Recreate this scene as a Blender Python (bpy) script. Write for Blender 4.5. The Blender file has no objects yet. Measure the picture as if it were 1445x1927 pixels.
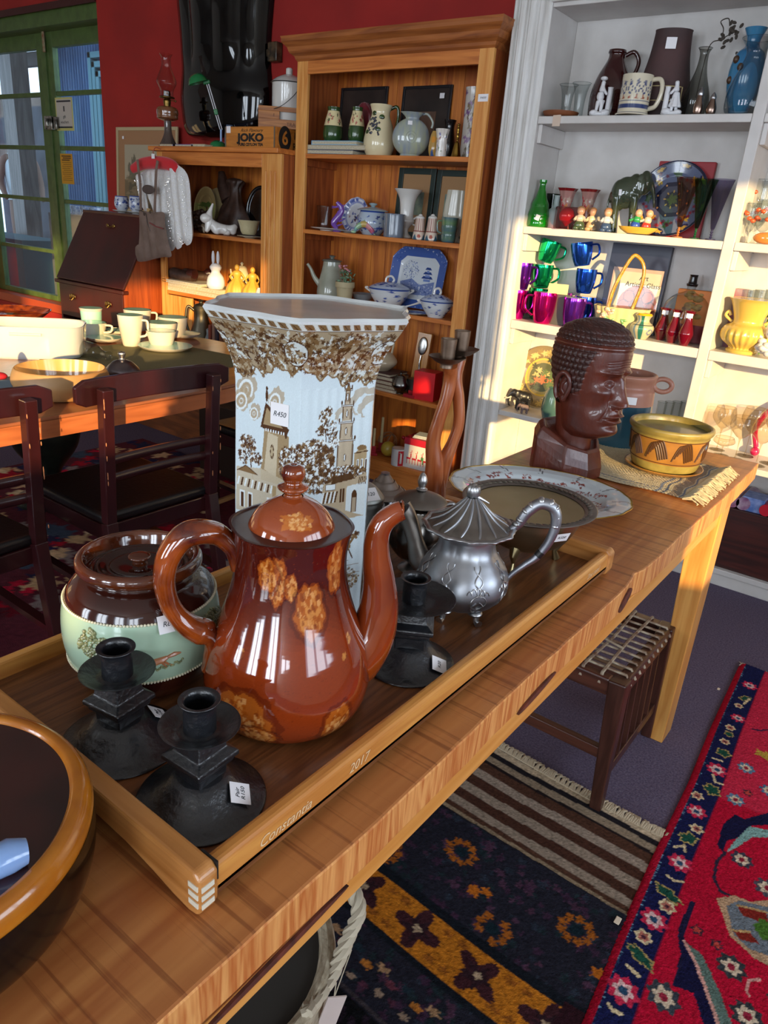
import bpy, math, random
import numpy as np
from mathutils import Vector, Matrix
PI = math.pi
sin, cos, rad = math.sin, math.cos, math.radians
random.seed(7); rng = np.random.default_rng(7)
scn = bpy.context.scene
C = scn.collection

# ------------------------------------------------------------------ camera
FPX, PITCH, ROLL, YAW, EYE = 1382.1, rad(21.654), rad(4.573), rad(35.625), 1.40
cf = Vector((-sin(YAW)*cos(PITCH), cos(YAW)*cos(PITCH), -sin(PITCH)))
cr0 = Vector((cos(YAW), sin(YAW), 0)); cu0 = cr0.cross(cf)
CR = cos(ROLL)*cr0 + sin(ROLL)*cu0
CU = -sin(ROLL)*cr0 + cos(ROLL)*cu0
cam = bpy.data.objects.new('camera', bpy.data.cameras.new('camera')); C.objects.link(cam)
cam.matrix_world = Matrix(((CR.x, CU.x, -cf.x, 0), (CR.y, CU.y, -cf.y, 0), (CR.z, CU.z, -cf.z, EYE), (0, 0, 0, 1)))
cam.data.sensor_fit = 'VERTICAL'; cam.data.sensor_height = 36.0; cam.data.sensor_width = 27.0
cam.data.lens = 36.0*FPX/1927.0; cam.data.clip_start = 0.02; cam.data.clip_end = 100
scn.camera = cam

# ------------------------------------------------------------------ light
scn.view_settings.view_transform = 'Standard'; scn.view_settings.look = 'None'
scn.view_settings.gamma = 1.0; scn.view_settings.use_curve_mapping = False
scn.view_settings.exposure = 0.34
try:
    scn.cycles.max_bounces = 10; scn.cycles.transparent_max_bounces = 24; scn.cycles.use_denoising = True
except Exception: pass
w = bpy.data.worlds.new('sky'); scn.world = w; w.use_nodes = True
bg = w.node_tree.nodes['Background']; bg.inputs[0].default_value = (0.62, 0.78, 1.0, 1); bg.inputs[1].default_value = 2.2
SUN_DIR = Vector((-1.0, 0.85, -0.20)).normalized()
sl = bpy.data.lights.new('sun', 'SUN'); sl.energy = 7.5; sl.color = (1.0, 0.68, 0.30); sl.angle = rad(0.7)
so = bpy.data.objects.new('sun', sl); C.objects.link(so); so.rotation_euler = SUN_DIR.to_track_quat('-Z', 'Y').to_euler()
def window_light(loc, direction, sx, sz, power, col=(0.86, 0.93, 1.0)):
    l = bpy.data.lights.new('window_light', 'AREA'); l.shape = 'RECTANGLE'; l.size = sx; l.size_y = sz; l.energy = power; l.color = col
    o = bpy.data.objects.new('window_light', l); C.objects.link(o); o.location = loc
    o.rotation_euler = Vector(direction).to_track_quat('-Z', 'Y').to_euler()
# daylight standing in the panes of the shop windows behind the camera and on the right
for k, x in enumerate((-3.9, -3.3, -1.3, -0.7, 1.0, 1.6)):
    window_light((x, -4.28, 1.75), (0, 1, 0), 0.50, 1.9, 26)
for y in (-3.15, -2.35):
    window_light((2.28, y, 1.80), (-1, 0, 0), 0.62, 0.60, 9)
for y in (-0.12, 0.60, 1.32, 2.04):
    window_light((2.28, y, 1.62), (-1, 0, 0), 0.56, 1.10, 7)

# ------------------------------------------------------------------ measuring from the photograph's camera
def ray(px, py): return (cf*FPX + CR*(px-722.5) - CU*(py-963.5)).normalized()
def oz(px, py, z):
    d = ray(px, py); t = (z-EYE)/d.z; return Vector((d.x*t, d.y*t, z))
def oy(px, py, y):
    d = ray(px, py); t = y/d.y; return Vector((d.x*t, y, EYE+d.z*t))
def ox(px, py, x):
    d = ray(px, py); t = x/d.x; return Vector((x, d.y*t, EYE+d.z*t))
def mpp(P): return (Vector(P)-Vector((0, 0, EYE))).dot(cf)/FPX
def face(P): return math.atan2(P[1], P[0])-PI/2      # rotation that turns local -y towards the viewer's side

# ------------------------------------------------------------------ materials
def lin(c):
    if isinstance(c, str): c = tuple(int(c[i:i+2], 16)/255 for i in (0, 2, 4))
    return tuple(x/12.92 if x <= 0.04045 else ((x+0.055)/1.055)**2.4 for x in c[:3])
MATS = {}
def _new(name):
    m = bpy.data.materials.new(name); m.use_nodes = True; nt = m.node_tree
    return m, nt, nt.nodes['Principled BSDF']
def M(name, col, rough=0.5, metal=0.0, coat=0.0, trans=0.0, col2=None, scale=20, amt=0.5, bump=0, bscale=60, vcol=False, emit=0, stretch=(1, 1, 1), sheen=0, spec=0.5, noise_r=0, ior=1.5, detail=4, sss=0):
    if name in MATS: return MATS[name]
    m, nt, p = _new(name); N = nt.nodes; L = nt.links
    c = lin(col); p.inputs['Base Color'].default_value = (*c, 1)
    p.inputs['Roughness'].default_value = rough; p.inputs['Metallic'].default_value = metal
    p.inputs['Coat Weight'].default_value = coat; p.inputs['Coat Roughness'].default_value = 0.04
    p.inputs['Transmission Weight'].default_value = trans; p.inputs['IOR'].default_value = ior
    p.inputs['Specular IOR Level'].default_value = spec
    if sheen: p.inputs['Sheen Weight'].default_value = sheen
    tc = N.new('ShaderNodeTexCoord'); mp = N.new('ShaderNodeMapping'); L.new(tc.outputs['Object'], mp.inputs[0]); mp.inputs['Scale'].default_value = stretch
    src = None
    if vcol:
        a = N.new('ShaderNodeAttribute'); a.attribute_name = 'Col'; src = a.outputs['Color']
    if col2 is not None:
        n = N.new('ShaderNodeTexNoise'); n.inputs['Scale'].default_value = scale; n.inputs['Detail'].default_value = detail; L.new(mp.outputs[0], n.inputs[0])
        r = N.new('ShaderNodeMapRange'); r.inputs[1].default_value = 0.5-0.5*(1-amt)*0.6-0.02; r.inputs[2].default_value = 0.5+0.5*(1-amt)*0.6+0.02
        L.new(n.outputs[0], r.inputs[0])
        mx = N.new('ShaderNodeMix'); mx.data_type = 'RGBA'; L.new(r.outputs[0], mx.inputs[0])
        if src: L.new(src, mx.inputs[6])
        else: mx.inputs[6].default_value = (*c, 1)
        mx.inputs[7].default_value = (*lin(col2), 1); src = mx.outputs[2]
    if src: L.new(src, p.inputs['Base Color'])
    if bump:
        n = N.new('ShaderNodeTexNoise'); n.inputs['Scale'].default_value = bscale; n.inputs['Detail'].default_value = 3; L.new(mp.outputs[0], n.inputs[0])
        b = N.new('ShaderNodeBump'); b.inputs['Strength'].default_value = bump; b.inputs['Distance'].default_value = 0.003
        L.new(n.outputs[0], b.inputs['Height']); L.new(b.outputs[0], p.inputs['Normal'])
    if noise_r:
        n = N.new('ShaderNodeTexNoise'); n.inputs['Scale'].default_value = 35; L.new(mp.outputs[0], n.inputs[0])
        r = N.new('ShaderNodeMapRange'); r.inputs[3].default_value = rough; r.inputs[4].default_value = rough+noise_r; L.new(n.outputs[0], r.inputs[0]); L.new(r.outputs[0], p.inputs['Roughness'])
    if emit: p.inputs['Emission Color'].default_value = (*c, 1); p.inputs['Emission Strength'].default_value = emit
    MATS[name] = m; return m
def WOOD(name, a, b, axis=0, scale=1.0, rough=0.45, coat=0.1, knots=0.0, dark=None, band=0.0):
    """boards with grain running along the given object axis"""
    if name in MATS: return MATS[name]
    m, nt, p = _new(name); N = nt.nodes; L = nt.links
    tc = N.new('ShaderNodeTexCoord'); mp = N.new('ShaderNodeMapping'); L.new(tc.outputs['Object'], mp.inputs[0])
    s = [14*scale]*3; s[axis] = 1.1*scale; mp.inputs['Scale'].default_value = s
    n = N.new('ShaderNodeTexNoise'); n.inputs['Scale'].default_value = 1.0; n.inputs['Detail'].default_value = 3; n.inputs['Distortion'].default_value = 0.6; L.new(mp.outputs[0], n.inputs[0])
    ml = N.new('ShaderNodeMath'); ml.operation = 'MULTIPLY'; ml.inputs[1].default_value = 9; L.new(n.outputs[0], ml.inputs[0])
    fr = N.new('ShaderNodeMath'); fr.operation = 'PINGPONG'; fr.inputs[1].default_value = 1; L.new(ml.outputs[0], fr.inputs[0])
    n2 = N.new('ShaderNodeTexNoise'); n2.inputs['Scale'].default_value = 9; n2.inputs['Detail'].default_value = 5; L.new(mp.outputs[0], n2.inputs[0])
    av = N.new('ShaderNodeMix'); av.data_type = 'FLOAT'; av.inputs[0].default_value = 0.45; L.new(fr.outputs[0], av.inputs[2]); L.new(n2.outputs[0], av.inputs[3])
    cr = N.new('ShaderNodeValToRGB'); cr.color_ramp.elements[0].position = 0.18; cr.color_ramp.elements[1].position = 0.85
    cr.color_ramp.elements[0].color = (*lin(b), 1); cr.color_ramp.elements[1].color = (*lin(a), 1); L.new(av.outputs[0], cr.inputs[0])
    src = cr.outputs[0]
    if knots:
        v = N.new('ShaderNodeTexVoronoi'); v.inputs['Scale'].default_value = knots; mk = N.new('ShaderNodeMapping'); sk = [1.0]*3; sk[axis] = 0.55; mk.inputs['Scale'].default_value = sk
        L.new(tc.outputs['Object'], mk.inputs[0]); L.new(mk.outputs[0], v.inputs[0])
        r = N.new('ShaderNodeMapRange'); r.inputs[1].default_value = 0.055; r.inputs[2].default_value = 0.10; r.inputs[3].default_value = 0.85; r.inputs[4].default_value = 0; L.new(v.outputs['Distance'], r.inputs[0])
        mx = N.new('ShaderNodeMix'); mx.data_type = 'RGBA'; L.new(r.outputs[0], mx.inputs[0]); L.new(src, mx.inputs[6]); mx.inputs[7].default_value = (*lin(dark or '5a2a12'), 1); src = mx.outputs[2]
    if band:   # saw marks across the grain
        mb_ = N.new('ShaderNodeMapping'); sb = [.8, .8, .8]; sb[axis] = 58; mb_.inputs['Scale'].default_value = sb; L.new(tc.outputs['Object'], mb_.inputs[0])
        nb = N.new('ShaderNodeTexNoise'); nb.inputs['Scale'].default_value = 1.6; nb.inputs['Detail'].default_value = 5; nb.inputs['Roughness'].default_value = 0.65; L.new(mb_.outputs[0], nb.inputs[0])
        r = N.new('ShaderNodeMapRange'); r.inputs[1].default_value = 0.53; r.inputs[2].default_value = 0.60; r.inputs[3].default_value = 0; r.inputs[4].default_value = band; L.new(nb.outputs[0], r.inputs[0])
        mx = N.new('ShaderNodeMix'); mx.data_type = 'RGBA'; L.new(r.outputs[0], mx.inputs[0]); L.new(src, mx.inputs[6]); mx.inputs[7].default_value = (*lin(dark or '5a2a12'), 1); src = mx.outputs[2]
    L.new(src, p.inputs['Base Color']); p.inputs['Roughness'].default_value = rough; p.inputs['Coat Weight'].default_value = coat; p.inputs['Coat Roughness'].default_value = 0.15
    b_ = N.new('ShaderNodeBump'); b_.inputs['Strength'].default_value = 0.25; b_.inputs['Distance'].default_value = 0.001; L.new(n2.outputs[0], b_.inputs['Height']); L.new(b_.outputs[0], p.inputs['Normal'])
    MATS[name] = m; return m
def GLASS(name, col, edge=0.55, rough=0.0, clear=0.93):
    """thin blown glass: see-through, darker and more mirror-like towards the rim"""
    if name in MATS: return MATS[name]
    m = bpy.data.materials.new(name); m.use_nodes = True; nt = m.node_tree; N = nt.nodes; L = nt.links
    N.remove(N['Principled BSDF']); out = N['Material Output']
    lw = N.new('ShaderNodeLayerWeight'); lw.inputs[0].default_value = 0.18
    t = N.new('ShaderNodeBsdfTransparent'); g = N.new('ShaderNodeBsdfGlossy'); g.inputs['Roughness'].default_value = max(rough, 0.03)
    mxc = N.new('ShaderNodeMix'); mxc.data_type = 'RGBA'; c = lin(col); mxc.inputs[6].default_value = tuple(min(1, x*1.06) for x in c)+(1,)
    mxc.inputs[7].default_value = tuple(x*edge for x in c)+(1,); L.new(lw.outputs['Facing'], mxc.inputs[0]); L.new(mxc.outputs[2], t.inputs[0])
    l2 = N.new('ShaderNodeLayerWeight'); l2.inputs[0].default_value = 0.5; pw = N.new('ShaderNodeMath'); pw.operation = 'POWER'; pw.inputs[1].default_value = 4; L.new(l2.outputs['Facing'], pw.inputs[0])
    fr = N.new('ShaderNodeMath'); fr.operation = 'MULTIPLY_ADD'; fr.inputs[1].default_value = 0.75; fr.inputs[2].default_value = 0.05; L.new(pw.outputs[0], fr.inputs[0])
    ms = N.new('ShaderNodeMixShader'); L.new(fr.outputs[0], ms.inputs[0]); L.new(t.outputs[0], ms.inputs[1]); L.new(g.outputs[0], ms.inputs[2]); L.new(ms.outputs[0], out.inputs[0])
    MATS[name] = m; return m

# ------------------------------------------------------------------ mesh building
class MB:
    def __init__(s): s.v = []; s.f = []
    def add(s, vs, fs):
        o = len(s.v); s.v += [tuple(x) for x in vs]; s.f += [tuple(i+o for i in f) for f in fs]; return s
    def box(s, x0, x1, y0, y1, z0, z1):
        return s.add([(x0, y0, z0), (x1, y0, z0), (x1, y1, z0), (x0, y1, z0), (x0, y0, z1), (x1, y0, z1), (x1, y1, z1), (x0, y1, z1)],
                     [(0, 3, 2, 1), (4, 5, 6, 7), (0, 1, 5, 4), (1, 2, 6, 5), (2, 3, 7, 6), (3, 0, 4, 7)])
    def cbox(s, c, d, M_=None):
        h = [x/2 for x in d]; vs = []
        for z in (-1, 1):
            for x, y in ((-1, -1), (1, -1), (1, 1), (-1, 1)):
                p = Vector((x*h[0], y*h[1], z*h[2])); p = (M_ @ p) if M_ else p; vs.append(Vector(c)+p)
        return s.add(vs, [(0, 3, 2, 1), (4, 5, 6, 7), (0, 1, 5, 4), (1, 2, 6, 5), (2, 3, 7, 6), (3, 0, 4, 7)])
    def bar(s, a, b, w, t, up=(0, 0, 1), w2=None, t2=None):
        a = Vector(a); b = Vector(b); d = (b-a).normalized(); x = d.cross(Vector(up))
        if x.length < 1e-4: x = d.cross(Vector((1, 0, 0)))
        x.normalize(); y = x.cross(d); vs = []
        for P, W, T in ((a, w, t), (b, w2 or w, t2 or t)):
            for i, j in ((-1, -1), (1, -1), (1, 1), (-1, 1)): vs.append(P+x*(i*W/2)+y*(j*T/2))
        return s.add(vs, [(0, 1, 2, 3)[::-1], (4, 5, 6, 7), (0, 1, 5, 4), (1, 2, 6, 5), (2, 3, 7, 6), (3, 0, 4, 7)])
    def lathe(s, prof, n=48, c=(0, 0, 0), fn=None, ang=2*PI, sy=1.0):
        """prof: (radius, z) list; fn(angle, i) -> radius factor"""
        vs = []; m = len(prof); full = abs(ang-2*PI) < 1e-6; nn = n if full else n+1
        for i, (r, z) in enumerate(prof):
            for k in range(nn):
                a = ang*k/n; q = r*(fn(a, i) if fn else 1)
                vs.append((c[0]+q*cos(a), c[1]+q*sin(a)*sy, c[2]+z))
        fs = []
        for i in range(m-1):
            for k in range(n):
                k2 = (k+1) % nn if full else k+1
                fs.append((i*nn+k, i*nn+k2, (i+1)*nn+k2, (i+1)*nn+k))
        if full and prof[0][0] > 1e-6 and prof[0][0] < 0.9*max(p[0] for p in prof)+1 and getattr(s, 'cap0', True): fs.append(tuple(range(n))[::-1])
        return s.add(vs, fs)
    def tube(s, path, r, n=10, closed=False, flat=1.0, cap=True):
        P = [Vector(p) for p in path]; m = len(P); R = r if isinstance(r, (list, tuple)) else [r]*m
        if len(R) != m: R = [R[0]+(R[-1]-R[0])*i/(m-1) for i in range(m)] if len(R) == 2 else [R[min(int(i*(len(R)-1)/(m-1)), len(R)-2)]+(R[min(int(i*(len(R)-1)/(m-1)), len(R)-2)+1]-R[min(int(i*(len(R)-1)/(m-1)), len(R)-2)])*(i*(len(R)-1)/(m-1)-min(int(i*(len(R)-1)/(m-1)), len(R)-2)) for i in range(m)]
        vs = []; x = None
        for i in range(m):
            d = (P[(i+1) % m]-P[i-1]) if closed else (P[min(i+1, m-1)]-P[max(i-1, 0)])
            d.normalize()
            if x is None:
                x = d.cross(Vector((0, 0, 1)));  x = x if x.length > 1e-3 else d.cross(Vector((0, 1, 0)))
            x = (x-d*x.dot(d)).normalized(); y = d.cross(x)
            for k in range(n):
                a = 2*PI*k/n; vs.append(P[i]+x*(R[i]*flat*cos(a))+y*(R[i]*sin(a)))
        fs = [(i % m*n+k, i % m*n+(k+1) % n, (i+1) % m*n+(k+1) % n, (i+1) % m*n+k) for i in range(m if closed else m-1) for k in range(n)]
        if not closed and cap: fs += [tuple(range(n))[::-1], tuple(range((m-1)*n, m*n))]
        return s.add(vs, fs)
    def ball(s, c, r, nu=20, nv=12, M_=None):
        r = (r,)*3 if not isinstance(r, (tuple, list)) else r; vs = []; fs = []
        for j in range(nv+1):
            t = PI*j/nv
            for k in range(nu):
                a = 2*PI*k/nu; p = Vector((r[0]*sin(t)*cos(a), r[1]*sin(t)*sin(a), -r[2]*cos(t))); vs.append(Vector(c)+((M_ @ p) if M_ else p))
        for j in range(nv):
            for k in range(nu): fs.append((j*nu+k, j*nu+(k+1) % nu, (j+1)*nu+(k+1) % nu, (j+1)*nu+k))
        return s.add(vs, fs)
    def prism(s, poly, z0, z1, T=None):
        """poly of (x, y); T maps (x, y, z) to a point"""
        n = len(poly); vs = [(x, y, z0) for x, y in poly]+[(x, y, z1) for x, y in poly]
        if T: vs = [T(*p) for p in vs]
        return s.add(vs, [tuple(range(n))[::-1], tuple(range(n, 2*n))]+[(i, (i+1) % n, n+(i+1) % n, n+i) for i in range(n)])
    def build(s, name, mat, parent=None, smooth=True, bevel=0, seg=2, sub=0, loc=None):
        me = bpy.data.meshes.new(name); me.from_pydata(s.v, [], s.f); me.validate(); me.update()
        return link(name, me, mat, parent, smooth, bevel, seg, sub, loc)
def link(name, me, mat, parent=None, smooth=True, bevel=0, seg=2, sub=0, loc=None):
    o = bpy.data.objects.new(name, me); C.objects.link(o)
    if mat: me.materials.append(mat)
    if smooth:
        me.polygons.foreach_set('use_smooth', [True]*len(me.polygons))
        try: me.set_sharp_from_angle(angle=rad(38))
        except Exception: pass
    if bevel:
        b = o.modifiers.new('bevel', 'BEVEL'); b.width = bevel; b.segments = seg; b.limit_method = 'ANGLE'; b.angle_limit = rad(40)
    if sub:
        u = o.modifiers.new('sub', 'SUBSURF'); u.levels = sub; u.render_levels = sub
    if parent: o.parent = parent
    if loc is not None: o.location = loc
    return o
def tag(o, label=None, cat=None, group=None, kind=None):
    if label: o['label'] = label
    if cat: o['category'] = cat
    if group: o['group'] = group
    if kind: o['kind'] = kind
    return o
def thing(name, label, cat, loc=(0, 0, 0), rot=0.0, group=None, tilt=None, scale=1.0):
    o = bpy.data.objects.new(name, None); C.objects.link(o); o.empty_display_size = 0.05
    o.location = loc; o.rotation_euler = tilt if tilt else (0, 0, rot); o.scale = (scale,)*3
    return tag(o, label, cat, group)
def struct(o): o['kind'] = 'structure'; return o
def copy_thing(o, loc=None, rot=None, label=None, parent=None, scale=None):
    c = o.copy(); C.objects.link(c)
    if parent: c.parent = parent
    if loc is not None: c.location = loc
    if rot is not None: c.rotation_euler = (0, 0, rot)
    if scale: c.scale = (scale,)*3
    if label: c['label'] = label
    for ch in [x for x in bpy.data.objects if x.parent == o]: copy_thing(ch, parent=c)
    return c
def text(body, mat, parent, size, loc, rot=(PI/2, 0, 0), shear=0.0, name='lettering', align='CENTER', bold=0.0, ext=0.0003, sx=1.0):
    cu = bpy.data.curves.new(name, 'FONT'); cu.body = body; cu.size = size; cu.shear = shear; cu.align_x = align; cu.align_y = 'CENTER'
    cu.extrude = ext; cu.offset = bold; cu.resolution_u = 3
    t = bpy.data.objects.new('tmp', cu); C.objects.link(t); dg = bpy.context.evaluated_depsgraph_get()
    me = bpy.data.meshes.new_from_object(t.evaluated_get(dg)); bpy.data.objects.remove(t); me.materials.clear()
    o = bpy.data.objects.new(name, me); C.objects.link(o); me.materials.append(mat); o.parent = parent; o.location = loc; o.rotation_euler = rot; o.scale = (sx, 1, 1)
    return o
def circle(r, n=24, a0=0): return [(r*cos(a0+2*PI*k/n), r*sin(a0+2*PI*k/n)) for k in range(n)]
def bez(pts, n=24):
    """smooth curve through the points (Catmull-Rom)"""
    P = [Vector(p) for p in pts]; P = [2*P[0]-P[1]]+P+[2*P[-1]-P[-2]]; out = []
    m = len(P)-3; per = max(2, n//m)
    for i in range(m):
        a, b, c, d = P[i:i+4]
        for k in range(per):
            t = k/per; out.append(0.5*((2*b)+(c-a)*t+(2*a-5*b+4*c-d)*t*t+(3*b-a-3*c+d)*t**3))
    out.append(P[-2]); return out
def sm(prof, n=40): return [(max(p.x, 0), p.y) for p in bez([(r, z, 0) for r, z in prof], n)]
def hollow(prof, t=0.003):
    """outer profile bottom to rim, then back down inside"""
    return prof+[(max(r-t, 0.0005), max(z, prof[0][1]+t)) for r, z in reversed(prof)]+[(0.0003, prof[0][1]+t)]

# ------------------------------------------------------------------ painted surfaces (pattern that belongs to the thing)
class Canvas:
    def __init__(s, w, h, col): s.w, s.h = w, h; s.a = np.empty((h, w, 3)); s.a[:] = lin(col); s.Y, s.X = np.mgrid[0:h, 0:w].astype(float)
    def _put(s, m, col, al=1.0):
        m = m*al if al < 1 else m.astype(float); c = np.array(lin(col)); s.a = s.a*(1-m[..., None])+c*m[..., None]
    def poly(s, pts, col, al=1.0):
        pts = list(pts); xs = [p[0] for p in pts]; ys = [p[1] for p in pts]
        x0, x1 = max(int(min(xs))-1, 0), min(int(max(xs))+2, s.w); y0, y1 = max(int(min(ys))-1, 0), min(int(max(ys))+2, s.h)
        if x1 <= x0 or y1 <= y0: return
        X, Y = s.X[y0:y1, x0:x1], s.Y[y0:y1, x0:x1]; ins = np.zeros(X.shape, bool); n = len(pts)
        for i in range(n):
            ax, ay = pts[i]; bx, by = pts[(i+1) % n]
            if ay == by: continue
            c = ((ay > Y) != (by > Y)) & (X < (bx-ax)*(Y-ay)/(by-ay)+ax); ins ^= c
        s.a[y0:y1, x0:x1][ins] = s.a[y0:y1, x0:x1][ins]*(1-al)+np.array(lin(col))*al
    def ell(s, cx, cy, rx, ry, col, al=1.0, rot=0.0, ring=0, jag=0.0, lobes=0):
        R = max(rx, ry)*1.4+2; x0, x1 = max(int(cx-R), 0), min(int(cx+R)+2, s.w); y0, y1 = max(int(cy-R), 0), min(int(cy+R)+2, s.h)
        if x1 <= x0 or y1 <= y0: return
        X, Y = s.X[y0:y1, x0:x1]-cx, s.Y[y0:y1, x0:x1]-cy; c_, s_ = cos(rot), sin(rot); U = (X*c_+Y*s_)/rx; V = (-X*s_+Y*c_)/ry
        D = np.hypot(U, V); A = np.arctan2(V, U)
        if lobes: D = D/(1+jag*np.cos(lobes*A))
        elif jag: D = D/(1+jag*(np.sin(5*A+cx)+0.6*np.sin(9*A+cy)+0.5*np.sin(14*A+rx)))
        m = (D < 1) if not ring else ((D < 1) & (D > 1-ring)); q = s.a[y0:y1, x0:x1]; q[m] = q[m]*(1-al)+np.array(lin(col))*al
    def line(s, pts, wd, col, al=1.0):
        for (ax, ay), (bx, by) in zip(pts[:-1], pts[1:]):
            x0, x1 = max(int(min(ax, bx)-wd-1), 0), min(int(max(ax, bx)+wd+2), s.w); y0, y1 = max(int(min(ay, by)-wd-1), 0), min(int(max(ay, by)+wd+2), s.h)
            if x1 <= x0 or y1 <= y0: continue
            X, Y = s.X[y0:y1, x0:x1], s.Y[y0:y1, x0:x1]; dx, dy = bx-ax, by-ay; L2 = dx*dx+dy*dy+1e-9
            t = np.clip(((X-ax)*dx+(Y-ay)*dy)/L2, 0, 1); m = np.hypot(X-ax-t*dx, Y-ay-t*dy) < wd/2
            q = s.a[y0:y1, x0:x1]; q[m] = q[m]*(1-al)+np.array(lin(col))*al
    def rect(s, x0, y0, x1, y1, col, al=1.0): s.poly([(x0, y0), (x1, y0), (x1, y1), (x0, y1)], col, al)
    def dots(s, x0, y0, x1, y1, n, r, cols, al=1.0, jag=0.25, seed=1, mask=None):
        g = random.Random(seed)
        for _ in range(n):
            x, y = g.uniform(x0, x1), g.uniform(y0, y1)
            if mask and not mask(x, y): continue
            q = g.uniform(0.6, 1.3)*r; s.ell(x, y, q, q*g.uniform(0.6, 1), g.choice(cols), al, g.uniform(0, 3), jag=jag)
    def grain(s, amt=0.08, seed=3):
        g = np.random.default_rng(seed).normal(1, amt, (s.h, s.w, 1)); s.a *= np.clip(g, 0.4, 1.7)
def npmesh(name, V, nu, nv, mat, parent=None, closed=False, col=None, smooth=True, flip=False):
    """V: array (nv, nu, 3); col: array (nv, nu, 3) linear"""
    cu_ = nu if closed else nu-1; J, I = np.mgrid[0:nv-1, 0:cu_]; a = J*nu+I; b = J*nu+(I+1) % nu; c = (J+1)*nu+(I+1) % nu; d = (J+1)*nu+I
    q = np.stack([a, b, c, d] if not flip else [d, c, b, a], -1).reshape(-1, 4); me = bpy.data.meshes.new(name)
    me.vertices.add(nu*nv); me.vertices.foreach_set('co', V.reshape(-1).astype(np.float32))
    me.loops.add(q.size); me.loops.foreach_set('vertex_index', q.reshape(-1).astype(np.int32))
    me.polygons.add(len(q)); me.polygons.foreach_set('loop_start', np.arange(0, q.size, 4, dtype=np.int32)); me.polygons.foreach_set('loop_total', np.full(len(q), 4, np.int32))
    me.update(calc_edges=True)
    if col is not None:
        at = me.color_attributes.new('Col', 'FLOAT_COLOR', 'POINT'); c4 = np.ones((nu*nv, 4), np.float32); c4[:, :3] = col.reshape(-1, 3); at.data.foreach_set('color', c4.reshape(-1))
    o = bpy.data.objects.new(name, me); C.objects.link(o); me.materials.append(mat)
    if smooth: me.polygons.foreach_set('use_smooth', [True]*len(me.polygons))
    if parent: o.parent = parent
    return o
def sample(cv, nu, nv, closed=False):
    """canvas row 0 is the top; mesh row 0 is the bottom"""
    u = np.linspace(0, 1, nu, endpoint=not closed); v = np.linspace(1, 0, nv)
    X = np.clip((u*(cv.w-1)).round().astype(int), 0, cv.w-1); Y = np.clip((v*(cv.h-1)).round().astype(int), 0, cv.h-1)
    return cv.a[np.ix_(Y, X)]
def plathe(name, prof, cv, mat, parent=None, n=256, nv=None, fn=None, sy=1.0):
    """painted lathe: canvas x is the angle, canvas y runs along the profile from its end (top row) to its start"""
    pr = np.array(prof); d = np.r_[0, np.cumsum(np.hypot(*np.diff(pr, axis=0).T))]; nv = nv or 200; t = np.linspace(0, d[-1], nv)
    R = np.interp(t, d, pr[:, 0]); Z = np.interp(t, d, pr[:, 1]); A = np.linspace(0, 2*PI, n, endpoint=False); AA, RR = np.meshgrid(A, R); _, ZZ = np.meshgrid(A, Z)
    if fn: RR = RR*fn(AA, ZZ)
    V = np.stack([RR*np.cos(AA), RR*np.sin(AA)*sy, ZZ], -1)
    return npmesh(name, V, n, nv, mat, parent, True, sample(cv, n, nv, True))
def sticker(parent, loc, rot, w=0.022, h=0.018, body='', size=0.006, mat=None, trot=0):
    """small white price sticker; loc in the parent's frame, rot an euler, face is local z"""
    m = MB().box(-w/2, w/2, -h/2, h/2, 0, 0.0004); s_ = m.build('price_sticker', mat or M('sticker_paper', 'e6e4e6', 0.6), parent, smooth=False); s_.location = loc; s_.rotation_euler = rot
    if body: text(body, M('ink', '2b2d33', 0.6), s_, size, (0, 0, 0.0006), (0, 0, trot), 0.25, 'price_writing', ext=0.0001)
    return s_
def mtx(normal, up=(0, 0, 1)):
    """euler turning local z to normal and local y close to up"""
    z = Vector(normal).normalized(); x = Vector(up).cross(z); x = x.normalized() if x.length > 1e-4 else Vector((1, 0, 0)); y = z.cross(x)
    return Matrix((x, y, z)).transposed().to_euler()
# ================================================================== the room
YW = 3.55
def boxobj(name, x0, x1, y0, y1, z0, z1, mat, parent=None, bevel=0):
    cx, cy = (x0+x1)/2, (y0+y1)/2
    return MB().box(x0-cx, x1-cx, y0-cy, y1-cy, 0, z1-z0).build(name, mat, parent, smooth=False, bevel=bevel, loc=(cx, cy, z0))
def S(*a, **k): return struct(boxobj(*a, **k))
m_carpet = M('carpet_purple', '4a4056', 0.95, col2='6f6577', scale=170, amt=0.3, bump=1.0, bscale=260, detail=2, spec=0.1)
m_red = M('red_paint', '9c1a12', 0.75, col2='8a140e', scale=3, bump=0.25, bscale=30)
m_cream = M('cream_wall', 'cdc6ba', 0.85)
m_white = M('white_gloss_paint', 'd0ccc8', 0.42, col2='bfbab5', scale=9, amt=0.2, bump=0.25, bscale=22)
S('floor', -8.5, 2.5, -4.6, 3.72, -0.1, 0, m_carpet)
S('ceiling', -8.5, 2.5, -4.6, 3.9, 3.3, 3.4, M('ceiling_paint', 'b9b2a8', 0.9))
# red wall behind the bookcases, and the doorway at the far left, up a step
XD = -5.35
S('wall_back', XD, 2.5, YW, YW+0.17, 0, 3.3, m_red)
S('wall_back_over_door', -8.5, XD, YW, YW+0.17, 2.665, 3.3, m_red)
S('wall_back_under_door', -8.5, XD, YW, YW+0.17, 0, 0.43, m_red)
S('trim_1', -8.3, XD, YW-0.012, YW, 2.655, 2.70, M('dark_maroon', '3a0d0d', 0.5))
S('wall_left', -8.6, -8.5, -4.6, 3.9, 0, 3.3, m_cream)
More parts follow.
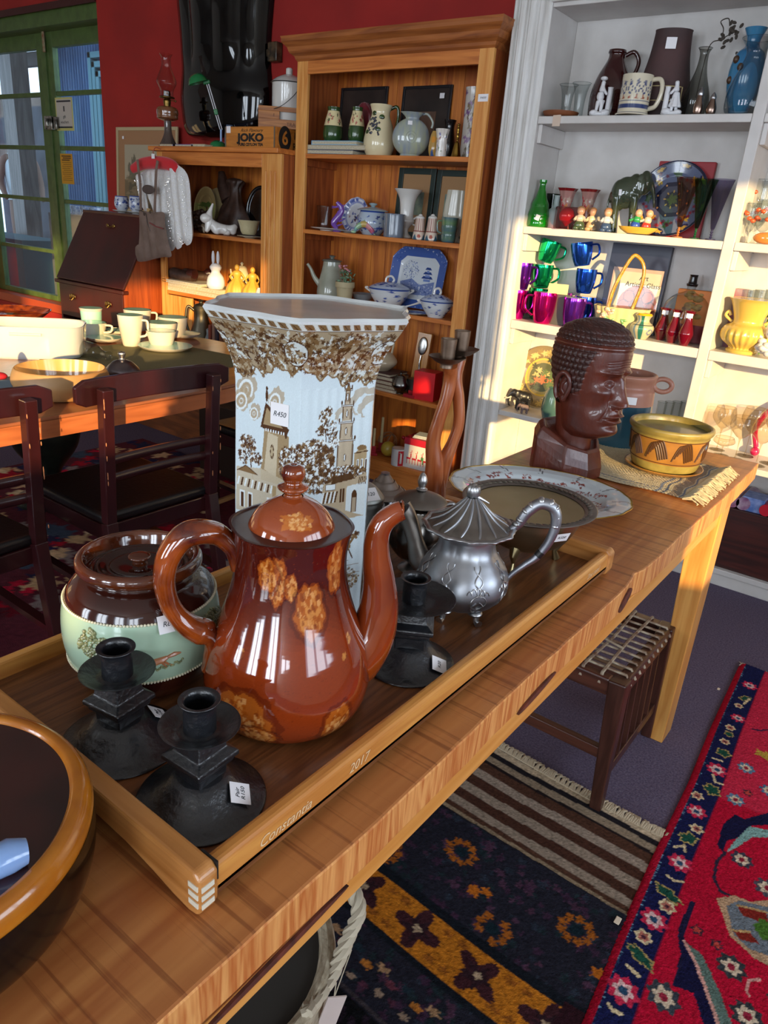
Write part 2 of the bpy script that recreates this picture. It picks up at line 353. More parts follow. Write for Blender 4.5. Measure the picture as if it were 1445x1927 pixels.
# wall behind the camera with three tall shop windows
for k, (a, b) in enumerate(((-8.5, -4.3), (-2.9, -1.7), (-0.3, 0.6), (2.0, 2.5))): S('wall_front_pier', a, b, -4.45, -4.3, 0, 3.3, m_cream)
for a, b in ((-4.3, -2.9), (-1.7, -0.3), (0.6, 2.0)):
    S('wall_front_sill', a, b, -4.45, -4.3, 0, 0.75, m_cream); S('wall_front_head', a, b, -4.45, -4.3, 2.75, 3.3, m_cream)
    S('window_mullion', (a+b)/2-0.04, (a+b)/2+0.04, -4.40, -4.34, 0.75, 2.75, M('green_paint', '4c6330', 0.45, col2='3d5226', scale=14, bump=0.3, bscale=25))
# unseen right wall; its openings are shaped to place the low sun's patches
XR = 2.2
def wr(y0, y1, z0, z1): S('wall_right_sun_mask', XR, XR+0.06, y0, y1, z0, z1, m_cream)
holes = [(-4.17, -3.55, 1.44, 2.75), (-3.47, -2.07, 1.51, 2.19), (-2.07, -1.49, 1.94, 2.22), (-0.52, -0.13, 1.04, 1.50), (-0.13, 2.50, 1.04, 2.23)]
cuts = sorted({-4.45, YW} | {h[0] for h in holes} | {h[1] for h in holes})
for a, b in zip(cuts[:-1], cuts[1:]):
    hs = [h for h in holes if h[0] <= a+1e-6 and h[1] >= b-1e-6]
    if not hs: wr(a, b, 0, 3.3)
    else: wr(a, b, 0, hs[0][2]); wr(a, b, hs[0][3], 3.3)

# ------------------------------------------------------------------ glazed green door at the far left
YD = 3.70
m_green = MATS['green_paint']
m_pane = GLASS('window_glass', 'eef4f6', 0.9)
def Z(px, py): return oy(px, py, YD).z
xm0, xm1 = oy(68, 95, YD).x, oy(97, 75, YD).x
zt, zb = 2.52, 0.50
rows = [Z(100, 176), Z(100, 278), Z(100, 377), Z(100, 474)]
zg0, zg1 = Z(75, 550), 2.46
dr = thing('door_1', None, None, (0, 0, 0)); dr['kind'] = 'structure'
def leaf(x0, x1, nm):
    f = MB()
    f.box(x0, x0+0.11, YD, YD+0.05, zb, zt+0.06); f.box(x1-0.11, x1, YD, YD+0.05, zb, zt+0.06)
    f.box(x0+0.11, x1-0.11, YD, YD+0.05, zg1, zt+0.06); f.box(x0+0.11, x1-0.11, YD, YD+0.05, zb, zg0)
    for z in rows: f.box(x0+0.11, x1-0.11, YD+0.006, YD+0.044, z-0.016, z+0.016)
    fr = f.build('door_leaf', m_green, dr, smooth=False, bevel=0.004)
    p = MB()
    zz = [zg0]+rows[::-1]+[zg1]
    p.box(x0+0.11, x1-0.11, YD+0.024, YD+0.027, zg0, zg1); p.build('glass', m_pane, fr, smooth=False)
    return fr
l1 = leaf(xm0-1.02, xm0+0.11, 'l'); l2 = leaf(xm1-0.115, xm1+0.95, 'r')
S('wall_back_left', -8.6, xm0-1.03, YW, YW+0.17, 0.43, 2.665, m_red)
MB().box(xm0+0.085, xm1-0.09, YD-0.012, YD+0.01, zb, zt).build('cover_strip', m_green, dr, smooth=False, bevel=0.003)
S('trim_2', -8.3, XD, YW+0.02, YD+0.06, 2.565, 2.665, m_green); S('trim_3', -8.3, XD, YW+0.02, YD+0.08, 0.40, zb, M('red_sill', 'a3401f', 0.5))
lk = oy(97, 232, YD-0.02)
MB().box(-0.06, 0.05, -0.03, 0, -0.05, 0.05).box(-0.02, 0.01, -0.05, -0.03, -0.03, 0.03).box(0.06, 0.10, -0.02, 0, -0.045, 0.045).build('door_latch', M('worn_chrome', 'b9b7b0', 0.3, 1.0, col2='2a2622', scale=30), dr, bevel=0.004, loc=lk)
bl = oy(82, 68, YD-0.015); MB().box(-0.014, 0.014, -0.01, 0, -0.11, 0.09).build('door_bolt', M('flaked_paint', '8f8a6a', 0.6, col2='7a3a24', scale=40), dr, bevel=0.003, loc=bl)
# notices taped inside the right leaf
def notice(x0, y0, x1, y1, col, nm, lab, lines, tcol='2c2a2c'):
    a = oy(x0, y0, YD-0.004); b = oy(x1, y1, YD-0.004); w_, h_ = b.x-a.x, a.z-b.z
    t = thing(nm, lab, 'notice', ((a.x+b.x)/2, YD-0.004, (a.z+b.z)/2))
    MB().box(-w_/2, w_/2, -0.001, 0, -h_/2, h_/2).build('paper', M('paper_'+nm+col, col, 0.7), t, smooth=False)
    return t, w_, h_
t, w_, h_ = notice(103, 184, 140, 246, 'b9b46a', 'gift_voucher_sign', 'cream gift vouchers sign with yellow border taped to the green door', [])
MB().box(-w_*.44, w_*.44, -0.002, -0.001, -h_*.42, h_*.45).build('printed_panel', M('pale_print', 'b7b0a6', 0.7), t, smooth=False)
text('gift', M('ink', '2b2d33', 0.6), t, h_*0.13, (0, -0.0025, -h_*0.08), name='lettering'); text('vouchers', MATS['ink'], t, h_*0.13, (0, -0.0025, -h_*0.24), name='lettering')
MB().box(-w_*.40, w_*.40, -0.003, -0.002, h_*.36, h_*.41).box(-w_*.42, w_*.42, -0.003, -0.002, -h_*.42, -h_*.37).cbox((0, -0.0022, h_*.16), (w_*.07, 0.001, h_*.16)).build('print_marks', MATS['ink'], t, smooth=False)
t, w_, h_ = notice(113, 289, 140, 347, 'c08a1c', 'yellow_notice', 'narrow yellow printed notice below the gift vouchers sign', [])
mm = MB()
for k in range(13): mm.box(-w_*.38*(1-.25*(k % 3 == 1)), w_*.38*(1-.3*(k % 4 == 2)), -0.002, -0.001, h_*(.40-.065*k), h_*(.415-.065*k)+(0.006 if k < 3 else 0))
mm.build('printed_lines', M('brown_ink', '5a3a10', 0.7), t, smooth=False)

# ------------------------------------------------------------------ outside the door
yo = 5.6
V = np.zeros((2, 900, 3)); xs = np.linspace(-13.0, -7.1, 900); V[:, :, 0] = xs; V[:, :, 1] = yo+0.028*np.sin(xs*2*PI/0.076); V[0, :, 2] = 0.9; V[1, :, 2] = 4.2
x_l = oy(96, 300, yo).x
V[:, :, 0] = np.linspace(x_l, x_l+4.0, 900)
struct(npmesh('trim_4', V, 900, 2, M('blue_corrugated_iron', '6f93bd', 0.4, 0.2, col2='47719f', scale=2.0, stretch=(6, 1, 0.6)))).name = 'outside_iron_wall'
wf = oy(172, 100, yo-0.05)
o = MB()
for k, (g, d) in enumerate(((0, 0.03), (0.10, 0.05), (0.2, 0.07))):
    o.box(wf.x+g, wf.x+g+0.06, yo-0.08-d, yo-0.03, 1.2, wf.z-g); o.box(wf.x+g, wf.x+1.5, yo-0.08-d, yo-0.03, wf.z-g-0.06, wf.z-g)
tag(o.build('outside_window_frame', M('teal_paint', '5f93a0', 0.5), smooth=False, bevel=0.004), 'pale teal moulded window frame on the blue corrugated wall', 'window frame')
S('outside_ground', -16, -4, 3.73, 9, 0.28, 0.38, M('paving', '6b5d55', 0.9))
S('outside_far_wall', -16, -9.2, 8.2, 8.3, 0.3, 3.0, M('shadowed_wall', '4b4f57', 0.9, col2='2a2d33', scale=2))
pp = oy(42, 300, 5.0); tag(MB().box(-0.13, 0.13, -0.1, 0.1, 0, 2.9).build('patio_post', WOOD('grey_post', '6a655f', '3c3733', 2, 0.8), smooth=False, loc=(pp.x, 5.0, 0.38)), 'weathered grey wooden post outside behind left door leaf', 'post')
o = MB()
for k in range(5): o.cbox((pp.x-0.6+0.05*k, 4.6+0.75*k, 3.15-0.06*k), (4.2, 0.10, 0.16))
tag(o.build('patio_roof_beams', WOOD('dark_beam', '3b342f', '1e1a18', 0, 0.9), smooth=False), 'dark beams of the patio roof seen through the left door leaf', 'roof')
tag(boxobj('roof_sheet', pp.x-3.4, pp.x+0.2, 4.4, 6.3, 3.28, 3.30, M('roof_iron', '4c5157', 0.6)), 'grey sheet roof over the patio behind the door', 'roof')
# white-shirted figure standing outside
pf = oy(38, 330, 5.4); pf.z = 0.38
t = thing('person', 'person in a white shirt standing outside beyond the left door leaf', 'person', pf, face(pf)+0.3)
h = oy(38, 300, 5.4).z-0.38
def skin_fig(name, verts, edges, mat, parent, sub=2, root=0):
    me = bpy.data.meshes.new(name); me.from_pydata([v[:3] for v in verts], edges, []); o = bpy.data.objects.new(name, me); C.objects.link(o); me.materials.append(mat); o.parent = parent
    s_ = o.modifiers.new('skin', 'SKIN'); s_.use_smooth_shade = True
    for i, v in enumerate(verts): me.skin_vertices[0].data[i].radius = (v[3], v[3] if len(v) < 5 else v[4])
    me.skin_vertices[0].data[root].use_root = True
    u = o.modifiers.new('sub', 'SUBSURF'); u.levels = sub; u.render_levels = sub
    return o
H_ = h/1.0
skin_fig('body', [(0, 0, .95, .15, .10), (0, 0, 1.2, .15, .10), (0, 0, 1.38, .13, .09), (0, 0, 1.48, .055), (0, -.01, 1.56, .07), (0, -.01, 1.66, .085), (.19, 0, 1.38, .055), (.25, 0, 1.1, .042), (.22, -.12, .9, .03), (-.19, 0, 1.38, .055), (-.25, 0, 1.1, .042), (-.22, -.12, .9, .03), (.09, 0, .86, .085), (.1, 0, .46, .06), (.1, 0, .08, .045), (-.09, 0, .86, .085), (-.1, 0, .46, .06), (-.1, 0, .08, .045), (.1, -.14, .03, .04), (-.1, -.14, .03, .04)],
         [(0, 1), (1, 2), (2, 3), (3, 4), (4, 5), (2, 6), (6, 7), (7, 8), (2, 9), (9, 10), (10, 11), (0, 12), (12, 13), (13, 14), (0, 15), (15, 16), (16, 17), (14, 18), (17, 19)], M('skin_shade', '7d6558', 0.7), t)
MB().lathe(sm([(.175, .9), (.18, 1.1), (.19, 1.3), (.15, 1.42), (.07, 1.49)], 16), 24, sy=0.72).build('shirt', M('white_shirt', 'c9d3da', 0.8), t)
MB().ball((0, .01, 1.69), (.095, .1, .095)).build('hair', M('grey_hair', '6a6460', 0.9), t)
tag(boxobj('outside_table', -9.4, -7.9, 4.2, 4.8, 0.38, .92, M('teal_cloth', '2c4f56', 0.8)), 'teal-covered table standing outside beyond the left door leaf', 'table')
for k in range(4):
    tag(MB().lathe([(.05, 0), (.06, .08), (.055, .08), (.045, .01)], 20).build('outside_cup', M('blue_white_ware', '6f86b5', 0.3, col2='d8dde6', scale=40), loc=(oy(128+k*17, 402, 4.4).x, 4.4, oy(150, 404, 4.4).z)), ['leftmost','second','third','rightmost'][k]+' of four small blue and white pots outside the right door leaf', 'crockery', 'crockery outside the right door leaf')
tag(boxobj('outside_stand', oy(118, 410, 4.4).x, oy(205, 412, 4.4).x, 4.25, 4.6, 0.38, oy(150, 404, 4.4).z, M('grey_board', '6d6a66', 0.8)), 'grey board carrying crockery outside the right door leaf', 'stand')

# ------------------------------------------------------------------ long display table
TOP = 0.807
m_top = WOOD('table_top_wood', 'bb7a42', 'a05c2e', 1, 0.9, 0.42, 0.15, band=0.55, dark='6a3216')
m_leg = WOOD('table_pine', 'd9a055', 'c2823c', 2, 1.2, 0.38, 0.2)
m_apr = WOOD('table_apron_pine', 'e2a254', 'd08c3e', 1, 1.0, 0.40, 0.15)
t = thing('long_table', 'long honey coloured wooden table with a rough sawn top carrying the tray', 'table', (-0.6, 1.0, 0))
r_ = random.Random(4); edge = []
ys = np.linspace(-0.55, 2.378, 90); wob = np.convolve(np.array([r_.uniform(-1, 1) for _ in range(98)]), np.ones(9)/9, 'valid')*0.007
pts = [(0.262+w_-(0.010*math.exp(-((y-1.32)/0.03)**2)), y-1.0) for y, w_ in zip(ys, wob)]
poly = pts+[(-0.29, 1.378), (-0.29, -1.55)]
o = MB().prism(poly, TOP-0.052, TOP).build('tabletop', m_top, t, smooth=False, bevel=0.0035); 
o.data.materials.append(WOOD('sawn_edge', 'e6a660', 'b8672e', 2, 3.0, .45, .1))
for p in o.data.polygons:
    if abs(p.normal.z) < .5: p.material_index = 1
MB().box(0.225, 0.255, -1.45, 1.0, 0.712, TOP-0.052).build('apron', m_apr, t, smooth=False, bevel=0.002)
MB().box(-0.275, -0.25, -1.45, 1.0, 0.712, TOP-0.052).build('apron', m_apr, t, smooth=False, bevel=0.002)
MB().box(-0.26, 0.24, 1.02, 1.045, 0.712, TOP-0.052).build('apron', m_apr, t, smooth=False, bevel=0.002)
for sx, y in ((1, 1.0), (-1, 1.0), (1, -1.5), (-1, -1.5)):
    o = 0.2605 if sx > 0 else -0.28; i0 = o-sx*0.074; i1 = o-sx*0.042
    MB().add([(min(o, i1), y, 0), (max(o, i1), y, 0), (max(o, i1), y+.088, 0), (min(o, i1), y+.088, 0), (min(o, i0), y, TOP-.052), (max(o, i0), y, TOP-.052), (max(o, i0), y+.088, TOP-.052), (min(o, i0), y+.088, TOP-.052)],
             [(0, 3, 2, 1), (4, 5, 6, 7), (0, 1, 5, 4), (1, 2, 6, 5), (2, 3, 7, 6), (3, 0, 4, 7)]).build('leg', m_leg, t, smooth=False, bevel=0.003)
# knots and bark pockets in the front edge
for y, z, a, b, q in ((1.26, .778, .030, .012, .5), (.90, .762, .062, .0055, .10), (.36, .748, .10, .004, .03)):
    k_ = MB(); k_.prism([(y-1.0+a*cos(q)*cos(u)-b*sin(q)*sin(u), z+a*sin(q)*cos(u)+b*cos(q)*sin(u)) for u in np.linspace(0, 2*PI, 20, endpoint=False)], .2606, .2640, lambda x, y_, z_: (z_, x, y_))
    k_.build('bark_pocket', M('bark', '6b3220', 0.7, col2='3a1c14', scale=60), t)

# ------------------------------------------------------------------ wooden serving tray
m_tray = WOOD('tray_rail_wood', 'd8984c', 'bf7a38', 1, 1.5, 0.35, 0.3)
m_traye = WOOD('tray_end_wood', 'c88a4c', 'a5682f', 0, 1.5, 0.35, 0.3)
t = thing('serving_tray', 'shallow rectangular wooden tray with dark base lying on the long table', 'tray', (-0.612, 0.80, TOP))
MB().box(-.225, .225, -.48, .475, 0.010, 0.020).build('tray_base', WOOD('tray_base_wood', '86542f', '5c351c', 1, 3.0, 0.38, 0.25), t, smooth=False)
RT = 0.050
def rail(x0, x1):
    MB().box(x0, x1, -.478, .478, 0.010, RT-.004).build('long_rail', m_tray, t, smooth=False, bevel=0.006, seg=3)
rail(.207, .225); rail(-.225, -.213)
TF = 0.020
for y0, y1 in ((-.496, -.474), (.468, .492)):
    prof = [(-.225, 0), (-.213, -.001), (-.19, .002), (-.16, .010), (-.12, .016), (-.05, .020), (.05, .020), (.12, .016), (.16, .009), (.19, .002), (.213, -.001), (.225, .001), (.229, .012), (.229, RT-.006), (.222, RT+.001), (.12, RT+.002), (0, RT+.004), (-.12, RT+.002), (-.222, RT+.001), (-.229, RT-.006), (-.229, .010)]
    MB().prism([(x, z+.001) for x, z in prof], y0, y1, lambda x, y, z: (x, z, y)).build('end_rail', m_traye, t, smooth=False, bevel=0.004, seg=3)
jl = MB()
for z in (.013, .023, .033): jl.box(.214, .2265, -.4967, -.4955, z, z+.006).box(.2288, .2298, -.494, -.480, z-.001, z+.005)
jl.build('finger_joint', M('pale_filler', 'd9d2bf', 0.5), t, smooth=False)
MB().box(.205, .2265, -.4745, -.4725, .03, RT+.0012).build('joint_gap', M('black_gap', '120c08', 0.8), t, smooth=False)
text('2017', M('scratch', 'e7c79a', 0.5), t, .017, (.2256, -.27, .031), (PI/2, 0, PI/2), 0.25, 'scratched_date', ext=.0001)
text('Constantia', MATS['scratch'], t, .017, (.2256, -.385, .029), (PI/2, 0, PI/2), 0.35, 'scratched_writing', ext=.0001)
text('Zoe com?', MATS['scratch'], t, .014, (.2256, .40, .031), (PI/2, 0, PI/2), 0.3, 'scratched_writing', ext=.0001)
TZ = TOP+TF    # level things on the tray stand at

# ------------------------------------------------------------------ rugs
cv = Canvas(820, 1360, 'b00e2e'); G = random.Random(5)     # 1.5 mm a pixel; x from the left edge of the rug, y from its far end
def redge(y): return float(np.interp(y, [.6, 1.05, 1.24, 1.54, 1.87, 2.17, 2.61], [-.165, -.190, -.203, -.217, -.226, -.245, -.263]))
def zr(x, y): p = oz(900+x/2.198, 1050+y/2.198, .012); return ((p.x-redge(p.y))/.0015, (2.64-p.y)/.0015)
def zp(pts): return [zr(*p) for p in pts]
def fl(x, y, r, c1, c2, c3, n=8): q = zr(x, y); k = r*.42; cv.ell(*q, k, k, c1, lobes=n, jag=.14); cv.ell(*q, k*.62, k*.62, c2, lobes=6, jag=.2); cv.ell(*q, k*.3, k*.3, c3)
cv.poly([(0, 0), (820, 0), (820, 460), (56, 520), (0, 520)], 'bb2742')
cv.rect(0, 0, 13, 1360, 'b01230'); cv.rect(13, 0, 54, 1360, '161a44'); cv.rect(54, 0, 56, 1360, '7c1030')
for k in range(380): cv.ell(13.5+G.uniform(-.5, .5), k*3.6, 1.6, 1.2, G.choice(['6f9bb5', '27405f', '16203c']))
for x, y, r in ((1120, 535, 36), (1072, 670, 33), (985, 880, 42), (902, 1050, 38), (833, 1262, 42), (726, 1497, 44), (598, 1792, 48)): fl(x, y, r, 'c02a4a', 'd9b3b0', '2c4a66')
for x, y, r in ((1075, 618, 20), (1040, 708, 22), (1018, 765, 22), (905, 985, 24), (903, 1122, 26), (780, 1442, 28), (682, 1568, 28)): fl(x, y, r, 'd2c09a', 'b06a5c', '4a2434', 6)
for x, y, w_, h_, a in ((1102, 588, 34, 22, .9), (1035, 735, 20, 24, .3), (1012, 812, 30, 34, .2), (965, 962, 32, 40, .5), (868, 1160, 36, 34, .9), (785, 1390, 50, 26, -.3), (670, 1650, 50, 26, -.4)): q = zr(x, y); cv.ell(*q, w_*.44, h_*.40, 'a8925a', rot=-a, jag=.12); cv.ell(*q, w_*.36, h_*.30, '1a4a3c', rot=-a, jag=.16)
for ps in (((1095, 612), (1118, 590)), ((970, 832), (1005, 845)), ((968, 900), (980, 932), (1006, 940)), ((812, 1195), (850, 1190), (856, 1215)), ((782, 1315), (812, 1335), (848, 1340)), ((615, 1690), (640, 1710), (662, 1730)), ((535, 1850), (555, 1875), (592, 1890))): cv.line(zp(ps), 5, 'cfbb94')
cv.line(zp([(1130, 715), (1165, 722), (1198, 716), (1260, 700)]), 4, '3a2040')
cv.poly(zp([(1015, 1100), (1060, 1065), (1100, 1085), (1198, 1060), (1290, 1050), (1290, 1120), (1198, 1112), (1130, 1112), (1080, 1160), (1030, 1172), (1010, 1220), (985, 1190), (1000, 1140)]), '151537'); cv.poly(zp([(1060, 1172), (1120, 1116), (1198, 1132), (1290, 1130), (1290, 1175), (1198, 1165), (1130, 1160), (1070, 1200), (1020, 1222)]), '7da39f')
cv.line(zp([(1020, 1220), (985, 1260), (975, 1330), (1000, 1380), (1035, 1397)]), 5, '2c2438')
cv.poly(zp([(985, 1410), (1060, 1398), (1120, 1425), (1198, 1420), (1330, 1430), (1330, 1720), (1198, 1690), (1140, 1660), (1040, 1565), (1010, 1480)]), 'b08f70'); cv.poly(zp([(1025, 1440), (1080, 1420), (1198, 1450), (1300, 1470), (1300, 1680), (1198, 1650), (1120, 1620), (1055, 1560)]), '6a727a')
for a in (((1070, 1440), (1190, 1470), (1198, 1520), (1090, 1480)), ((1050, 1540), (1120, 1550), (1160, 1600), (1080, 1580))): cv.poly(zp(a), '7c241c'); cv.line(zp(a[:2]), 4, 'b08f60')
q = zr(1188, 1545); cv.ell(*q, 16, 18, '466e28', jag=.1)
cv.line(zp([(885, 1430), (840, 1540), (838, 1600), (850, 1650), (815, 1765)]), 8, '1c1a38'); cv.poly(zp([(838, 1585), (870, 1600), (940, 1700), (1000, 1850), (1040, 1960), (940, 1960), (890, 1800), (810, 1770), (845, 1680)]), '151537'); cv.poly(zp([(858, 1590), (925, 1640), (1000, 1800), (1060, 1960), (1010, 1960), (930, 1760)]), '5a6e66'); cv.line(zp([(852, 1585), (905, 1690), (965, 1850), (1000, 1960)]), 5, 'c9968a')
for x, y, r, c in ((1105, 875, 34, '5a7a94'), (1062, 1005, 34, '5a7a94'), (1198, 970, 34, '4a6a8c'), (1088, 1252, 38, '3c3a48'), (1192, 1372, 42, '4a4450'), (765, 1815, 50, '3a4048'), (1045, 1692, 44, '34383c'), (1110, 1895, 46, '34383c'), (1260, 1850, 44, '34383c'), (1250, 1250, 36, '3c3a48'), (1240, 880, 34, '5a7a94')): fl(x, y, r, c, 'cdb9a0', '8c2438')
for x, y in ((1112, 978), (905, 1540), (985, 1600)): q = zr(x, y); cv.ell(*q, 8, 8, '3a2434', jag=.2); cv.ell(*q, 5, 5, 'b8443c', jag=.2)
cv.line(zp([(1160, 1745), (1120, 1750), (1105, 1790), (1120, 1815)]), 4, 'c9928a'); cv.ell(*zr(1185, 825), 18, 12, 'b0923c', jag=.2)
for _ in range(60):
    x, y = G.uniform(330, 810), G.uniform(0, 1360); k = G.uniform(8, 15); cv.ell(x, y, k, k, G.choice(['3c4a5e', '3a3d44', '5a7a94']), lobes=8, jag=.14); cv.ell(x, y, k*.5, k*.5, 'cdb9a0', lobes=6, jag=.2)
cv.grain(0.20)
nu, nv = 430, 700
UU, VV = np.meshgrid(np.linspace(0, 1, nu), np.linspace(0, 1, nv))
y_ = 0.60+VV*2.04; x_ = np.vectorize(redge)(y_[:, :1])+UU*1.23; e_ = np.minimum(UU*1.3, 0.02)/0.02
z_ = 0.004+0.012*np.sqrt(e_)+0.003*np.sin(x_*9+y_*4)*e_+rng.normal(0, 0.0007, x_.shape)
m_pile = M('rug_pile', 'ffffff', 0.95, vcol=True, bump=0.9, bscale=380, spec=0.1, sheen=0.0)
o = npmesh('red_rug', np.stack([x_, y_, z_], -1), nu, nv, m_pile, None, col=sample(cv, nu, nv)); tag(o, 'red oriental rug with a navy flowered border lying along the right', 'rug')
fg = MB()
for k in range(150):
    x = -0.262+k*0.0085; fg.tube([(x, 2.63, .010), (x+G.uniform(-.004, .004), 2.65, .008), (x+G.uniform(-.008, .008), 2.665, .003)], .0022, 5)
fg.build('fringe', M('white_fringe', 'b9b0a6', 0.9), o)

cv = Canvas(640, 640, '20202a')   # 2 mm a pixel: x from -1.45 to -0.17, y from 0.35 to 1.63; rows top = far
def ky(y): return (1.63-y)/0.002
for a, b, c in ((1.63, 1.605, 'b3a086'), (1.605, 1.588, '1e1b20'), (1.588, 1.562, '8a7a66'), (1.562, 1.552, '20191a'), (1.552, 1.520, '4a3024'), (1.520, 1.488, '8f8072'), (1.488, 1.456, '43291f'), (1.456, 1.424, '8a7b6c'), (1.424, 1.392, '43291f'), (1.392, 1.365, '8a7b6c'), (1.365, 1.350, '4a3024'), (1.350, 1.338, '8f7e66')):
    w_ = [ky(a)+3*sin(x*.02) for x in range(0, 641, 8)]; w2 = [ky(b)+3*sin(x*.02) for x in range(0, 641, 8)]
    cv.poly([(x, q) for x, q in zip(range(0, 641, 8), w_)]+[(x, q) for x, q in reversed(list(zip(range(0, 641, 8), w2)))], c)
cv.dots(0, ky(1.33), 640, ky(.35), 1500, 5, ['4a2f42', '3a2438', '1c2a2e', '28303c'], .8, seed=8)
for gx in range(4):
    for gy, ya in enumerate((1.25, 1.13)):
        cx = 585-gx*150-gy*70; cy = ky(ya)+8
        for q in range(9):
            a = q*2*PI/9+.4
            if q in (2, 6) and gy: continue
            cv.ell(cx+16*cos(a), cy+15*sin(a), 5, 4.5, '98551c', jag=.25)
        cv.ell(cx, cy, 8, 7, '12222a'); cv.ell(cx+40, cy+34, 8, 7, 'b0611c', jag=.2); cv.ell(cx+52, cy+26, 6, 5, 'b0611c', jag=.2)
b0, b1 = ky(1.055), ky(0.945)
cv.poly([(0, b0), (640, b0), (640, b1), (0, b1)], 'b06a1c')
for k in range(9):
    cx = 605-k*76; cy = (b0+b1)/2
    cv.ell(cx, cy, 21, 19, '3a1d22', lobes=4, jag=.4, rot=.5*(k % 2)); cv.ell(cx, cy, 12, 11, '2c1a20', jag=.3); cv.ell(cx, cy, 5, 4, 'a08a70', jag=.2); [cv.ell(cx+38+g_*9, (b0+b1)/2+18*s__, 6, 4, '8a4f1a', jag=.3) for g_ in (-1, 1) for s__ in (-1, 1)]
cv.poly([(0, b0-10), (640, b0-10), (640, b0), (0, b0)], '14181f'); cv.poly([(0, b1), (640, b1), (640, b1+9), (0, b1+9)], '14181f')
for k in range(40): cv.ell(16*k+4, b1+32+(k % 2)*8, 7, 4, ['9c7a5a', '5c2f3a', '1d2a33', 'a8692c'][k % 4], jag=.2); cv.ell(16*k, b1+56+4*sin(k), 5, 3.5, '8f7a68' if k % 2 else '4a2838', jag=.2)
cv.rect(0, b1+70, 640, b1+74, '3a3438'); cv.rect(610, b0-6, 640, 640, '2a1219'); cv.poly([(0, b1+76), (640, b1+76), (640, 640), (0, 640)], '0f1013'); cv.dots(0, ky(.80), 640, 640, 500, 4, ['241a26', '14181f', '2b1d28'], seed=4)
for gx in range(6): cv.dots(60+gx*100, ky(.66), 110+gx*100, ky(.6), 16, 7, ['a8621c', '8a4a1a'], seed=gx)
cv.grain(0.22)
nu = nv = 330; U = np.linspace(0, 1, nu); UU, VV = np.meshgrid(U, U); x_ = -1.45+UU*1.28; y_ = .35+VV*1.28+.010*np.sin(x_*7+.6)
z_ = 0.004+0.004*(y_ < 1.335)+rng.normal(0, .0007, x_.shape)*(y_ < 1.335)+.0015*np.sin(x_*14)*np.sin(y_*9)
o = npmesh('dark_rug', np.stack([x_, y_, z_], -1), nu, nv, m_pile, None, col=sample(cv, nu, nv)); tag(o, 'dark tribal rug with orange band and brown striped end under the table', 'rug')
fg = MB()
for k in range(230):
    x = -1.45+k*0.0054; y0 = 1.625+.010*sin(x*7+.6); fg.tube([(x, y0, .006), (x+G.uniform(-.006, .006), y0+.018, .010), (x+G.uniform(-.012, .012), y0+.034, .003)], .0036, 5)
fg.build('fringe', M('cream_fringe', 'b8a88e', 0.95), o)
for px, py, s_ in ((1162, 1733, .010), (1352, 1297, .007), (1303, 1166, .006)):
    p = oz(px, py, .012 if py > 1500 else .001); tag(MB().box(-s_*.6, s_*.6, -s_, s_, 0, s_*.3).build('paper_scrap', M('scrap_white', 'd8c8b0', 0.8), bevel=.001, loc=p), {1733: 'small pale scrap lying on the dark rug beside the red rug edge', 1297: 'tiny pale scrap on the purple carpet between table leg and red rug', 1166: 'tiny white scrap on the purple carpet near the white plinth'}[py], 'scrap')
# carpet-like red rug under the dining table
cv = Canvas(420, 420, '5a2430')
cv.dots(0, 0, 420, 420, 420, 9, ['c9a57c', '2a2a48', 'a8162c', '8a7a78', '3d4a5e', 'd8b48c', '6b1022'], seed=11); cv.dots(0, 0, 420, 420, 160, 5, ['e0c8a0', 'c01838', '26264a'], seed=12); cv.grain(.12)
U = np.linspace(0, 1, 230); UU, VV = np.meshgrid(U, U)
o = npmesh('patterned_rug', np.stack([-3.85+UU*2.5, .2+VV*2.5, .006+0*UU], -1), 230, 230, m_pile, None, col=sample(cv, 230, 230)); tag(o, 'red, cream and navy patterned rug under the dining table and chairs', 'rug')
# ================================================================== things on the tray
def onto(px, py, P):
    """height above z=0 at which the sight line through the pixel passes over the upright through P"""
    d = ray(px, py); return EYE+d.z*math.hypot(P[0], P[1])/math.hypot(d.x, d.y)
# ---- tall hexagonal vase with brown transfer print
P = (-.711, .781, TZ)
t = thing('hexagonal_vase', 'tall hexagonal white vase with flared rim and brown printed town scene', 'vase', P, face(P))
W_, H_ = 2160, 1450
cv = Canvas(W_, H_, 'cfdde2'); B1, B2, B3, WH = '4f3218', '7f6340', 'ac9878', 'dfe7e8'
def fx(x, y): z0 = .284-(y-800)*.00088; return (1590+(x-563)*2.69 if x >= 563 else 1590-(563-x)*3.33, 1450-3085*(z0+.095*(.573-z0)/1.06))
def F(pts): return [fx(*p) for p in pts]
g = random.Random(2)
for (cx, cy, a, b) in ((676, 752, 26, 20), (690, 762, 22, 16), (640, 770, 18, 10)):
    q = fx(cx, cy); cv.ell(q[0], q[1], a*2.7, b*2.7, B3, .7, rot=-.5, jag=.06); cv.ell(q[0]+12, q[1]+14, a*2.2, b*1.9, 'cfdde2', 1, rot=-.5, jag=.06)
for (cx, cy, a, b) in ((474, 745, 16, 26), (466, 765, 13, 20), (525, 755, 13, 22), (488, 782, 10, 14)):
    q = fx(cx, cy); cv.ell(q[0], q[1], a*3.2, b*2.7, B3, .8, rot=.5, jag=.08)
    for k in (.75, .5, .25): cv.ell(q[0]-8, q[1]+10, a*3.2*k, b*2.7*k, 'e2ebec' if k in (.75, .25) else B3, .9, rot=.5, ring=.25)
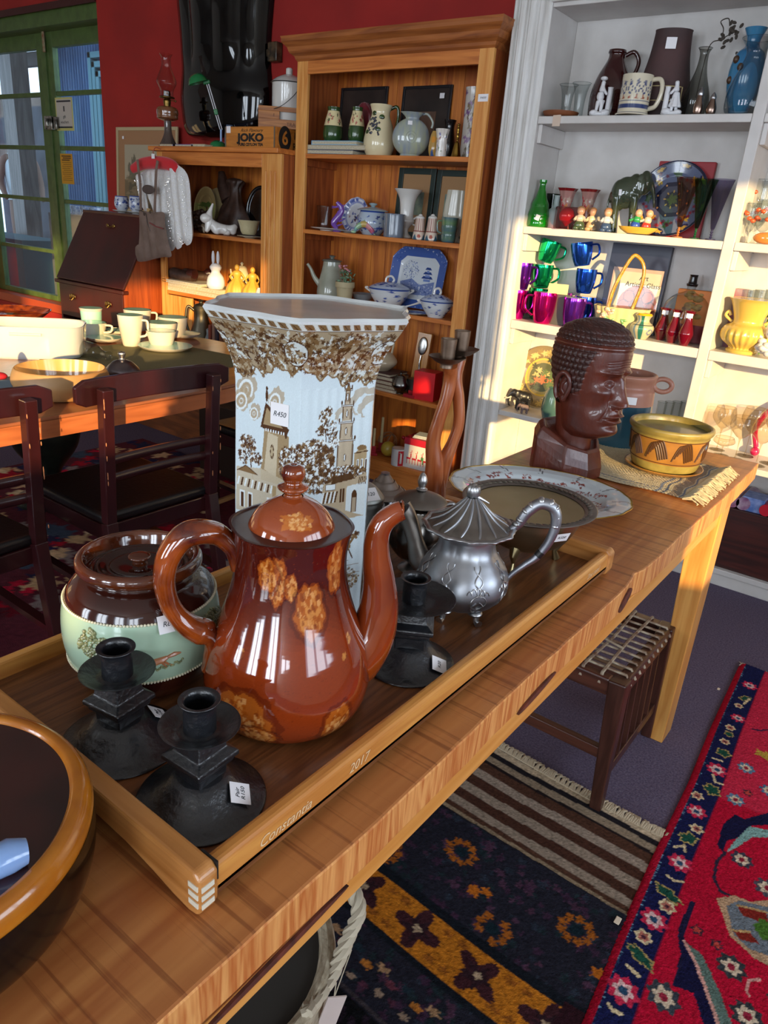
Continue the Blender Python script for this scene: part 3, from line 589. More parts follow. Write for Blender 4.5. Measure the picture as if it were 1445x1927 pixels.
# right hand tower
for x0, x1, y0, y1 in ((643, 653, 733, 756), (639, 658, 760, 786), (636, 661, 790, 818), (632, 665, 822, 880)):
    cv.poly(F([(x0, y1), (x0+1, y0), (x1-1, y0), (x1, y1)]), 'b6a78f'); cv.line(F([(x0, y1), (x0+1, y0), (x1-1, y0), (x1, y1)]), 4, B1)
    cv.rect(*fx(x0-3, y0-3), *fx(x1+3, y0+1), B1); cv.rect(*fx(x0-2, y0-1.5), *fx(x1+2, y0-.2), WH)
    xm = (x0+x1)/2; cv.ell(*fx(xm, (y0+y1)/2), 7, 18, B1); cv.ell(*fx(xm, (y0+y1)/2), 4, 14, WH); cv.rect(*fx(x0+1, y0+5), *fx(x0+3, y1-3), B1, .5); cv.rect(*fx(x1-4, y0+5), *fx(x1-1, y1-3), B1, .6)
    for s_ in (x0-2, x1+2): cv.ell(*fx(s_, y0-6), 4, 9, B1)
cv.poly(F([(643, 733), (645, 727), (648, 720), (651, 727), (653, 733)]), B2); cv.ell(*fx(648, 723), 5, 8, B1)
cv.poly(F([(668, 890), (668, 845), (676, 838), (690, 836), (692, 890)]), 'a8936f'); cv.ell(*fx(681, 836), 24, 12, B2); cv.line(F([(668, 845), (692, 843)]), 5, B1)
for x in (673, 681, 688): cv.rect(*fx(x, 856), *fx(x+4, 882), WH); cv.rect(*fx(x+1, 858), *fx(x+3, 882), B1)
# trees and foliage
def tree(x, y, w, h, n, s, cols=(B1, B1, B2, WH)):
    for _ in range(n):
        a = g.uniform(0, 2*PI); q = math.sqrt(g.random()); X, Y = fx(x+w*q*cos(a), y+h*q*sin(a)); cv.ell(X, Y, g.uniform(.4, 1)*s, g.uniform(.35, .8)*s, g.choice(cols), .95, g.uniform(0, 3), jag=.25)
cv.line(F([(608, 870), (610, 830), (607, 800), (614, 780)]), 5, B1); cv.line(F([(610, 830), (622, 800)]), 4, B1)
for a in ((604, 778, 10, 14), (620, 800, 12, 16), (598, 800, 8, 8), (612, 768, 7, 8), (626, 822, 10, 10)): tree(*a, 70, 7)
cv.poly(F([(540, 900), (545, 838), (570, 836), (600, 842), (626, 850), (630, 900)]), B2, .75)
tree(585, 850, 42, 34, 620, 12); tree(600, 885, 36, 26, 380, 12); tree(655, 880, 34, 14, 420, 8); tree(565, 870, 20, 40, 260, 11)
# buildings low on the right face
cv.poly(F([(606, 912), (608, 896), (670, 890), (692, 884), (692, 965), (606, 970)]), 'b3a184'); cv.poly(F([(622, 898), (628, 884), (664, 880), (672, 892)]), B1)
cv.rect(*fx(612, 897), *fx(632, 908), WH); cv.line(F([(612, 897), (632, 897), (632, 908), (612, 908), (612, 897)]), 3, B1)
for k in range(8): cv.poly(F([(607+k*4, 912), (610+k*4, 912), (606+k*4, 932), (603+k*4, 932)]), B1 if k % 2 else WH)
for x in (642, 648): cv.rect(*fx(x, 908), *fx(x+4, 934), B1)
cv.poly(F([(655, 950), (656, 905), (692, 900), (692, 965)]), 'd3dcdc'); cv.ell(*fx(672, 925), 14, 30, B1); cv.rect(*fx(667, 925), *fx(677, 955), B1); cv.rect(*fx(669, 928), *fx(675, 955), 'a8987f')
for k in range(5): cv.poly(F([(680+k*3, 890), (681.5+k*3, 890), (680+k*3, 904), (678.5+k*3, 904)]), B1)
cv.rect(*fx(608, 945), *fx(620, 975), WH); cv.rect(*fx(611, 950), *fx(613, 972), B1); cv.rect(*fx(616, 950), *fx(618, 972), B1)
tree(640, 975, 22, 20, 200, 8); tree(660, 1000, 26, 8, 120, 9, (B2, B3, B1)); tree(610, 1000, 20, 22, 160, 9); tree(660, 1090, 30, 24, 260, 9, (B1, B2, WH, B3)); tree(600, 1080, 40, 30, 260, 9, (B1, B2, WH, B3))
cv.ell(*fx(660, 1025), 30, 20, B2, jag=.1); cv.line(F([(668, 1018), (678, 1004), (682, 1008)]), 12, B2); cv.line(F([(652, 1030), (648, 1052)]), 6, B1); cv.line(F([(668, 1030), (676, 1048)]), 6, B1); cv.ell(*fx(660, 1008), 9, 16, B1)
for k in range(9): cv.line(F([(565+g.uniform(0, 20), 1055+k*9), (680+g.uniform(-15, 12), 1052+k*9)]), 3, B2, .8)
# left face: gabled church with statues, trees, town
cv.poly(F([(500, 880), (506, 800), (548, 812), (548, 900), (500, 900)]), '9c8663'); cv.poly(F([(506, 880), (512, 812), (530, 816), (528, 890)]), 'c3b69b'); cv.ell(*fx(520, 845), 12, 32, B1); cv.ell(*fx(520, 845), 8, 25, 'b0a080', jag=.3)
cv.poly(F([(498, 806), (507, 762), (513, 766), (548, 800), (544, 812), (506, 808)]), B1); cv.poly(F([(503, 800), (509, 770), (538, 800)]), 'a08a66')
for k in range(9): cv.rect(*fx(507+k*4.5, 806), *fx(509+k*4.5, 811), WH)
for x, y in ((509, 750), (527, 780), (543, 806)): cv.ell(*fx(x, y), 8, 26, B1); cv.ell(*fx(x, y-12), 7, 9, B1)
cv.line(F([(486, 905), (480, 870), (474, 850)]), 6, B1); tree(476, 842, 14, 16, 150, 9); tree(490, 865, 12, 10, 110, 9); tree(468, 866, 8, 14, 70, 9)
cv.poly(F([(456, 962), (457, 888), (500, 880), (560, 895), (560, 975), (456, 970)]), 'bfb298', .9)
cv.poly(F([(458, 895), (472, 882), (494, 894)]), B2); cv.line(F([(458, 895), (472, 882), (494, 894)]), 4, B1)
for k in range(11): cv.poly(F([(460+k*6, 905), (463+k*6, 905), (460+k*6, 922), (457+k*6, 922)]), B1 if k % 2 else WH)
for x in (462, 476, 512, 540): cv.rect(*fx(x, 930), *fx(x+9, 962), WH); cv.rect(*fx(x+2, 934), *fx(x+7, 962), B1)
cv.ell(*fx(548, 925), 40, 34, WH); cv.ell(*fx(548, 925), 40, 34, B1, ring=.12); cv.rect(*fx(522, 905), *fx(529, 975), 'a58f6a')
for x in (470, 482, 490): cv.ell(*fx(x, 975), 9, 22, B1, jag=.3)
tree(556, 880, 10, 40, 200, 11); tree(545, 860, 12, 30, 200, 10)
for k in range(16): cv.line(F([(458+g.uniform(0, 20), 990+k*9), (560+g.uniform(-15, 5), 1000+k*9)]), 3, B2, .7)
tree(505, 1040, 45, 50, 300, 10, (B1, B2, WH, B3))
cv.rect(0, H_-26, W_, H_-20, B1)
# rich border below the rim
def rim_low(x): return 268+26*sin(x*.0105+1.0)+14*sin(x*.05)+9*sin(x*.11)
cv.poly([(0, 0)]+[(x, rim_low(x)) for x in range(0, W_+1, 6)]+[(W_, 0)], 'a8977a')
for _ in range(2600):
    x, y = g.uniform(0, W_), g.uniform(60, 350)
    if y < rim_low(x)+14*g.random()**3: cv.ell(x, y, g.uniform(4, 22), g.uniform(3, 9), g.choice([B1, B1, B2, 'd5dcd8', '7a5c38']), .95, g.uniform(0, 3), jag=.3)
for x in range(130, W_, 360):
    cv.ell(x, 160, 46, 62, 'd5dcd8'); cv.ell(x, 160, 46, 62, B1, ring=.07)
    for _ in range(26): cv.ell(x+g.uniform(-34, 34), 160+g.uniform(-44, 44), g.uniform(4, 16), g.uniform(3, 9), g.choice([B1, B2, B2, B3]), 1, g.uniform(0, 3), jag=.3)
cv.line([(x, rim_low(x)) for x in range(0, W_+1, 6)], 6, B2)
cv.rect(0, 12, W_, 44, 'd5d8d0')
for x in range(0, W_, 40): cv.poly([(x, 15), (x+26, 15), (x+36, 41), (x+10, 41)], B2); cv.line([(x+8, 18), (x+24, 38)], 3, B1)
cv.rect(0, 43, W_, 47, B1); cv.rect(0, 0, W_, 11, 'dfe4e3')
sec = cv.a[:, 1230:1950].copy()
for o_ in (-720, 720):
    a_, b_ = 1230+o_, 1950+o_; lo, hi = max(a_, 0), min(b_, W_); cv.a[:, lo:hi] = sec[:, lo-a_:hi-a_]
cv.a[:, 0:510-0] = np.where(np.arange(510)[None, :, None] >= 0, sec[:, 210:720], 0)
cv.grain(.03)
vp = sm([(.098, 0), (.108, .006), (.1095, .03), (.110, .2), (.1095, .33), (.112, .372), (.124, .405), (.146, .438), (.155, .452)], 60)
def hexf(A, Z=0):
    off = rad(265); k = (A-off) % (PI/3)-PI/6; h = cos(PI/6)/np.cos(k); flut = 1+0.0035*np.cos(A*48)*(np.sin((A-off)*1.5) > 0)*(np.asarray(Z) < .36)
    sc = 1-.014*np.cos(A*12)*np.clip((np.asarray(Z)-.42)/.03, 0, 1); return (h*.93+.07*1.0)*flut*sc
m_vase = M('glazed_vase', 'ffffff', 0.12, coat=0.6, vcol=True)
o = plathe('body', vp, cv, m_vase, t, n=960, nv=480, fn=hexf)
inn = [(.155, .452), (.152, .456), (.147, .452), (.138, .436), (.118, .405), (.106, .372), (.103, .33), (.103, .02), (.001, .015)]
MB().lathe(inn, 288, fn=lambda a, i: float(hexf(np.array(a), np.array(0.45 if i < 4 else .2)))).build('inner_glaze', M('grey_white_glaze', 'b9bcba', 0.2, coat=.4, col2='c9cccb', scale=12), t)
a_ = rad(222-90+90); sticker(t, (.0985*cos(rad(248)), .0985*sin(rad(248)), .322), mtx((cos(rad(235)), sin(rad(235)), 0)), .030, .030, 'R450', .010)

# ---- big brown glazed teapot
P = (-.533, .566, TZ)
t = thing('brown_teapot', 'large glossy brown teapot with mottled amber patches and domed lid', 'teapot', P, face(P))
cv = Canvas(1080, 620, '873211')
for q in range(14): cv.poly([(0, 0), (1080, 0)]+[(x, 90+q*15+26*sin(x*.012)+14*sin(x*.05+q*.3)) for x in range(1080, -1, -12)], '3c0d0c', .14)
g = random.Random(9)
for _ in range(2600): cv.ell(g.uniform(0, 1080), g.uniform(0, 620), g.uniform(.8, 2.0), g.uniform(.8, 1.6), g.choice(['54160d', '96401c']), .45)
body_ = sm([(.074, 0), (.088, .006), (.097, .022), (.1015, .042), (.1005, .062), (.094, .092), (.083, .122), (.073, .152), (.0665, .18), (.0645, .207), (.066, .228), (.069, .243)], 70); darc = np.r_[0, np.cumsum(np.hypot(*np.diff(np.array(body_), axis=0).T))]
def tp(x, y):   # photo pixel on the pot -> canvas
    z = .207-(y-1040)*.00078; q = np.interp(z, [0, .04, .093, .13, .176, .24], [.09, .101, .093, .08, .066, .067]); r = q/.000671; z = min(.238, z+.50*q*math.sqrt(max(0, 1-((x-537)/r)**2)))
    a = 270+math.degrees(math.asin(max(-.97, min(.97, (x-(540-3))/r)))); return a*3, 620*(1-np.interp(z, [q[1] for q in body_], darc)/darc[-1])
for x, y, a, b in ((515, 1090, 14, 32), (500, 1078, 16, 22), (538, 1100, 9, 18), (576, 1140, 22, 36), (612, 1062, 17, 36), (468, 1305, 32, 40), (492, 1336, 20, 18), (616, 1318, 17, 32), (450, 1207, 4, 7), (650, 1180, 4, 4), (640, 1210, 3, 3)):
    q = tp(x, y); s1 = a*1.9; s2 = b*2.05
    cv.ell(q[0], q[1], s1*1.35, s2*1.25, '451009', .5, jag=.05); cv.ell(q[0], q[1], s1*1.12, s2*1.1, '7d3210', .9, jag=.06); cv.ell(q[0], q[1], s1, s2, 'a8551a', 1, jag=.07)
    for _ in range(int(a*4)):
        aa = g.uniform(0, 2*PI); rr = g.random()**.6; cv.ell(q[0]+s1*rr*cos(aa)*.85, q[1]+s2*rr*sin(aa)*.85, g.uniform(2, 6), g.uniform(4, 13), g.choice(['c8803c', 'c8803c', '97460f', '7c320e', 'dc9c5c']), .7, g.uniform(-.4, .4))
bk = cv.a[:, 560:1060].copy(); cv.a[:, 20:520] = bk[:, ::-1]*1.0
cv.grain(.03)
body = body_
m_br = M('mottled_treacle_glaze', 'ffffff', 0.07, coat=1.0, vcol=True, noise_r=0)
def scal(A, Z): return 1+.018*np.cos(6*A+1.0)*np.clip((np.asarray(Z)-.2)/.04, 0, 1)
plathe('body', body, cv, m_br, t, n=360, nv=260, fn=scal)
m_dk = M('treacle_glaze', '4f170c', 0.07, coat=1.0, col2='7a2e12', scale=14)
m_am = M('amber_glaze', '9c4615', 0.07, coat=1.0, col2='4c1409', scale=26, detail=6, amt=.55)
MB().lathe([(.069, .243), (.0705, .2445), (.0675, .2448), (.063, .235), (.060, .215), (.05, .20), (.001, .195)], 72, fn=lambda a, i: 1+.018*cos(6*a+1) if i < 4 else 1).build('rim', M('rim_glaze', '3a100a', .3, coat=.2), t)
cvl = Canvas(720, 240, '93401a'); gl = random.Random(3)
for _ in range(700): cvl.ell(gl.uniform(0, 720), gl.uniform(0, 240), gl.uniform(.8, 2.2), gl.uniform(.8, 1.8), gl.choice(['6f2610', 'a8541f']), .5)
cvl.ell(555, 100, 52, 34, 'b5611e', 1, jag=.2); [cvl.ell(555+gl.gauss(0, 22), 100+gl.gauss(0, 15), 6, 5, gl.choice(['d99a55', 'b86a28', 'e0ac70']), .8, jag=.2) for _ in range(60)]; cvl.rect(0, 226, 720, 240, '5a1c0c')
lid = sm([(.052, .223), (.0525, .232), (.0505, .240), (.044, .254), (.033, .266), (.020, .274), (.012, .278)], 40)
lo = plathe('lid', lid, cvl, m_br, t, n=180, nv=70)
MB().lathe(sm([(.0115, .277), (.0095, .281), (.0165, .2865), (.017, .290), (.010, .2935), (.0115, .2975), (.0135, .304), (.012, .311), (.007, .3145), (.003, .3145), (.0025, .3115)], 40), 40).build('lid_knob', m_am, lo)
ha = rad(-20)
def hp(x, z, y=0): return (x*cos(ha)*1.02-y*sin(ha), x*sin(-ha)*-1.0 if 0 else x*math.sin(ha)*-1*-1, z)
hpts = [(-.062, .196), (-.070, .222), (-.092, .241), (-.118, .248), (-.141, .241), (-.160, .218), (-.167, .190), (-.163, .163), (-.152, .142), (-.136, .126), (-.118, .116), (-.104, .108), (-.098, .094), (-.100, .076), (-.108, .058)]
hpts = [(-.062+(x+.062)*.78, .058+(z-.058)*.955) for x, z in hpts]
path = [Vector((x*cos(ha)*1.03, -abs(x)*abs(sin(ha))*.55*(1 if x < -.09 else .6), z)) for x, z in hpts]
MB().tube(bez(path, 70), [.0085, .010, .0125, .0135, .0135, .013, .012, .0115, .012, .014, .016, .012, .011, .0115, .008], 20, flat=1.25).build('handle', m_am, t)
MB().ball(path[10]+Vector((.002, 0, .006)), (.016, .013, .010)).ball(path[11]+Vector((.004, 0, -.002)), (.014, .013, .009)).build('handle_thumb_scroll', m_am, t)
sp = [(.064, .045), (.084, .062), (.102, .092), (.109, .130), (.107, .165), (.101, .200), (.100, .226), (.106, .244), (.118, .255), (.127, .259)]
spv = [Vector((x, .10*x, z)) for x, z in sp]
MB().tube(bez(spv, 60), [.036, .036, .030, .0245, .020, .0165, .0145, .0135, .0125, .012], 24, cap=False, flat=.95).build('spout', M('spout_glaze', '5d190d', 0.07, coat=1.0, col2='a04612', scale=9, stretch=(1, 1, .5), amt=.6), t)
MB().tube([spv[-1]+Vector((.0005, 0, -.0005))*k for k in (0, 1)], [.011, .011], 20).build('spout_mouth', M('dark_hole', '160805', 0.6), t)
MB().tube([spv[-1]+Vector((0, .0112*cos(a), .0112*sin(a))) for a in np.linspace(0, 2*PI, 20, endpoint=False)], .0015, 6, closed=True).build('spout_lip', m_am, t)

# ---- biscuit barrel, brown with pale green relief band
P = (-.708, .484, TZ)
t = thing('biscuit_barrel', 'brown stoneware jar with pale green band, relief tree and fox, sunken lid', 'jar', P, face(P), scale=.95)
m_b1 = M('brown_stoneware', '2a0f0b', 0.10, coat=.5, col2='3c170d', scale=10); m_b2 = M('honey_brown_rim', '6d3413', 0.10, coat=1.0, col2='3b160c', scale=12)
m_gr = M('celadon_green', 'a5bfa6', 0.25, coat=.5)
MB().lathe(sm([(.058, 0), (.068, .004), (.084, .025), (.0945, .048)], 16), 72).build('foot_glaze', m_b1, t)
MB().lathe(sm([(.0945, .048), (.0992, .070), (.1003, .092), (.0985, .115), (.0945, .131)], 16), 96).build('green_band', m_gr, t)
MB().lathe(sm([(.0945, .131), (.089, .144), (.078, .155), (.0695, .160), (.067, .164)], 16), 72).build('shoulder', m_b1, t)
MB().lathe(sm([(.067, .163), (.073, .166), (.0785, .172), (.0775, .181), (.0705, .184), (.067, .180), (.064, .170), (.062, .164)], 24), 80).build('rim', m_b2, t)
l = MB().lathe(sm([(.0635, .166), (.060, .168), (.056, .166), (.052, .1695), (.042, .1665), (.038, .1665), (.034, .1695), (.012, .168)], 30)+[(0.0003, .168)], 64).build('lid', m_b1, t)
MB().lathe(sm([(.010, .168), (.009, .174), (.014, .177), (.013, .180), (.006, .1805)], 14)+[(.0003, .1805)], 28).build('lid_knob', m_b2, l)
for z, r in ((.131, .0951), (.049, .0953)):
    bd = MB()
    for k in range(150): a = 2*PI*k/150; bd.ball((r*cos(a), r*sin(a), z), .0019, 6, 4)
    bd.build('bead_border', M('cream_bead', 'ddd6b8', 0.35, coat=.3), t)
def onb(a, z, out=.0005): r = float(np.interp(z, [.048, .07, .092, .115, .131], [.0945, .0992, .1003, .0985, .0945]))+out; return Vector((r*cos(rad(a)), r*sin(rad(a)), z))
g = random.Random(6)
m_lf = M('relief_leaf', 'a9ad7c', 0.3, coat=.5, col2='3f4a32', scale=300, amt=.2)
for ac in (236, 330, 30, 130):
    tr = MB()
    for _ in range(170):
        q = math.sqrt(g.random()); b = g.uniform(0, 2*PI); p = onb(ac+15*q*cos(b), .101+.019*q*sin(b)+.004*cos(3*b), .0008); tr.ball(p, (.0022, .0022, .0030), 7, 5, Matrix.Rotation(g.uniform(-1, 1), 3, 'Y'))
    tr.build('relief_tree', m_lf, t)
for ac in (236, 330, 30, 130):
    tk = MB(); tk.tube([onb(ac+o_, z, .0012) for o_, z in ((3, .062), (0, .072), (-1.5, .085), (-4, .095))], [.0028, .0022, .0018, .0012], 7); tk.tube([onb(ac+o_, z, .001) for o_, z in ((0, .075), (4, .085), (6, .092))], [.002, .001], 6)
    tk.tube([onb(ac+o_, z, .0008) for o_, z in ((-8, .060), (-2, .058), (5, .060), (9, .064))], .0022, 7)
    tk.build('relief_trunk', M('relief_brown', '8d7f5a', 0.35, coat=.4, col2='4c4630', scale=200), t)
fx_ = MB(); a0 = 268
fx_.tube([onb(a0+o_, z, .0008) for o_, z in ((0, .080), (3, .0795), (8, .081), (14, .083), (17, .085))], [.002, .0042, .0048, .0042, .0026], 9)
fx_.tube([onb(a0+o_, z, .0008) for o_, z in ((17, .085), (22, .087), (27, .086))], [.0018, .003, .001], 7)
fx_.tube([onb(a0+o_, z, .0008) for o_, z in ((2, .082), (-1, .0825), (-4, .079))], [.003, .0035, .0012], 8)
for o_, o2 in ((4, -1), (6, 2), (13, 17), (15, 21)): fx_.tube([onb(a0+o_, .079, .0006), onb(a0+(o_+o2)/2, .074, .0006), onb(a0+o2, .0705, .0006)], [.0018, .0009], 6)
fx_.tube([onb(a0-1, .085, .001), onb(a0-1.5, .0885, .001)], [.0012, .0004], 5)
fx_.build('relief_fox', M('relief_russet', 'b0714b', 0.35, coat=.4), t)
gx = MB()
for k in range(24): gx.ball(onb(a0-4+k*1.4, .068+.002*sin(k*1.7)+.0006*k*.4, .0006), (.002, .002, .0016), 7, 5)
gx.build('relief_grass', m_lf, t)
sticker(t, onb(287, .126, .0025)+Vector((0, 0, .004)), mtx((cos(rad(287)), sin(rad(287)), .45)), .025, .022, 'R80', .009)

# ---- black candlesticks
m_bk = M('black_painted_metal', '0c0d10', 0.33, col2='191b20', scale=45, amt=.25, bump=.35, bscale=150, spec=.8)
def candlestick(label, P, rot, big, w_label, group):
    t = thing('black_candlestick', label, 'candlestick', P, face(P)+rot, group)
    R = .066 if not big else .0645; rd = .0385 if not big else .0545
    MB().lathe(sm([(R-.001, 0), (R, .003), (.052, .010), (.040, .020), (.030, .030), (.024, .034)], 30)+[(.0003, .034)], 72).build('domed_base', m_bk, t)
    f = MB()
    def sq(h, z): return [(h, h, z), (-h, h, z), (-h, -h, z), (h, -h, z)]
    st = [(.018, .026), (.0185, .044), (.0235, .048), (.0235, .053), (.0275, .055), (.0275, .060), (.019, .066), (.0165, .080), (.0165, .088)]
    st = [(h*(1.12 if big else 1), z*(1.1 if big else 1)) for h, z in st]
    vs = []; fs = []
    for h, z in st: vs += sq(h, z)
    for i in range(len(st)-1): fs += [(i*4+k, i*4+(k+1) % 4, (i+1)*4+(k+1) % 4, (i+1)*4+k) for k in range(4)]
    fs.append(tuple(range(len(vs)-4, len(vs)))); f.add(vs, [tuple(reversed(q)) for q in fs]); f.build('stepped_stem', m_bk, t, smooth=False, bevel=.0012, seg=2)
    zd = .088 if not big else .096
    MB().lathe(sm([(.012, zd-.003), (rd*.6, zd-.002), (rd, zd+.006), (rd, zd+.0075), (rd*.62, zd+.001), (.016, zd+.002)], 30)+[(.0003, zd+.002)], 64).build('drip_pan', m_bk, t)
    zt_ = zd+.035
    MB().lathe(sm([(.0165, zd+.001), (.0162, zd+.018), (.0165, zt_-.004), (.0205, zt_), (.0195, zt_+.0012), (.0142, zt_-.003), (.0135, zd+.006)], 30)+[(.0003, zd+.005)], 48).build('candle_socket', m_bk, t)
    return t
c1 = candlestick('black metal candlestick nearest the tray corner, with sticker Pair R150', (-.482, .388, TZ), rad(42), False, None, 'black candlesticks on the tray')
c2 = candlestick('black metal candlestick in front of the green banded jar', (-.618, .387, TZ), rad(40), False, None, 'black candlesticks on the tray')
c3 = candlestick('black metal candlestick with wide pan beside the brown teapot spout', (-.474, .747, TZ), rad(0), True, None, 'black candlesticks on the tray')
def base_sticker(c, az_, r, body, rot, tr_=PI/2):
    zz = .010+.010*(.052-r)/.012; n = Vector((cos(az_)*.8, sin(az_)*.8, 1)); q = -rot; return sticker(c, (r*cos(az_), r*sin(az_), zz+.0045), mtx(n, (sin(q), cos(q), .3)), .024, .022, body, .0066, trot=tr_)
base_sticker(c1, -rad(42)-rad(30), .044, 'Pair\nR150', rad(-36)); base_sticker(c2, -rad(40)+rad(14), .043, 'Pair\nR150', rad(-30)); base_sticker(c3, -rad(30), .050, 'R20', rad(10))

# ---- pewter teapot, melon ribbed with engraved scrolls
def METAL(name, col, rough, col2=None, scale=12, bump=.0, bs=60, noise=.12): return M(name, col, rough, 1.0, col2=col2, scale=scale, bump=bump, bscale=bs, noise_r=noise, amt=.15)
m_pw = METAL('tarnished_silver', 'b9bcc0', .36, '6f6f78', 9, .15, 40); m_pd = METAL('dark_tarnish', 'a29c95', .36, '6f6963', 14); m_sv = METAL('bright_silver', 'd8d9dc', .28, '7c7a78', 40)
P = (-.499, .922, TZ)
t = thing('silver_teapot', 'tarnished silver melon shaped teapot with engraved scrolls and ribbed lid', 'teapot', P, face(P)+rad(4))
rib = lambda a, i=0: 1+.03*abs(cos(4*a))
pb = sm([(.030, .018), (.052, .026), (.0675, .045), (.0705, .060), (.066, .080), (.055, .098), (.0455, .112), (.043, .126), (.046, .138), (.060, .146)], 50)
MB().lathe(pb, 128, fn=lambda a, i: 1+.045*(abs(cos(4*a))-.5)*(1 if i < 38 else 0.3)).build('body', m_pw, t)
MB().lathe(sm([(.060, .145), (.069, .1475), (.0715, .151), (.067, .153), (.061, .1505)], 20), 96, fn=lambda a, i: 1+.02*cos(12*a)+.012*cos(24*a)).build('rim', m_sv, t)
ld = MB().lathe(sm([(.063, .1505), (.056, .155), (.040, .164), (.026, .176), (.014, .188), (.008, .195)], 40), 144, fn=lambda a, i: 1+(.075*abs(cos(7*a+i*.04))-.03)*min(1, (42-i)/14)).build('lid', m_pd, t)
rb = MB(); lp = sm([(.061, .1515), (.056, .1555), (.040, .1645), (.026, .1765), (.014, .1885), (.008, .195)], 20)
for k in range(14): rb.tube([(r_*cos(k*PI/7+(.06-r_)*6), r_*sin(k*PI/7+(.06-r_)*6), z_) for r_, z_ in lp], [.0018, .0022, .0014], 6)
rb.build('lid_ribs', m_pw, ld)
bdm = MB()
for k in range(7):
    a = 2*PI*k/7; bdm.ball((.0055*cos(a), .0055*sin(a), .205), (.0055, .0055, .011), 10, 8)
bdm.ball((0, 0, .206), (.007, .007, .012)).tube([(.006, 0, .197), (.018, .003, .191), (.026, .006, .186)], [.003, .001], 8).build('bud_finial', m_sv, ld)
hd = bez([(.064, 0, .150), (.074, 0, .160), (.084, 0, .180), (.102, 0, .196), (.122, 0, .190), (.129, 0, .168), (.124, 0, .138), (.110, 0, .110), (.094, 0, .094), (.078, 0, .078), (.068, 0, .064)], 60)
MB().tube(hd, [.006, .0075, .0085, .009, .0085, .0075, .0065, .0055, .0045, .004], 14).build('handle', m_pw, t)
lf = MB()
for k in range(9): p = hd[int(4+k*3.6)]; lf.ball(p+Vector((.0, 0, .004)), (.0075, .0085, .0055), 10, 8, Matrix.Rotation(k*.4, 3, 'Y'))
lf.build('handle_leafwork', m_sv, t)
MB().tube([hd[40], hd[42]], .0068, 14).build('heat_break', M('black_band', '151414', .4), t)
sp_ = bez([(-.045, .02, .055), (-.068, .03, .070), (-.080, .034, .100), (-.094, .040, .134), (-.108, .044, .150)], 30)
MB().tube(sp_, [.022, .020, .014, .015, .019], 18, cap=False, flat=.8).build('spout', m_pd, t)
for a in (-55, -125, 55, 125):
    q = MB(); c_, s_ = cos(rad(a)), sin(rad(a))
    q.tube([(.034*c_, .034*s_, .026), (.045*c_, .045*s_, .016), (.046*c_, .046*s_, .005), (.054*c_, .054*s_, .0035)], [.010, .006, .0045, .0065], 10); q.ball((.041*c_, .041*s_, .018), (.012, .012, .006), 12, 8); q.build('foot', m_sv, t)
eg = MB(); 
def onp(a, z, o_=.0006): r = float(np.interp(z, [q.y for q in bez([(r, z, 0) for r, z in [(.030, .018), (.052, .026), (.0675, .045), (.0705, .060), (.066, .080), (.055, .098), (.0455, .112)]], 50)], [q.x for q in bez([(r, z, 0) for r, z in [(.030, .018), (.052, .026), (.0675, .045), (.0705, .060), (.066, .080), (.055, .098), (.0455, .112)]], 50)])); r *= 1+.045*(abs(cos(4*a))-.5); r += o_; return Vector((r*cos(a), r*sin(a), z))
for k in range(8):
    ac = k*PI/4+PI/8-rad(3)
    for sgn in (-1, 1):
        eg.tube([onp(ac+sgn*(.20*(1-s_)*sin(s_*9)+.02), .048+.028*s_-.010*(1-s_)*cos(s_*9)) for s_ in np.linspace(0, 1, 26)], .0010, 5)
        eg.tube([onp(ac+sgn*.10*sin(s_*5), .074+.030*s_) for s_ in np.linspace(0, 1, 14)], .0010, 5)
        eg.tube([onp(ac+sgn*(.04+.11*sin(s_*PI)), .030+.022*s_) for s_ in np.linspace(0, 1, 14)], .0010, 5)
    for q in range(5): eg.tube([onp(ac-.22+q*.1+.05*cos(u), .066+.006*sin(u)+.004*sin(q)) for u in np.linspace(0, PI, 8)], .0009, 5)
eg.build('engraved_scrolls', m_sv, t)

# ---- pedestal-footed metal bowl and platter
P = (-.521, 1.178, TZ)
t = thing('silver_bowl', 'wide metal bowl with beaded rim on small feet, standing on the tray', 'bowl', P, face(P))
m_gd = METAL('brassy_bowl', 'c4b58c', .34, 'a8976e', 6)
R = .121
MB().lathe(sm([(.03, .030), (.055, .038), (.078, .055), (.094, .085), (.100, .105)], 26), 80).build('bowl', METAL('brass_pewter', 'a8977a', .36, '85745a', 8), t)
MB().lathe(sm([(.100, .110), (.095, .088), (.078, .060), (.055, .043), (.02, .038)], 26)+[(.0003, .038)], 80).build('bowl_inside', m_gd, t)
MB().lathe(sm([(.099, .104), (.110, .110), (R, .114), (R+.001, .1165), (.112, .116), (.100, .111)], 20), 90).build('rim', m_pd, t)
rr = MB()
for k in range(60): a = 2*PI*k/60; rr.ball((.1105*cos(a), .1105*sin(a), .1155), (.0075, .0035, .0016), 8, 5, Matrix.Rotation(a+.9, 3, 'Z'))
rr.build('rim_leaf_border', METAL('pewter_relief', '9a9790', .36, '65615b', 60), t)
for a in (-100, 20, 140):
    c_, s_ = cos(rad(a)), sin(rad(a)); q = MB().tube([(.062*c_, .062*s_, .046), (.070*c_, .070*s_, .034), (.064*c_, .064*s_, .018), (.070*c_, .070*s_, .002)], [.016, .011, .005, .008], 12, flat=.7)
    q.build('foot', METAL('brass_foot', 'b0a078', .3, '8a7c58', 20), t)
sticker(t, (.103*cos(rad(-52)), .103*sin(rad(-52)), .088), mtx((cos(rad(-52)), sin(rad(-52)), -.45)), .030, .019, 'R320', .008)
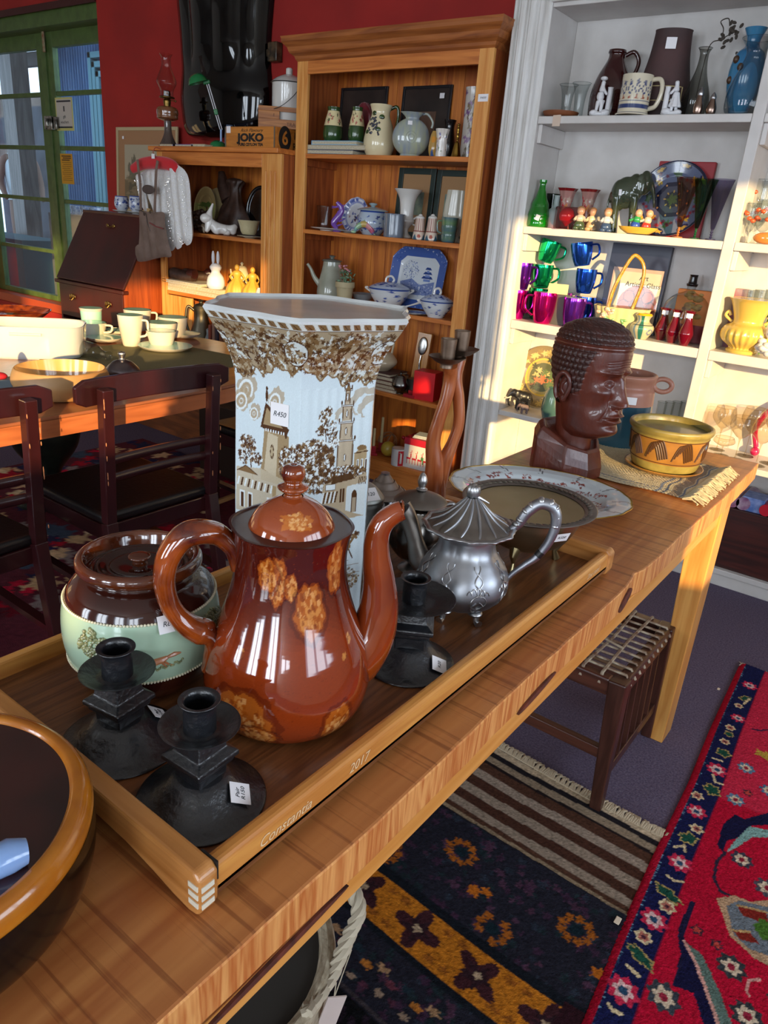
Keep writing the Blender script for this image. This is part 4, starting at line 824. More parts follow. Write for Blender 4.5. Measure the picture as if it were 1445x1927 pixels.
# oval platter behind the bowl
pc = (-.668, 1.555, TOP); t = thing('oval_platter', 'large oval white platter with gilt scalloped edge and red flower sprays', 'platter', pc, face(pc)+rad(-2))
cv = Canvas(1440, 300, 'c9d2d6'); g = random.Random(12)
for k in range(46):
    x = k*31.5+g.uniform(-6, 6); y = g.uniform(70, 125); cv.line([(x, y), (x+12, y-9), (x+24, y+4), (x+30, y-6)], 2.6, '8a4238'); [cv.ell(x+g.uniform(0, 30), y+g.uniform(-12, 12), 4.5, 3.5, g.choice(['a04a3a', '7a3a34']), 1, jag=.3) for _ in range(6)]
for k in range(0, 1440, 120): cv.line([(k, 0), (k+5, 62)], 2.5, '3a3c40'); cv.line([(k+10, 0), (k+15, 62)], 2.5, '3a3c40')
cv.rect(0, 0, 1440, 7, 'a58a4a')
plp = [(.06, .004), (.12, .0045), (.145, .007), (.153, .016), (.175, .0215), (.205, .0245), (.212, .026)]
top = [(.213, .0262), (.205, .0265), (.177, .0245), (.156, .019), (.146, .010), (.12, .0075), (.001, .0072)]
m_pl = M('painted_china', 'ffffff', .12, coat=.6, vcol=True)
scp = lambda A, Z: 1+.012*np.abs(np.sin(A*9))*(np.asarray(Z) > .018)
plathe('platter_top', top[::-1], cv, m_pl, t, n=360, nv=90, fn=scp, sy=.80)
MB().lathe(plp+[(.213, .0262)], 120, fn=lambda a, i: 1+(.012*abs(sin(a*9)) if i > 3 else 0), sy=.80).build('platter_underside', M('pale_china', 'd5dcdf', .15, coat=.5), t)
MB().tube([(.2135*(1+.012*abs(sin(a*9)))*cos(a), .2135*(1+.012*abs(sin(a*9)))*sin(a)*.80, .0262) for a in np.linspace(0, 2*PI, 200, endpoint=False)], .0013, 5, closed=True).build('gilt_edge', M('gilt', 'b08c3c', .3, 1.0), t)

# ---- more metalware at the back of the tray
P = (-.737, .945, TZ)
t = thing('lidded_tin', 'dull pewter lidded box with a white price sticker 120 beside the vase', 'tin', P, face(P))
m_pb = METAL('brushed_pewter', 'b4b6b0', .42, '8f908a', 8)
MB().lathe(sm([(.040, 0), (.043, .01), (.043, .108), (.0465, .111), (.0465, .120)], 20), 56, sy=.85).build('box_body', m_pb, t)
l = MB().lathe(sm([(.047, .119), (.0475, .123), (.043, .130), (.032, .142), (.020, .149), (.006, .152)], 20)+[(.0003, .152)], 56, sy=.85).build('lid', m_pb, t)
sticker(l, (.020, -.030, .1385), mtx((.35, -.62, 1)), .034, .026, 'R120', .010)
P = (-.772, 1.072, TZ)
t = thing('cone_lidded_pot', 'small silver pot with wide ringed conical lid behind the pewter box', 'pot', P, face(P))
MB().lathe(sm([(.030, 0), (.026, .006), (.034, .03), (.040, .06), (.034, .075), (.030, .084)], 24), 56).build('pot_body', METAL('mirror_dark_silver', '9a9a9e', .16, '45454c', 30, noise=.05), t)
MB().lathe(sm([(.030, .083), (.046, .086), (.047, .089), (.040, .095), (.038, .0945), (.030, .102), (.028, .1015), (.020, .113), (.018, .1125), (.010, .124), (.008, .126)], 60)+[(.0003, .126)], 64).build('conical_lid', METAL('bronze_pewter', '948981', .42, '72665e', 20), t)
MB().lathe([(.008, .125), (.0085, .129), (.005, .1295), (.0003, .128)], 24).build('lid_stud', m_sv, t)
P = (-.641, 1.0, TZ)
t = thing('silver_sugar_pot', 'dark mirror silver lidded sugar pot with finial, between teapots', 'pot', P, face(P))
MB().lathe(sm([(.018, .016), (.034, .028), (.050, .052), (.054, .076), (.048, .100), (.038, .118), (.042, .126)], 40), 96, fn=lambda a, i: 1+.03*abs(sin(4*a))).build('body', METAL('black_silver', '8f8b86', .18, '5a5550', 22, noise=.06), t)
MB().lathe(sm([(.018, .018), (.014, .012), (.026, .004), (.030, 0)], 12), 40).build('foot_ring', m_sv, t)
MB().lathe(sm([(.044, .126), (.046, .129), (.036, .136), (.018, .143), (.008, .147)], 20), 56).build('lid', m_pd, t)
MB().lathe(sm([(.006, .146), (.010, .150), (.006, .154), (.0085, .164), (.006, .174), (.0015, .180)], 24), 20).build('finial', m_sv, t)
hm = MB().tube(bez([(-.036, -.01, .118), (-.044, -.02, .128), (-.050, -.024, .110), (-.046, -.022, .085), (-.040, -.02, .065)], 24), .0035, 10); hm.build('handle', m_sv, t)
hm = MB().tube(bez([(.036, .01, .118), (.058, .016, .122), (.066, .018, .100), (.052, .014, .070)], 24), .0035, 10); hm.build('handle', m_sv, t)
# twisted wooden candelabrum
P = (-.742, 1.205, TZ)
t = thing('wooden_candelabrum', 'tall twisted wooden candleholder with two metal cups behind the silver pots', 'candle holder', P, face(P))
m_cw = WOOD('candelabrum_wood', 'b9683a', '98481f', 2, 2.0, .3, .3)
MB().lathe(sm([(.040, 0), (.038, .012), (.028, .040), (.024, .060), (.020, .095)], 24), 40, sy=.8).build('foot', m_cw, t)
pa = bez([(-.004, 0, .07), (-.004, -.003, .12), (-.012, -.006, .17), (-.006, -.008, .215), (.004, -.006, .26), (.008, -.002, .30), (.006, -.012, .325)], 50)
MB().tube(pa, [.022, .019, .0145, .0125, .0125, .0135, .013], 18).build('stem', m_cw, t)
pb_ = bez([(.006, .008, .08), (.014, .006, .13), (.026, .008, .17), (.034, .010, .21), (.028, .012, .26), (.018, .012, .30), (.022, .018, .335)], 50)
MB().tube(pb_, [.018, .015, .0115, .011, .0115, .0125, .012], 18).build('stem', m_cw, t)
m_cu = METAL('aged_copper', '94806f', .42, '6b584a', 30)
for (x, y, z) in ((-.002, -.012, .325), (.022, .018, .338)):
    q = MB().lathe(sm([(.0125, -.004), (.0125, .004), (.020, .006), (.034, .016), (.0335, .017), (.018, .009)], 20)+[(.0003, .009)], 48, c=(x, y, z)); q.build('drip_pan', m_cu, t)
    q = MB().lathe([(.0135, .008), (.014, .025), (.0155, .050), (.0148, .051), (.0128, .047), (.012, .02), (.0003, .02)], 40, c=(x, y, z)); q.build('candle_cup', m_cu, t)

# ---- big glazed bowl at the near left
P = (-.572, .150, TOP)
t = thing('large_glazed_bowl', 'large amber rimmed bowl, dark brown inside and glossy black outside', 'bowl', P, face(P))
MB().lathe(sm([(.095, 0), (.118, .003), (.138, .022), (.147, .045), (.1495, .068), (.1490, .088)], 40), 140).build('black_outside', M('black_gloss_glaze', '070606', .16, coat=.25, spec=.3), t)
MB().lathe(sm([(.1485, .087), (.1490, .093), (.1470, .102), (.142, .108), (.134, .109), (.130, .105)], 40), 140).build('amber_rim', M('amber_rim_glaze', 'b8701a', .2, coat=.6, col2='a35c12', scale=30, bump=.1), t)
MB().lathe(sm([(.1305, .105), (.126, .095), (.120, .07), (.100, .035), (.07, .016), (.03, .010)], 40)+[(.0003, .010)], 140).build('brown_inside', M('dark_brown_glaze', '3a1713', .16, coat=.6, col2='22100e', scale=16), t)
q = oz(22, 1640, .905)
t = thing('blue_china_spoon', 'pale blue china spoon handle resting over the amber bowl rim', 'spoon', (q.x, q.y, .9185), face(q)+rad(20))
MB().tube([(-.075, .018, -.03), (-.05, .012, -.012), (-.02, .003, .002), (0, -.002, .0045), (.011, -.005, .003)], [.008, .010, .0125, .0135, .010], 20, flat=1.0).build('handle', M('pale_blue_china', '7f9fd0', .2, coat=.7), t)
MB().ball((-.095, .022, -.043), (.026, .020, .008)).build('spoon_bowl', MATS['pale_blue_china'], t)
# ================================================================== pine bookcases on the red wall
m_pv = WOOD('pine_upright', 'dfa258', 'c47a32', 2, 1.0, .5, .1, knots=5.5, dark='7a3c18'); m_ph = WOOD('pine_shelf', 'd07f38', 'aa5c20', 0, 1.0, .5, .1, knots=3)
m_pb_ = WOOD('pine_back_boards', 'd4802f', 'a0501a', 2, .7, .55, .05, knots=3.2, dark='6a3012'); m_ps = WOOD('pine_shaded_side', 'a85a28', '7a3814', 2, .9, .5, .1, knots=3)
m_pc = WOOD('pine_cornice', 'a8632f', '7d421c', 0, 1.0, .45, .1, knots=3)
def bookcase(nm, lab, X0, X1, Yf, Yb, zt, shelves, sl, sr, th=.022, sides=m_ps):
    t = thing(nm, lab, 'bookcase', ((X0+X1)/2, (Yf+Yb)/2, 0)); cx, cy = (X0+X1)/2, (Yf+Yb)/2
    B = lambda n, a, b, c, d, e, f, m, bv=.002: MB().box(a-cx, b-cx, c-cy, d-cy, e, f).build(n, m, t, smooth=False, bevel=bv)
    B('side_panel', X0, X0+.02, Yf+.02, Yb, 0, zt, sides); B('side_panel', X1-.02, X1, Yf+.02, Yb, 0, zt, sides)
    B('face_stile', X0, X0+sl, Yf, Yf+.02, 0, zt, m_pv); B('face_stile', X1-sr, X1, Yf, Yf+.02, 0, zt, m_pv)
    b = MB(); n = int((X1-X0)/.105)
    for k in range(n):
        a = X0+.02+(X1-X0-.04)*k/n; b.box(a-cx+.0012, a-cx+(X1-X0-.04)/n-.0012, Yb-.012-cy, Yb-cy, .0, zt-.002)
    b.box(X0+.02-cx, X1-.02-cx, Yb-.006-cy, Yb+.002-cy, 0, zt-.002); b.build('back_boards', m_pb_, t, smooth=False)
    for z in shelves: B('shelf', X0+.021, X1-.021, Yf+.004, Yb-.013, z-th, z, m_ph)
    return t, B
# tall one
TX0, TX1, TYF, TYB = -3.092, -1.915, 3.22, 3.538
t, B = bookcase('tall_bookcase', 'tall orange pine bookcase with moulded cornice and five shelves', TX0, TX1, TYF, TYB, 2.14, (1.698, 1.318, .952, .517, .125), .075, .074)
B('top_rail', TX0+.075, TX1-.074, TYF, TYF+.02, 2.071, 2.14, m_ph); B('top_board', TX0, TX1, TYF, TYB, 2.14, 2.155, m_ph); B('plinth', TX0+.075, TX1-.074, TYF, TYF+.02, 0, .103, m_ph)
for s_ in (TX0+.02, TX1-.042):
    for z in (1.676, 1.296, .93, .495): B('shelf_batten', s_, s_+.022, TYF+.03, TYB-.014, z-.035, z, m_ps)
cor = [(0, 2.130), (-.008, 2.140), (-.012, 2.152), (-.030, 2.165), (-.034, 2.172), (-.040, 2.190), (-.056, 2.205), (-.062, 2.212), (-.062, 2.226), (-.066, 2.236), (.0, 2.236)]
c_ = MB(); cx, cy = (TX0+TX1)/2, (TYF+TYB)/2; n = len(cor); vs = []
for (o_, z) in cor: vs += [(TX0-cx+o_, TYB-cy, z), (TX0-cx+o_, TYF-cy+o_, z), (TX1-cx-o_, TYF-cy+o_, z), (TX1-cx-o_, TYB-cy, z)]
c_.add(vs, [(i*4+k, (i*4+k+1), ((i+1)*4+k+1), ((i+1)*4+k)) for i in range(n-1) for k in range(3)]+[(n*4-4, n*4-3, n*4-2, n*4-1)]); c_.build('cornice', m_pc, t, smooth=False)
q = oy(909, 184, TYF); sticker(t, (q.x-cx, TYF-cy-.0005, q.z), (PI/2, 0, 0), .052, .030, 'R4500', .012)
# low one
SX0, SX1, SYF, SYB = -4.165, -3.096, 3.12, 3.536
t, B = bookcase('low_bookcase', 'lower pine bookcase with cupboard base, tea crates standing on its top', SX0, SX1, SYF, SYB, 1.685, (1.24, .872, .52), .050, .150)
B('top_board', SX0-.045, SX1-.0, SYF-.03, SYB, 1.686, 1.712, m_ph, .004); B('top_rail', SX0+.05, SX1-.15, SYF, SYF+.02, 1.615, 1.685, m_ph)
for a in (.03, .065, .10): B('stile_moulding', SX1-.15+a, SX1-.15+a+.012, SYF-.006, SYF, .1, 1.6, m_pv, .004)
B('cupboard_door', SX0+.052, SX0+.30, SYF, SYF+.018, .545, .845, m_pv, .003); 
MATS['x'] = m_ph
def put(px, py, Y, z): p = oy(px, py, Y); return Vector((p.x, Y, z))
def hgt(px, py, Y, z): return oy(px, py, Y).z-z
def wpx(n, P): return n*mpp(P)
def cer(name, col, **k): k.setdefault('rough', .18); k.setdefault('coat', .5); return M(name, col, **k)
# ------------------------------------------------------------------ generic makers for the crockery (prof is (r, z) in fractions of half width and height)
def pot(nm, lab, cat, px, pyb, Y, z, w_, h_, prof, mat, part='body', group=None, inside=None, n=48, fn=None, sy=1.0, rot=0, sub=1, wall=.0025):
    P = put(px, pyb, Y, z); r = wpx(w_/2, P); H = h_ if h_ < 3 else hgt(px, pyb-h_, Y, z)
    t = thing(nm, lab, cat, P, face(P)+rot, group); t['r'] = r; t['H'] = H
    pr = sm([(a*r, b*H) for a, b in prof], 36)
    MB().lathe(pr, n, fn=fn, sy=sy).build(part, mat, t)
    if inside is not None:
        tail = [(max(a-wall, .0005), b-(.0 if i else -.0004)) for i, (a, b) in enumerate(reversed(pr)) if b > H*.08]
        MB().lathe([(pr[-1][0], pr[-1][1])]+tail+[(.0003, tail[-1][1])], n, fn=fn, sy=sy).build('inside', inside, t)
    return t, r, H
def handle(t, pts, r, mat, nm='handle', n=20, flat=1.0): return MB().tube(bez([(x, y, z) for x, y, z in pts], n), r, 10, flat=flat).build(nm, mat, t)
def mini_tag(t, x, y, z, w_=.016, h_=.014, rot=(PI/2, 0, 0)): return MB().box(-w_/2, w_/2, -h_/2, h_/2, 0, .0005).build('price_sticker', MATS['sticker_paper'], t, smooth=False, loc=(x, y, z)) if rot is None else _mt(t, x, y, z, w_, h_, rot)
def _mt(t, x, y, z, w_, h_, rot):
    o = MB().box(-w_/2, w_/2, -h_/2, h_/2, 0, .0005).build('price_sticker', MATS['sticker_paper'], t, smooth=False, loc=(x, y, z)); o.rotation_euler = rot; return o
def board(nm, lab, cat, px0, px1, py0, py1, Y, z, th, mat, lean=0.0, group=None):
    """upright flat thing leaning back; corners by pixel on its plane"""
    a = oy(px0, py0, Y); b = oy(px1, py0, Y); w_ = b.x-a.x; H = oy((px0+px1)/2, py0, Y).z-z
    t = thing(nm, lab, cat, ((a.x+b.x)/2, Y, z), 0, group, tilt=(-lean, 0, 0)); return t, w_, H
m_clay = {}
m_cream = cer('cream_glaze', 'd9cba4'); m_wc = cer('white_china', 'd3d0ca'); m_wb = cer('bisque_white', 'd6d6d8', rough=.55, coat=0)
def bluewhite(nm, w_=256, h_=96, seed=1, base='d3d6da', dens=120, c=('2f4a94', '5068a8', '1f3478')):
    cv = Canvas(w_, h_, base); g = random.Random(seed)
    for _ in range(dens): cv.ell(g.uniform(0, w_), g.uniform(h_*.12, h_*.8), g.uniform(2, w_*.03), g.uniform(2, h_*.07), g.choice(c), .95, g.uniform(0, 3), jag=.3)
    cv.rect(0, 0, w_, h_*.06, c[0]); return cv
m_vc = M('painted_ware', 'ffffff', .16, coat=.5, vcol=True)

# ============ tall bookcase, top shelf
z = 1.698; Yb = TYB-.016
def framed(lab, px0, px1, py0, Y, z, frame, mat_c, inner, lean=.10, fw=.018, cat='picture', group=None):
    t, w_, H = board('framed_picture', lab, cat, px0, px1, py0, 0, Y, z, .012, None, lean, group)
    f = MB()
    f.box(-w_/2, -w_/2+fw, -.012, 0, 0, H).box(w_/2-fw, w_/2, -.012, 0, 0, H).box(-w_/2+fw, w_/2-fw, -.012, 0, 0, fw).box(-w_/2+fw, w_/2-fw, -.012, 0, H-fw, H)
    f.build('frame', frame, t, smooth=False, bevel=.002)
    MB().box(-w_/2+fw, w_/2-fw, -.005, -.003, fw, H-fw).build('mount', mat_c, t, smooth=False)
    if inner:
        k, m_ = inner; MB().box(-w_*k/2, w_*k/2, -.007, -.005, H*(.5-k*.36), H*(.5+k*.36)).build('image', m_, t, smooth=False)
    return t, w_, H
m_blk = M('black_frame', '17161a', .35); m_dpic = M('dark_portrait', '1f1a19', .3, col2='3a2f2a', scale=6)
framed('dark framed print at the back left of the pine bookcase top shelf', 640, 728, 163, 3.505, z, m_blk, m_dpic, None, .06, .014)
t_, w_, H_ = framed('dark framed portrait with price tag at the back of the top shelf', 757, 850, 160, 3.505, z, m_blk, m_dpic, (.45, M('portrait_tone', '3c2b22', .4, col2='6b4a36', scale=14)), .06, .014); _mt(t_, w_*.32, -.013, H_*.86, .028, .024, (PI/2, 0, 0))
def book(nm, lab, x0, x1, y0, y1, z0, h, cover, page, rot=0, cat='book', group=None):
    t = thing(nm, lab, cat, ((x0+x1)/2, (y0+y1)/2, z0), rot, group); w_, d = (x1-x0)/2, (y1-y0)/2; c = min(.003, h*.18)
    MB().box(-w_, w_, -d, d, 0, c).box(-w_, w_, -d, d, h-c, h).box(-w_, -w_+c, -d, d, c, h-c).build('cover', cover, t, smooth=False)
    MB().box(-w_+c, w_-.004, -d+.003, d-.003, c, h-c).build('pages', page, t, smooth=False); return t
m_pg = M('page_edges', 'c9bfa6', .8, col2='a89c82', scale=200)
bz = z
for (a, b, hh, c, lab) in ((577, 668, .022, cer('book_navy', '2e4464', rough=.4), 'navy backed book, bottom of the small pile on the top pine shelf'), (582, 690, .022, cer('book_cream', 'a89a84', rough=.5), 'cream book, middle of the small pile on the top pine shelf'), (589, 674, .020, cer('book_sky', '7fb0cc', rough=.4), 'sky blue book, topmost of the small pile on the top pine shelf')):
    book('book', lab, oy(a, 280, 3.25).x, oy(b, 280, 3.25).x, 3.235, 3.40, bz, hh, c, m_pg, 0, group='books on the top pine shelf'); bz += hh+.0005
def floral(seed, base='d8c99a', green='2f4a24'):
    cv = Canvas(240, 120, base); g = random.Random(seed); cv.rect(0, 66, 240, 120, green); cv.rect(0, 0, 240, 14, green); cv.rect(0, 64, 240, 67, '1f2c18')
    for x in range(20, 240, 48):
        for _ in range(9): cv.ell(x+g.uniform(-14, 14), 38+g.uniform(-18, 18), g.uniform(3, 7), g.uniform(2, 5), g.choice(['b5645a', 'c98a80', '2c4424', '7a3028']), 1, g.uniform(0, 3), jag=.3)
    return cv
def pvase(nm, lab, px, py, Y, z, w_, h_, prof, cv, group=None, fn=None, cat='vase', n=72, sy=1.0, rot=0):
    P = put(px, py, Y, z); r = wpx(w_/2, P); H = hgt(px, py-h_, Y, z); t = thing(nm, lab, cat, P, face(P)+rot, group)
    plathe('body', sm([(a*r, b*H) for a, b in prof], 36), cv, m_vc, t, n=n, nv=60, fn=fn, sy=sy)
    return t, r, H
vb = [(.75, 0), (.97, .12), (1, .32), (.85, .6), (.62, .86), (.66, 1)]
for px, w_, s_, lab in ((626, 37, 1, 'left green and cream flower painted vase on the blue books'), (670, 31, 2, 'slimmer green and cream flower painted vase beside the cream grape jug')):
    t, r, H = pvase('flower_vase', lab, px, 264, 3.32, bz, w_, 62, vb, floral(s_), 'pair of flower painted vases'); MB().lathe([(r*.66, H), (r*.60, H+.0005), (r*.5, H*.8), (.0003, H*.7)], 32).build('mouth', M('dark_green_glaze', '1d2b16', .2, coat=.5), t)
P = put(684, 230, 3.42, z); t = thing('maroon_cloth_bundle', 'maroon satin cloth draped behind the green floral vases', 'cloth', P)
MB().lathe(sm([(.055, 0), (.06, .06), (.05, .12), (.06, .18), (.048, .235), (.02, .265)], 30)+[(.0003, .27)], 40, fn=lambda a, i: 1+.13*sin(5*a+i*.2), sy=.6).build('cloth', M('maroon_satin', '6b1420', .35, sheen=.4), t)
# cream grape jug
t, r, H = pot('grape_jug', 'tall cream jug with raised dark grapes and green vine handle', 'jug', 712, 288, 3.31, z, 58, 90, [(.78, 0), (.97, .14), (1, .32), (.82, .6), (.58, .82), (.72, 1.0)], m_cream, inside=m_cream)
handle(t, [(r*.55, 0, H*.93), (r*1.0, -.01, H*.98), (r*1.12, -.01, H*.8), (r*1.0, -.01, H*.5), (r*.85, -.01, H*.34)], .008, M('vine_green', '33501f', .25, coat=.5, col2='15170f', scale=60))
gp = MB(); g = random.Random(3)
for _ in range(34): a = -PI/2-.5+g.gauss(0, .22); zz = H*(.62+g.gauss(0, .09)); rr_ = float(np.interp(zz/H, [0, .14, .32, .6, .82, 1], [.78, .97, 1, .82, .58, .72]))*r; gp.ball((rr_*cos(a), rr_*sin(a), zz), .0055, 8, 6)
gp.build('raised_grapes', cer('grape_blue', '1d1c33'), t)
gp = MB()
for a, q in ((-2.35, .82), (-1.7, .5), (-2.6, .45), (-1.45, .75)): rr_ = float(np.interp(q, [0, .14, .32, .6, .82, 1], [.78, .97, 1, .82, .58, .72]))*r; gp.ball((rr_*cos(a), rr_*sin(a), q*H), (.014, .004, .012), 10, 6, Matrix.Rotation(a+PI/2, 3, 'Z'))
gp.build('vine_leaves', MATS['vine_green'], t)
# round flat jug
P = put(771, 289, 3.29, z); r = wpx(35, P); t = thing('round_flat_jug', 'round flat sided jug in streaked blue and green glaze', 'jug', P, face(P))
m_bg = cer('streaked_blue_green', '7f8a9c', col2='a3a888', scale=30, stretch=(1.6, 1, .25), amt=.3)
b_ = MB().ball((0, 0, r*.93), (r, r*.45, r*.95), 40, 28); b_.lathe([(r*.55, 0), (r*.5, .012)], 32, sy=.5); b_.build('body', m_bg, t)
MB().lathe(sm([(r*.42, r*1.72), (r*.36, r*1.86), (r*.52, r*2.02), (r*.66, r*2.12)], 16), 40, sy=.6).build('neck', m_bg, t)
handle(t, [(r*.5, 0, r*2.08), (r*.8, 0, r*2.08), (r*1.08, 0, r*1.75), (r*1.05, 0, r*1.45)], .006, m_bg)
k = MB(); [k.tube([(q*cos(a), -r*.45*math.sqrt(max(0, 1-(q/r)**2))-.0015, r*.93+q*sin(a)) for a in np.linspace(0, 2*PI, 30, endpoint=False)], .0016, 6, closed=True) for q in (r*.15, r*.28)]; k.build('moulded_rings', m_bg, t); _mt(t, -.01, -r*.33, r*1.6, .022, .020, (PI/2-.4, 0, 0))
def cup_flow(seed, base='cfc9c0'):
    cv = Canvas(200, 90, base); g = random.Random(seed); [cv.ell(g.uniform(0, 200), g.uniform(14, 76), g.uniform(3, 7), g.uniform(2, 5), g.choice(['7a3b3b', '4a6a3c', 'c98a4a', '5a5a9a']), .9, g.uniform(0, 3), jag=.3) for _ in range(36)]; return cv
pvase('floral_beaker', 'small white beaker with scalloped rim and flowers on top pine shelf', 829, 290, 3.25, z, 25, 47, [(.8, 0), (.78, .3), (.8, .7), (1, 1)], cup_flow(4), fn=lambda A, Z: 1+.04*np.cos(8*A)*(np.asarray(Z) > .08), cat='cup')
cvq = Canvas(120, 80, 'b9924a'); [cvq.poly([(x, 80), (x+10, 50), (x+20, 80)], '3d5a8c') for x in range(0, 120, 24)]; [cvq.ell(x+12, 26, 8, 10, 'd8902c') for x in range(0, 120, 24)]
pvase('harlequin_pot', 'little yellow and blue harlequin pot beside the floral beaker', 816, 289, 3.32, z, 22, 42, [(.7, 0), (1, .35), (.8, .8), (.5, 1)], cvq, cat='pot')
t, r, H = pot('black_vase', 'small plain black vase behind the brass bell', 'vase', 842, 288, 3.42, z, 24, 62, [(.8, 0), (1, .4), (.7, .8), (.95, 1)], M('black_gloss', '101013', .2, coat=.5))
t, r, H = pot('brass_bell', 'brass lady bell standing beside the floral beaker', 'bell', 858, 290, 3.27, z, 22, 58, [(1, 0), (.8, .08), (.62, .25), (.4, .42), (.14, .48), (.16, .52)], M('brass', 'a07f3a', .28, 1.0), part='bell')
MB().lathe(sm([(r*.14, H*.5), (r*.3, H*.62), (r*.2, H*.72), (r*.28, H*.82), (r*.16, H*.9), (r*.24, H*.96), (.0005, H)], 24), 20).build('figure_handle', MATS['brass'], t)
cvq = Canvas(160, 220, 'bdb6ae'); g = random.Random(6)
cvq.line([(110, 220), (125, 150), (105, 90), (122, 30)], 4, '6b5a4a'); [cvq.ell(118+g.gauss(0, 16), g.uniform(10, 210), 6, 6, g.choice(['6d4a78', '8a6a92', '7a6a52']), 1, jag=.3) for _ in range(26)]
pvase('tall_cylinder_vase', 'tall off white cylinder vase with purple blossom at shelf end', 881, 290, 3.38, z, 32, 124, [(.9, 0), (1, .05), (.96, .5), (.98, .9), (1.05, 1)], cvq)

# ============ tall bookcase, second shelf
z = 1.318
m_gf = M('dark_green_frame', '20302c', .4); m_mat = M('tan_mount', 'a07a52', .7)
framed('dark green framed landscape print behind the white urn vase', 750, 820, 316, 3.50, z, m_gf, m_mat, (.46, M('print_blue_green', '4c6468', .5, col2='8a9478', scale=18)), .06, .030, group='pair of dark green framed prints')
framed('dark green framed print half hidden behind the shelf end and shell vase', 822, 893, 320, 3.50, z, m_gf, m_mat, (.46, MATS['print_blue_green']), .06, .030, group='pair of dark green framed prints')
def plate(nm, lab, px, py, Y, z, w_, mat, rot=0, flat=True, k=.13, group=None, cat='plate'):
    P = put(px, py, Y, z); r = wpx(w_/2, P); t = thing(nm, lab, cat, P, face(P), group)
    MB().lathe(sm([(r*.45, 0), (r*.5, .004), (r*.8, r*k*.6), (r, r*k), (r*.99, r*k+.003), (r*.72, r*k*.6+.002), (r*.5, .008)], 30)+[(.0003, .008)], 56).build('dish', mat, t); return t, r
plate('white_saucer', 'white plate lying flat at the left end of the second shelf', 617, 430, 3.30, z, 64, m_wc)
plate('white_saucer', 'smaller grey plate lying flat beside the rainbow dolphin', 655, 434, 3.34, z, 40, cer('grey_china', 'a5a8a6'))
P = put(667, 420, 3.40, z); r = wpx(31, P)
def stand_plate(nm, lab, P, r, cv, lean=.25, octo=False, deep=.12, fn=None, mat=None, cat='plate', yaw=0.0, sy=1.0):
    t = thing(nm, lab, cat, P); t.rotation_euler = (PI/2-lean, 0, yaw)     # local z looks out of the wall, local y up
    pr = [(.0005, .006), (r*.62, .006), (r*.70, .010), (r*.98, .010+r*deep), (r, .012+r*deep)]
    n, nv = 288, 110; R = np.interp(np.linspace(0, 1, nv), [0, .55, .66, .97, 1], [p[0] for p in pr]); Zp = np.interp(np.linspace(0, 1, nv), [0, .55, .66, .97, 1], [p[1] for p in pr]); A = np.linspace(0, 2*PI, n, endpoint=False)
    AA, RR = np.meshgrid(A, R); _, ZZ = np.meshgrid(A, Zp); F_ = fn(AA) if fn else 1.0; X = RR*np.cos(AA)*F_; Y = RR*np.sin(AA)*F_*sy
    px_ = np.clip(((X/r*.5+.5)*(cv.w-1)).round().astype(int), 0, cv.w-1); py_ = np.clip(((.5-Y/(r*sy)*.5)*(cv.h-1)).round().astype(int), 0, cv.h-1)
    npmesh('face', np.stack([X, Y+r*sy, ZZ], -1), n, nv, mat or m_vc, t, True, cv.a[py_, px_], flip=False)
    b = MB(); fnb = (lambda a, i: float(fn(np.array(a)))) if fn else None
    b.lathe([(.0005, .0), (r*.6, 0), (r*.68, .003), (r, .010+r*deep)], 96, c=(0, r*sy, 0), fn=fnb, sy=sy); b.build('back', m_wc, t)
    return t
def willow(n=300, seed=1, rim='3c5aa0', octo=False):
    cv = Canvas(n, n, 'c9d0d8'); g = random.Random(seed); c = n/2
    cv.ell(c, c, c, c, rim) if not octo else cv.rect(0, 0, n, n, rim)
    for _ in range(260):
        a = g.uniform(0, 2*PI); q = g.uniform(.74, .97)*c*(1.25 if octo else 1); cv.ell(c+q*cos(a), c+q*sin(a), g.uniform(2, 6), g.uniform(1.5, 4), g.choice(['8ea0cc', 'c9d0d8', '24407f', '24407f']), 1, g.uniform(0, 3), jag=.3)
    f = .66 if not octo else .68
    if octo: k = f*c; q = .28*k; cv.poly([(c-k+q, c-k), (c+k-q, c-k), (c+k, c-k+q), (c+k, c+k-q), (c+k-q, c+k), (c-k+q, c+k), (c-k, c+k-q), (c-k, c-k+q)], 'cdd4da')
    else: cv.ell(c, c, f*c, f*c, 'cdd4da')
    cv.poly([(c-.6*c, c+.15*c), (c-.2*c, c+.02*c), (c+.1*c, c+.2*c), (c+.6*c, c+.05*c), (c+.6*c, c+.5*c), (c-.5*c, c+.55*c)], '3c5aa0', .8)
    for k in range(3): cv.poly([(c+(.12+.04*k)*c, c-(.02+.14*k)*c), (c+(.52-.04*k)*c, c-(.02+.14*k)*c), (c+(.46-.04*k)*c, c-(.10+.14*k)*c), (c+(.18+.04*k)*c, c-(.10+.14*k)*c)], '24407f'); cv.rect(c+(.2+.04*k)*c, c-(.0+.14*k)*c, c+(.44-.04*k)*c, c+(.07-.14*k)*c, '6f86bd')
    cv.line([(c-.3*c, c+.4*c), (c-.22*c, c), (c-.28*c, c-.35*c)], 3, '24407f')
    for _ in range(120): a, q = g.uniform(0, 2*PI), g.random()**.5; cv.ell(c-.28*c+.28*c*q*cos(a), c-.25*c+.3*c*q*sin(a), g.uniform(1.5, 5), g.uniform(1.5, 3), g.choice(['24407f', '3c5aa0', '8ea0cc']), 1, g.uniform(0, 3), jag=.3)
    for _ in range(120): cv.ell(c+g.uniform(-.55, .55)*c, c+g.uniform(.15, .55)*c, g.uniform(1.5, 6), g.uniform(1, 3), g.choice(['cdd4da', '8ea0cc', '1d3670']), 1, g.uniform(0, 3), jag=.3)
    return cv
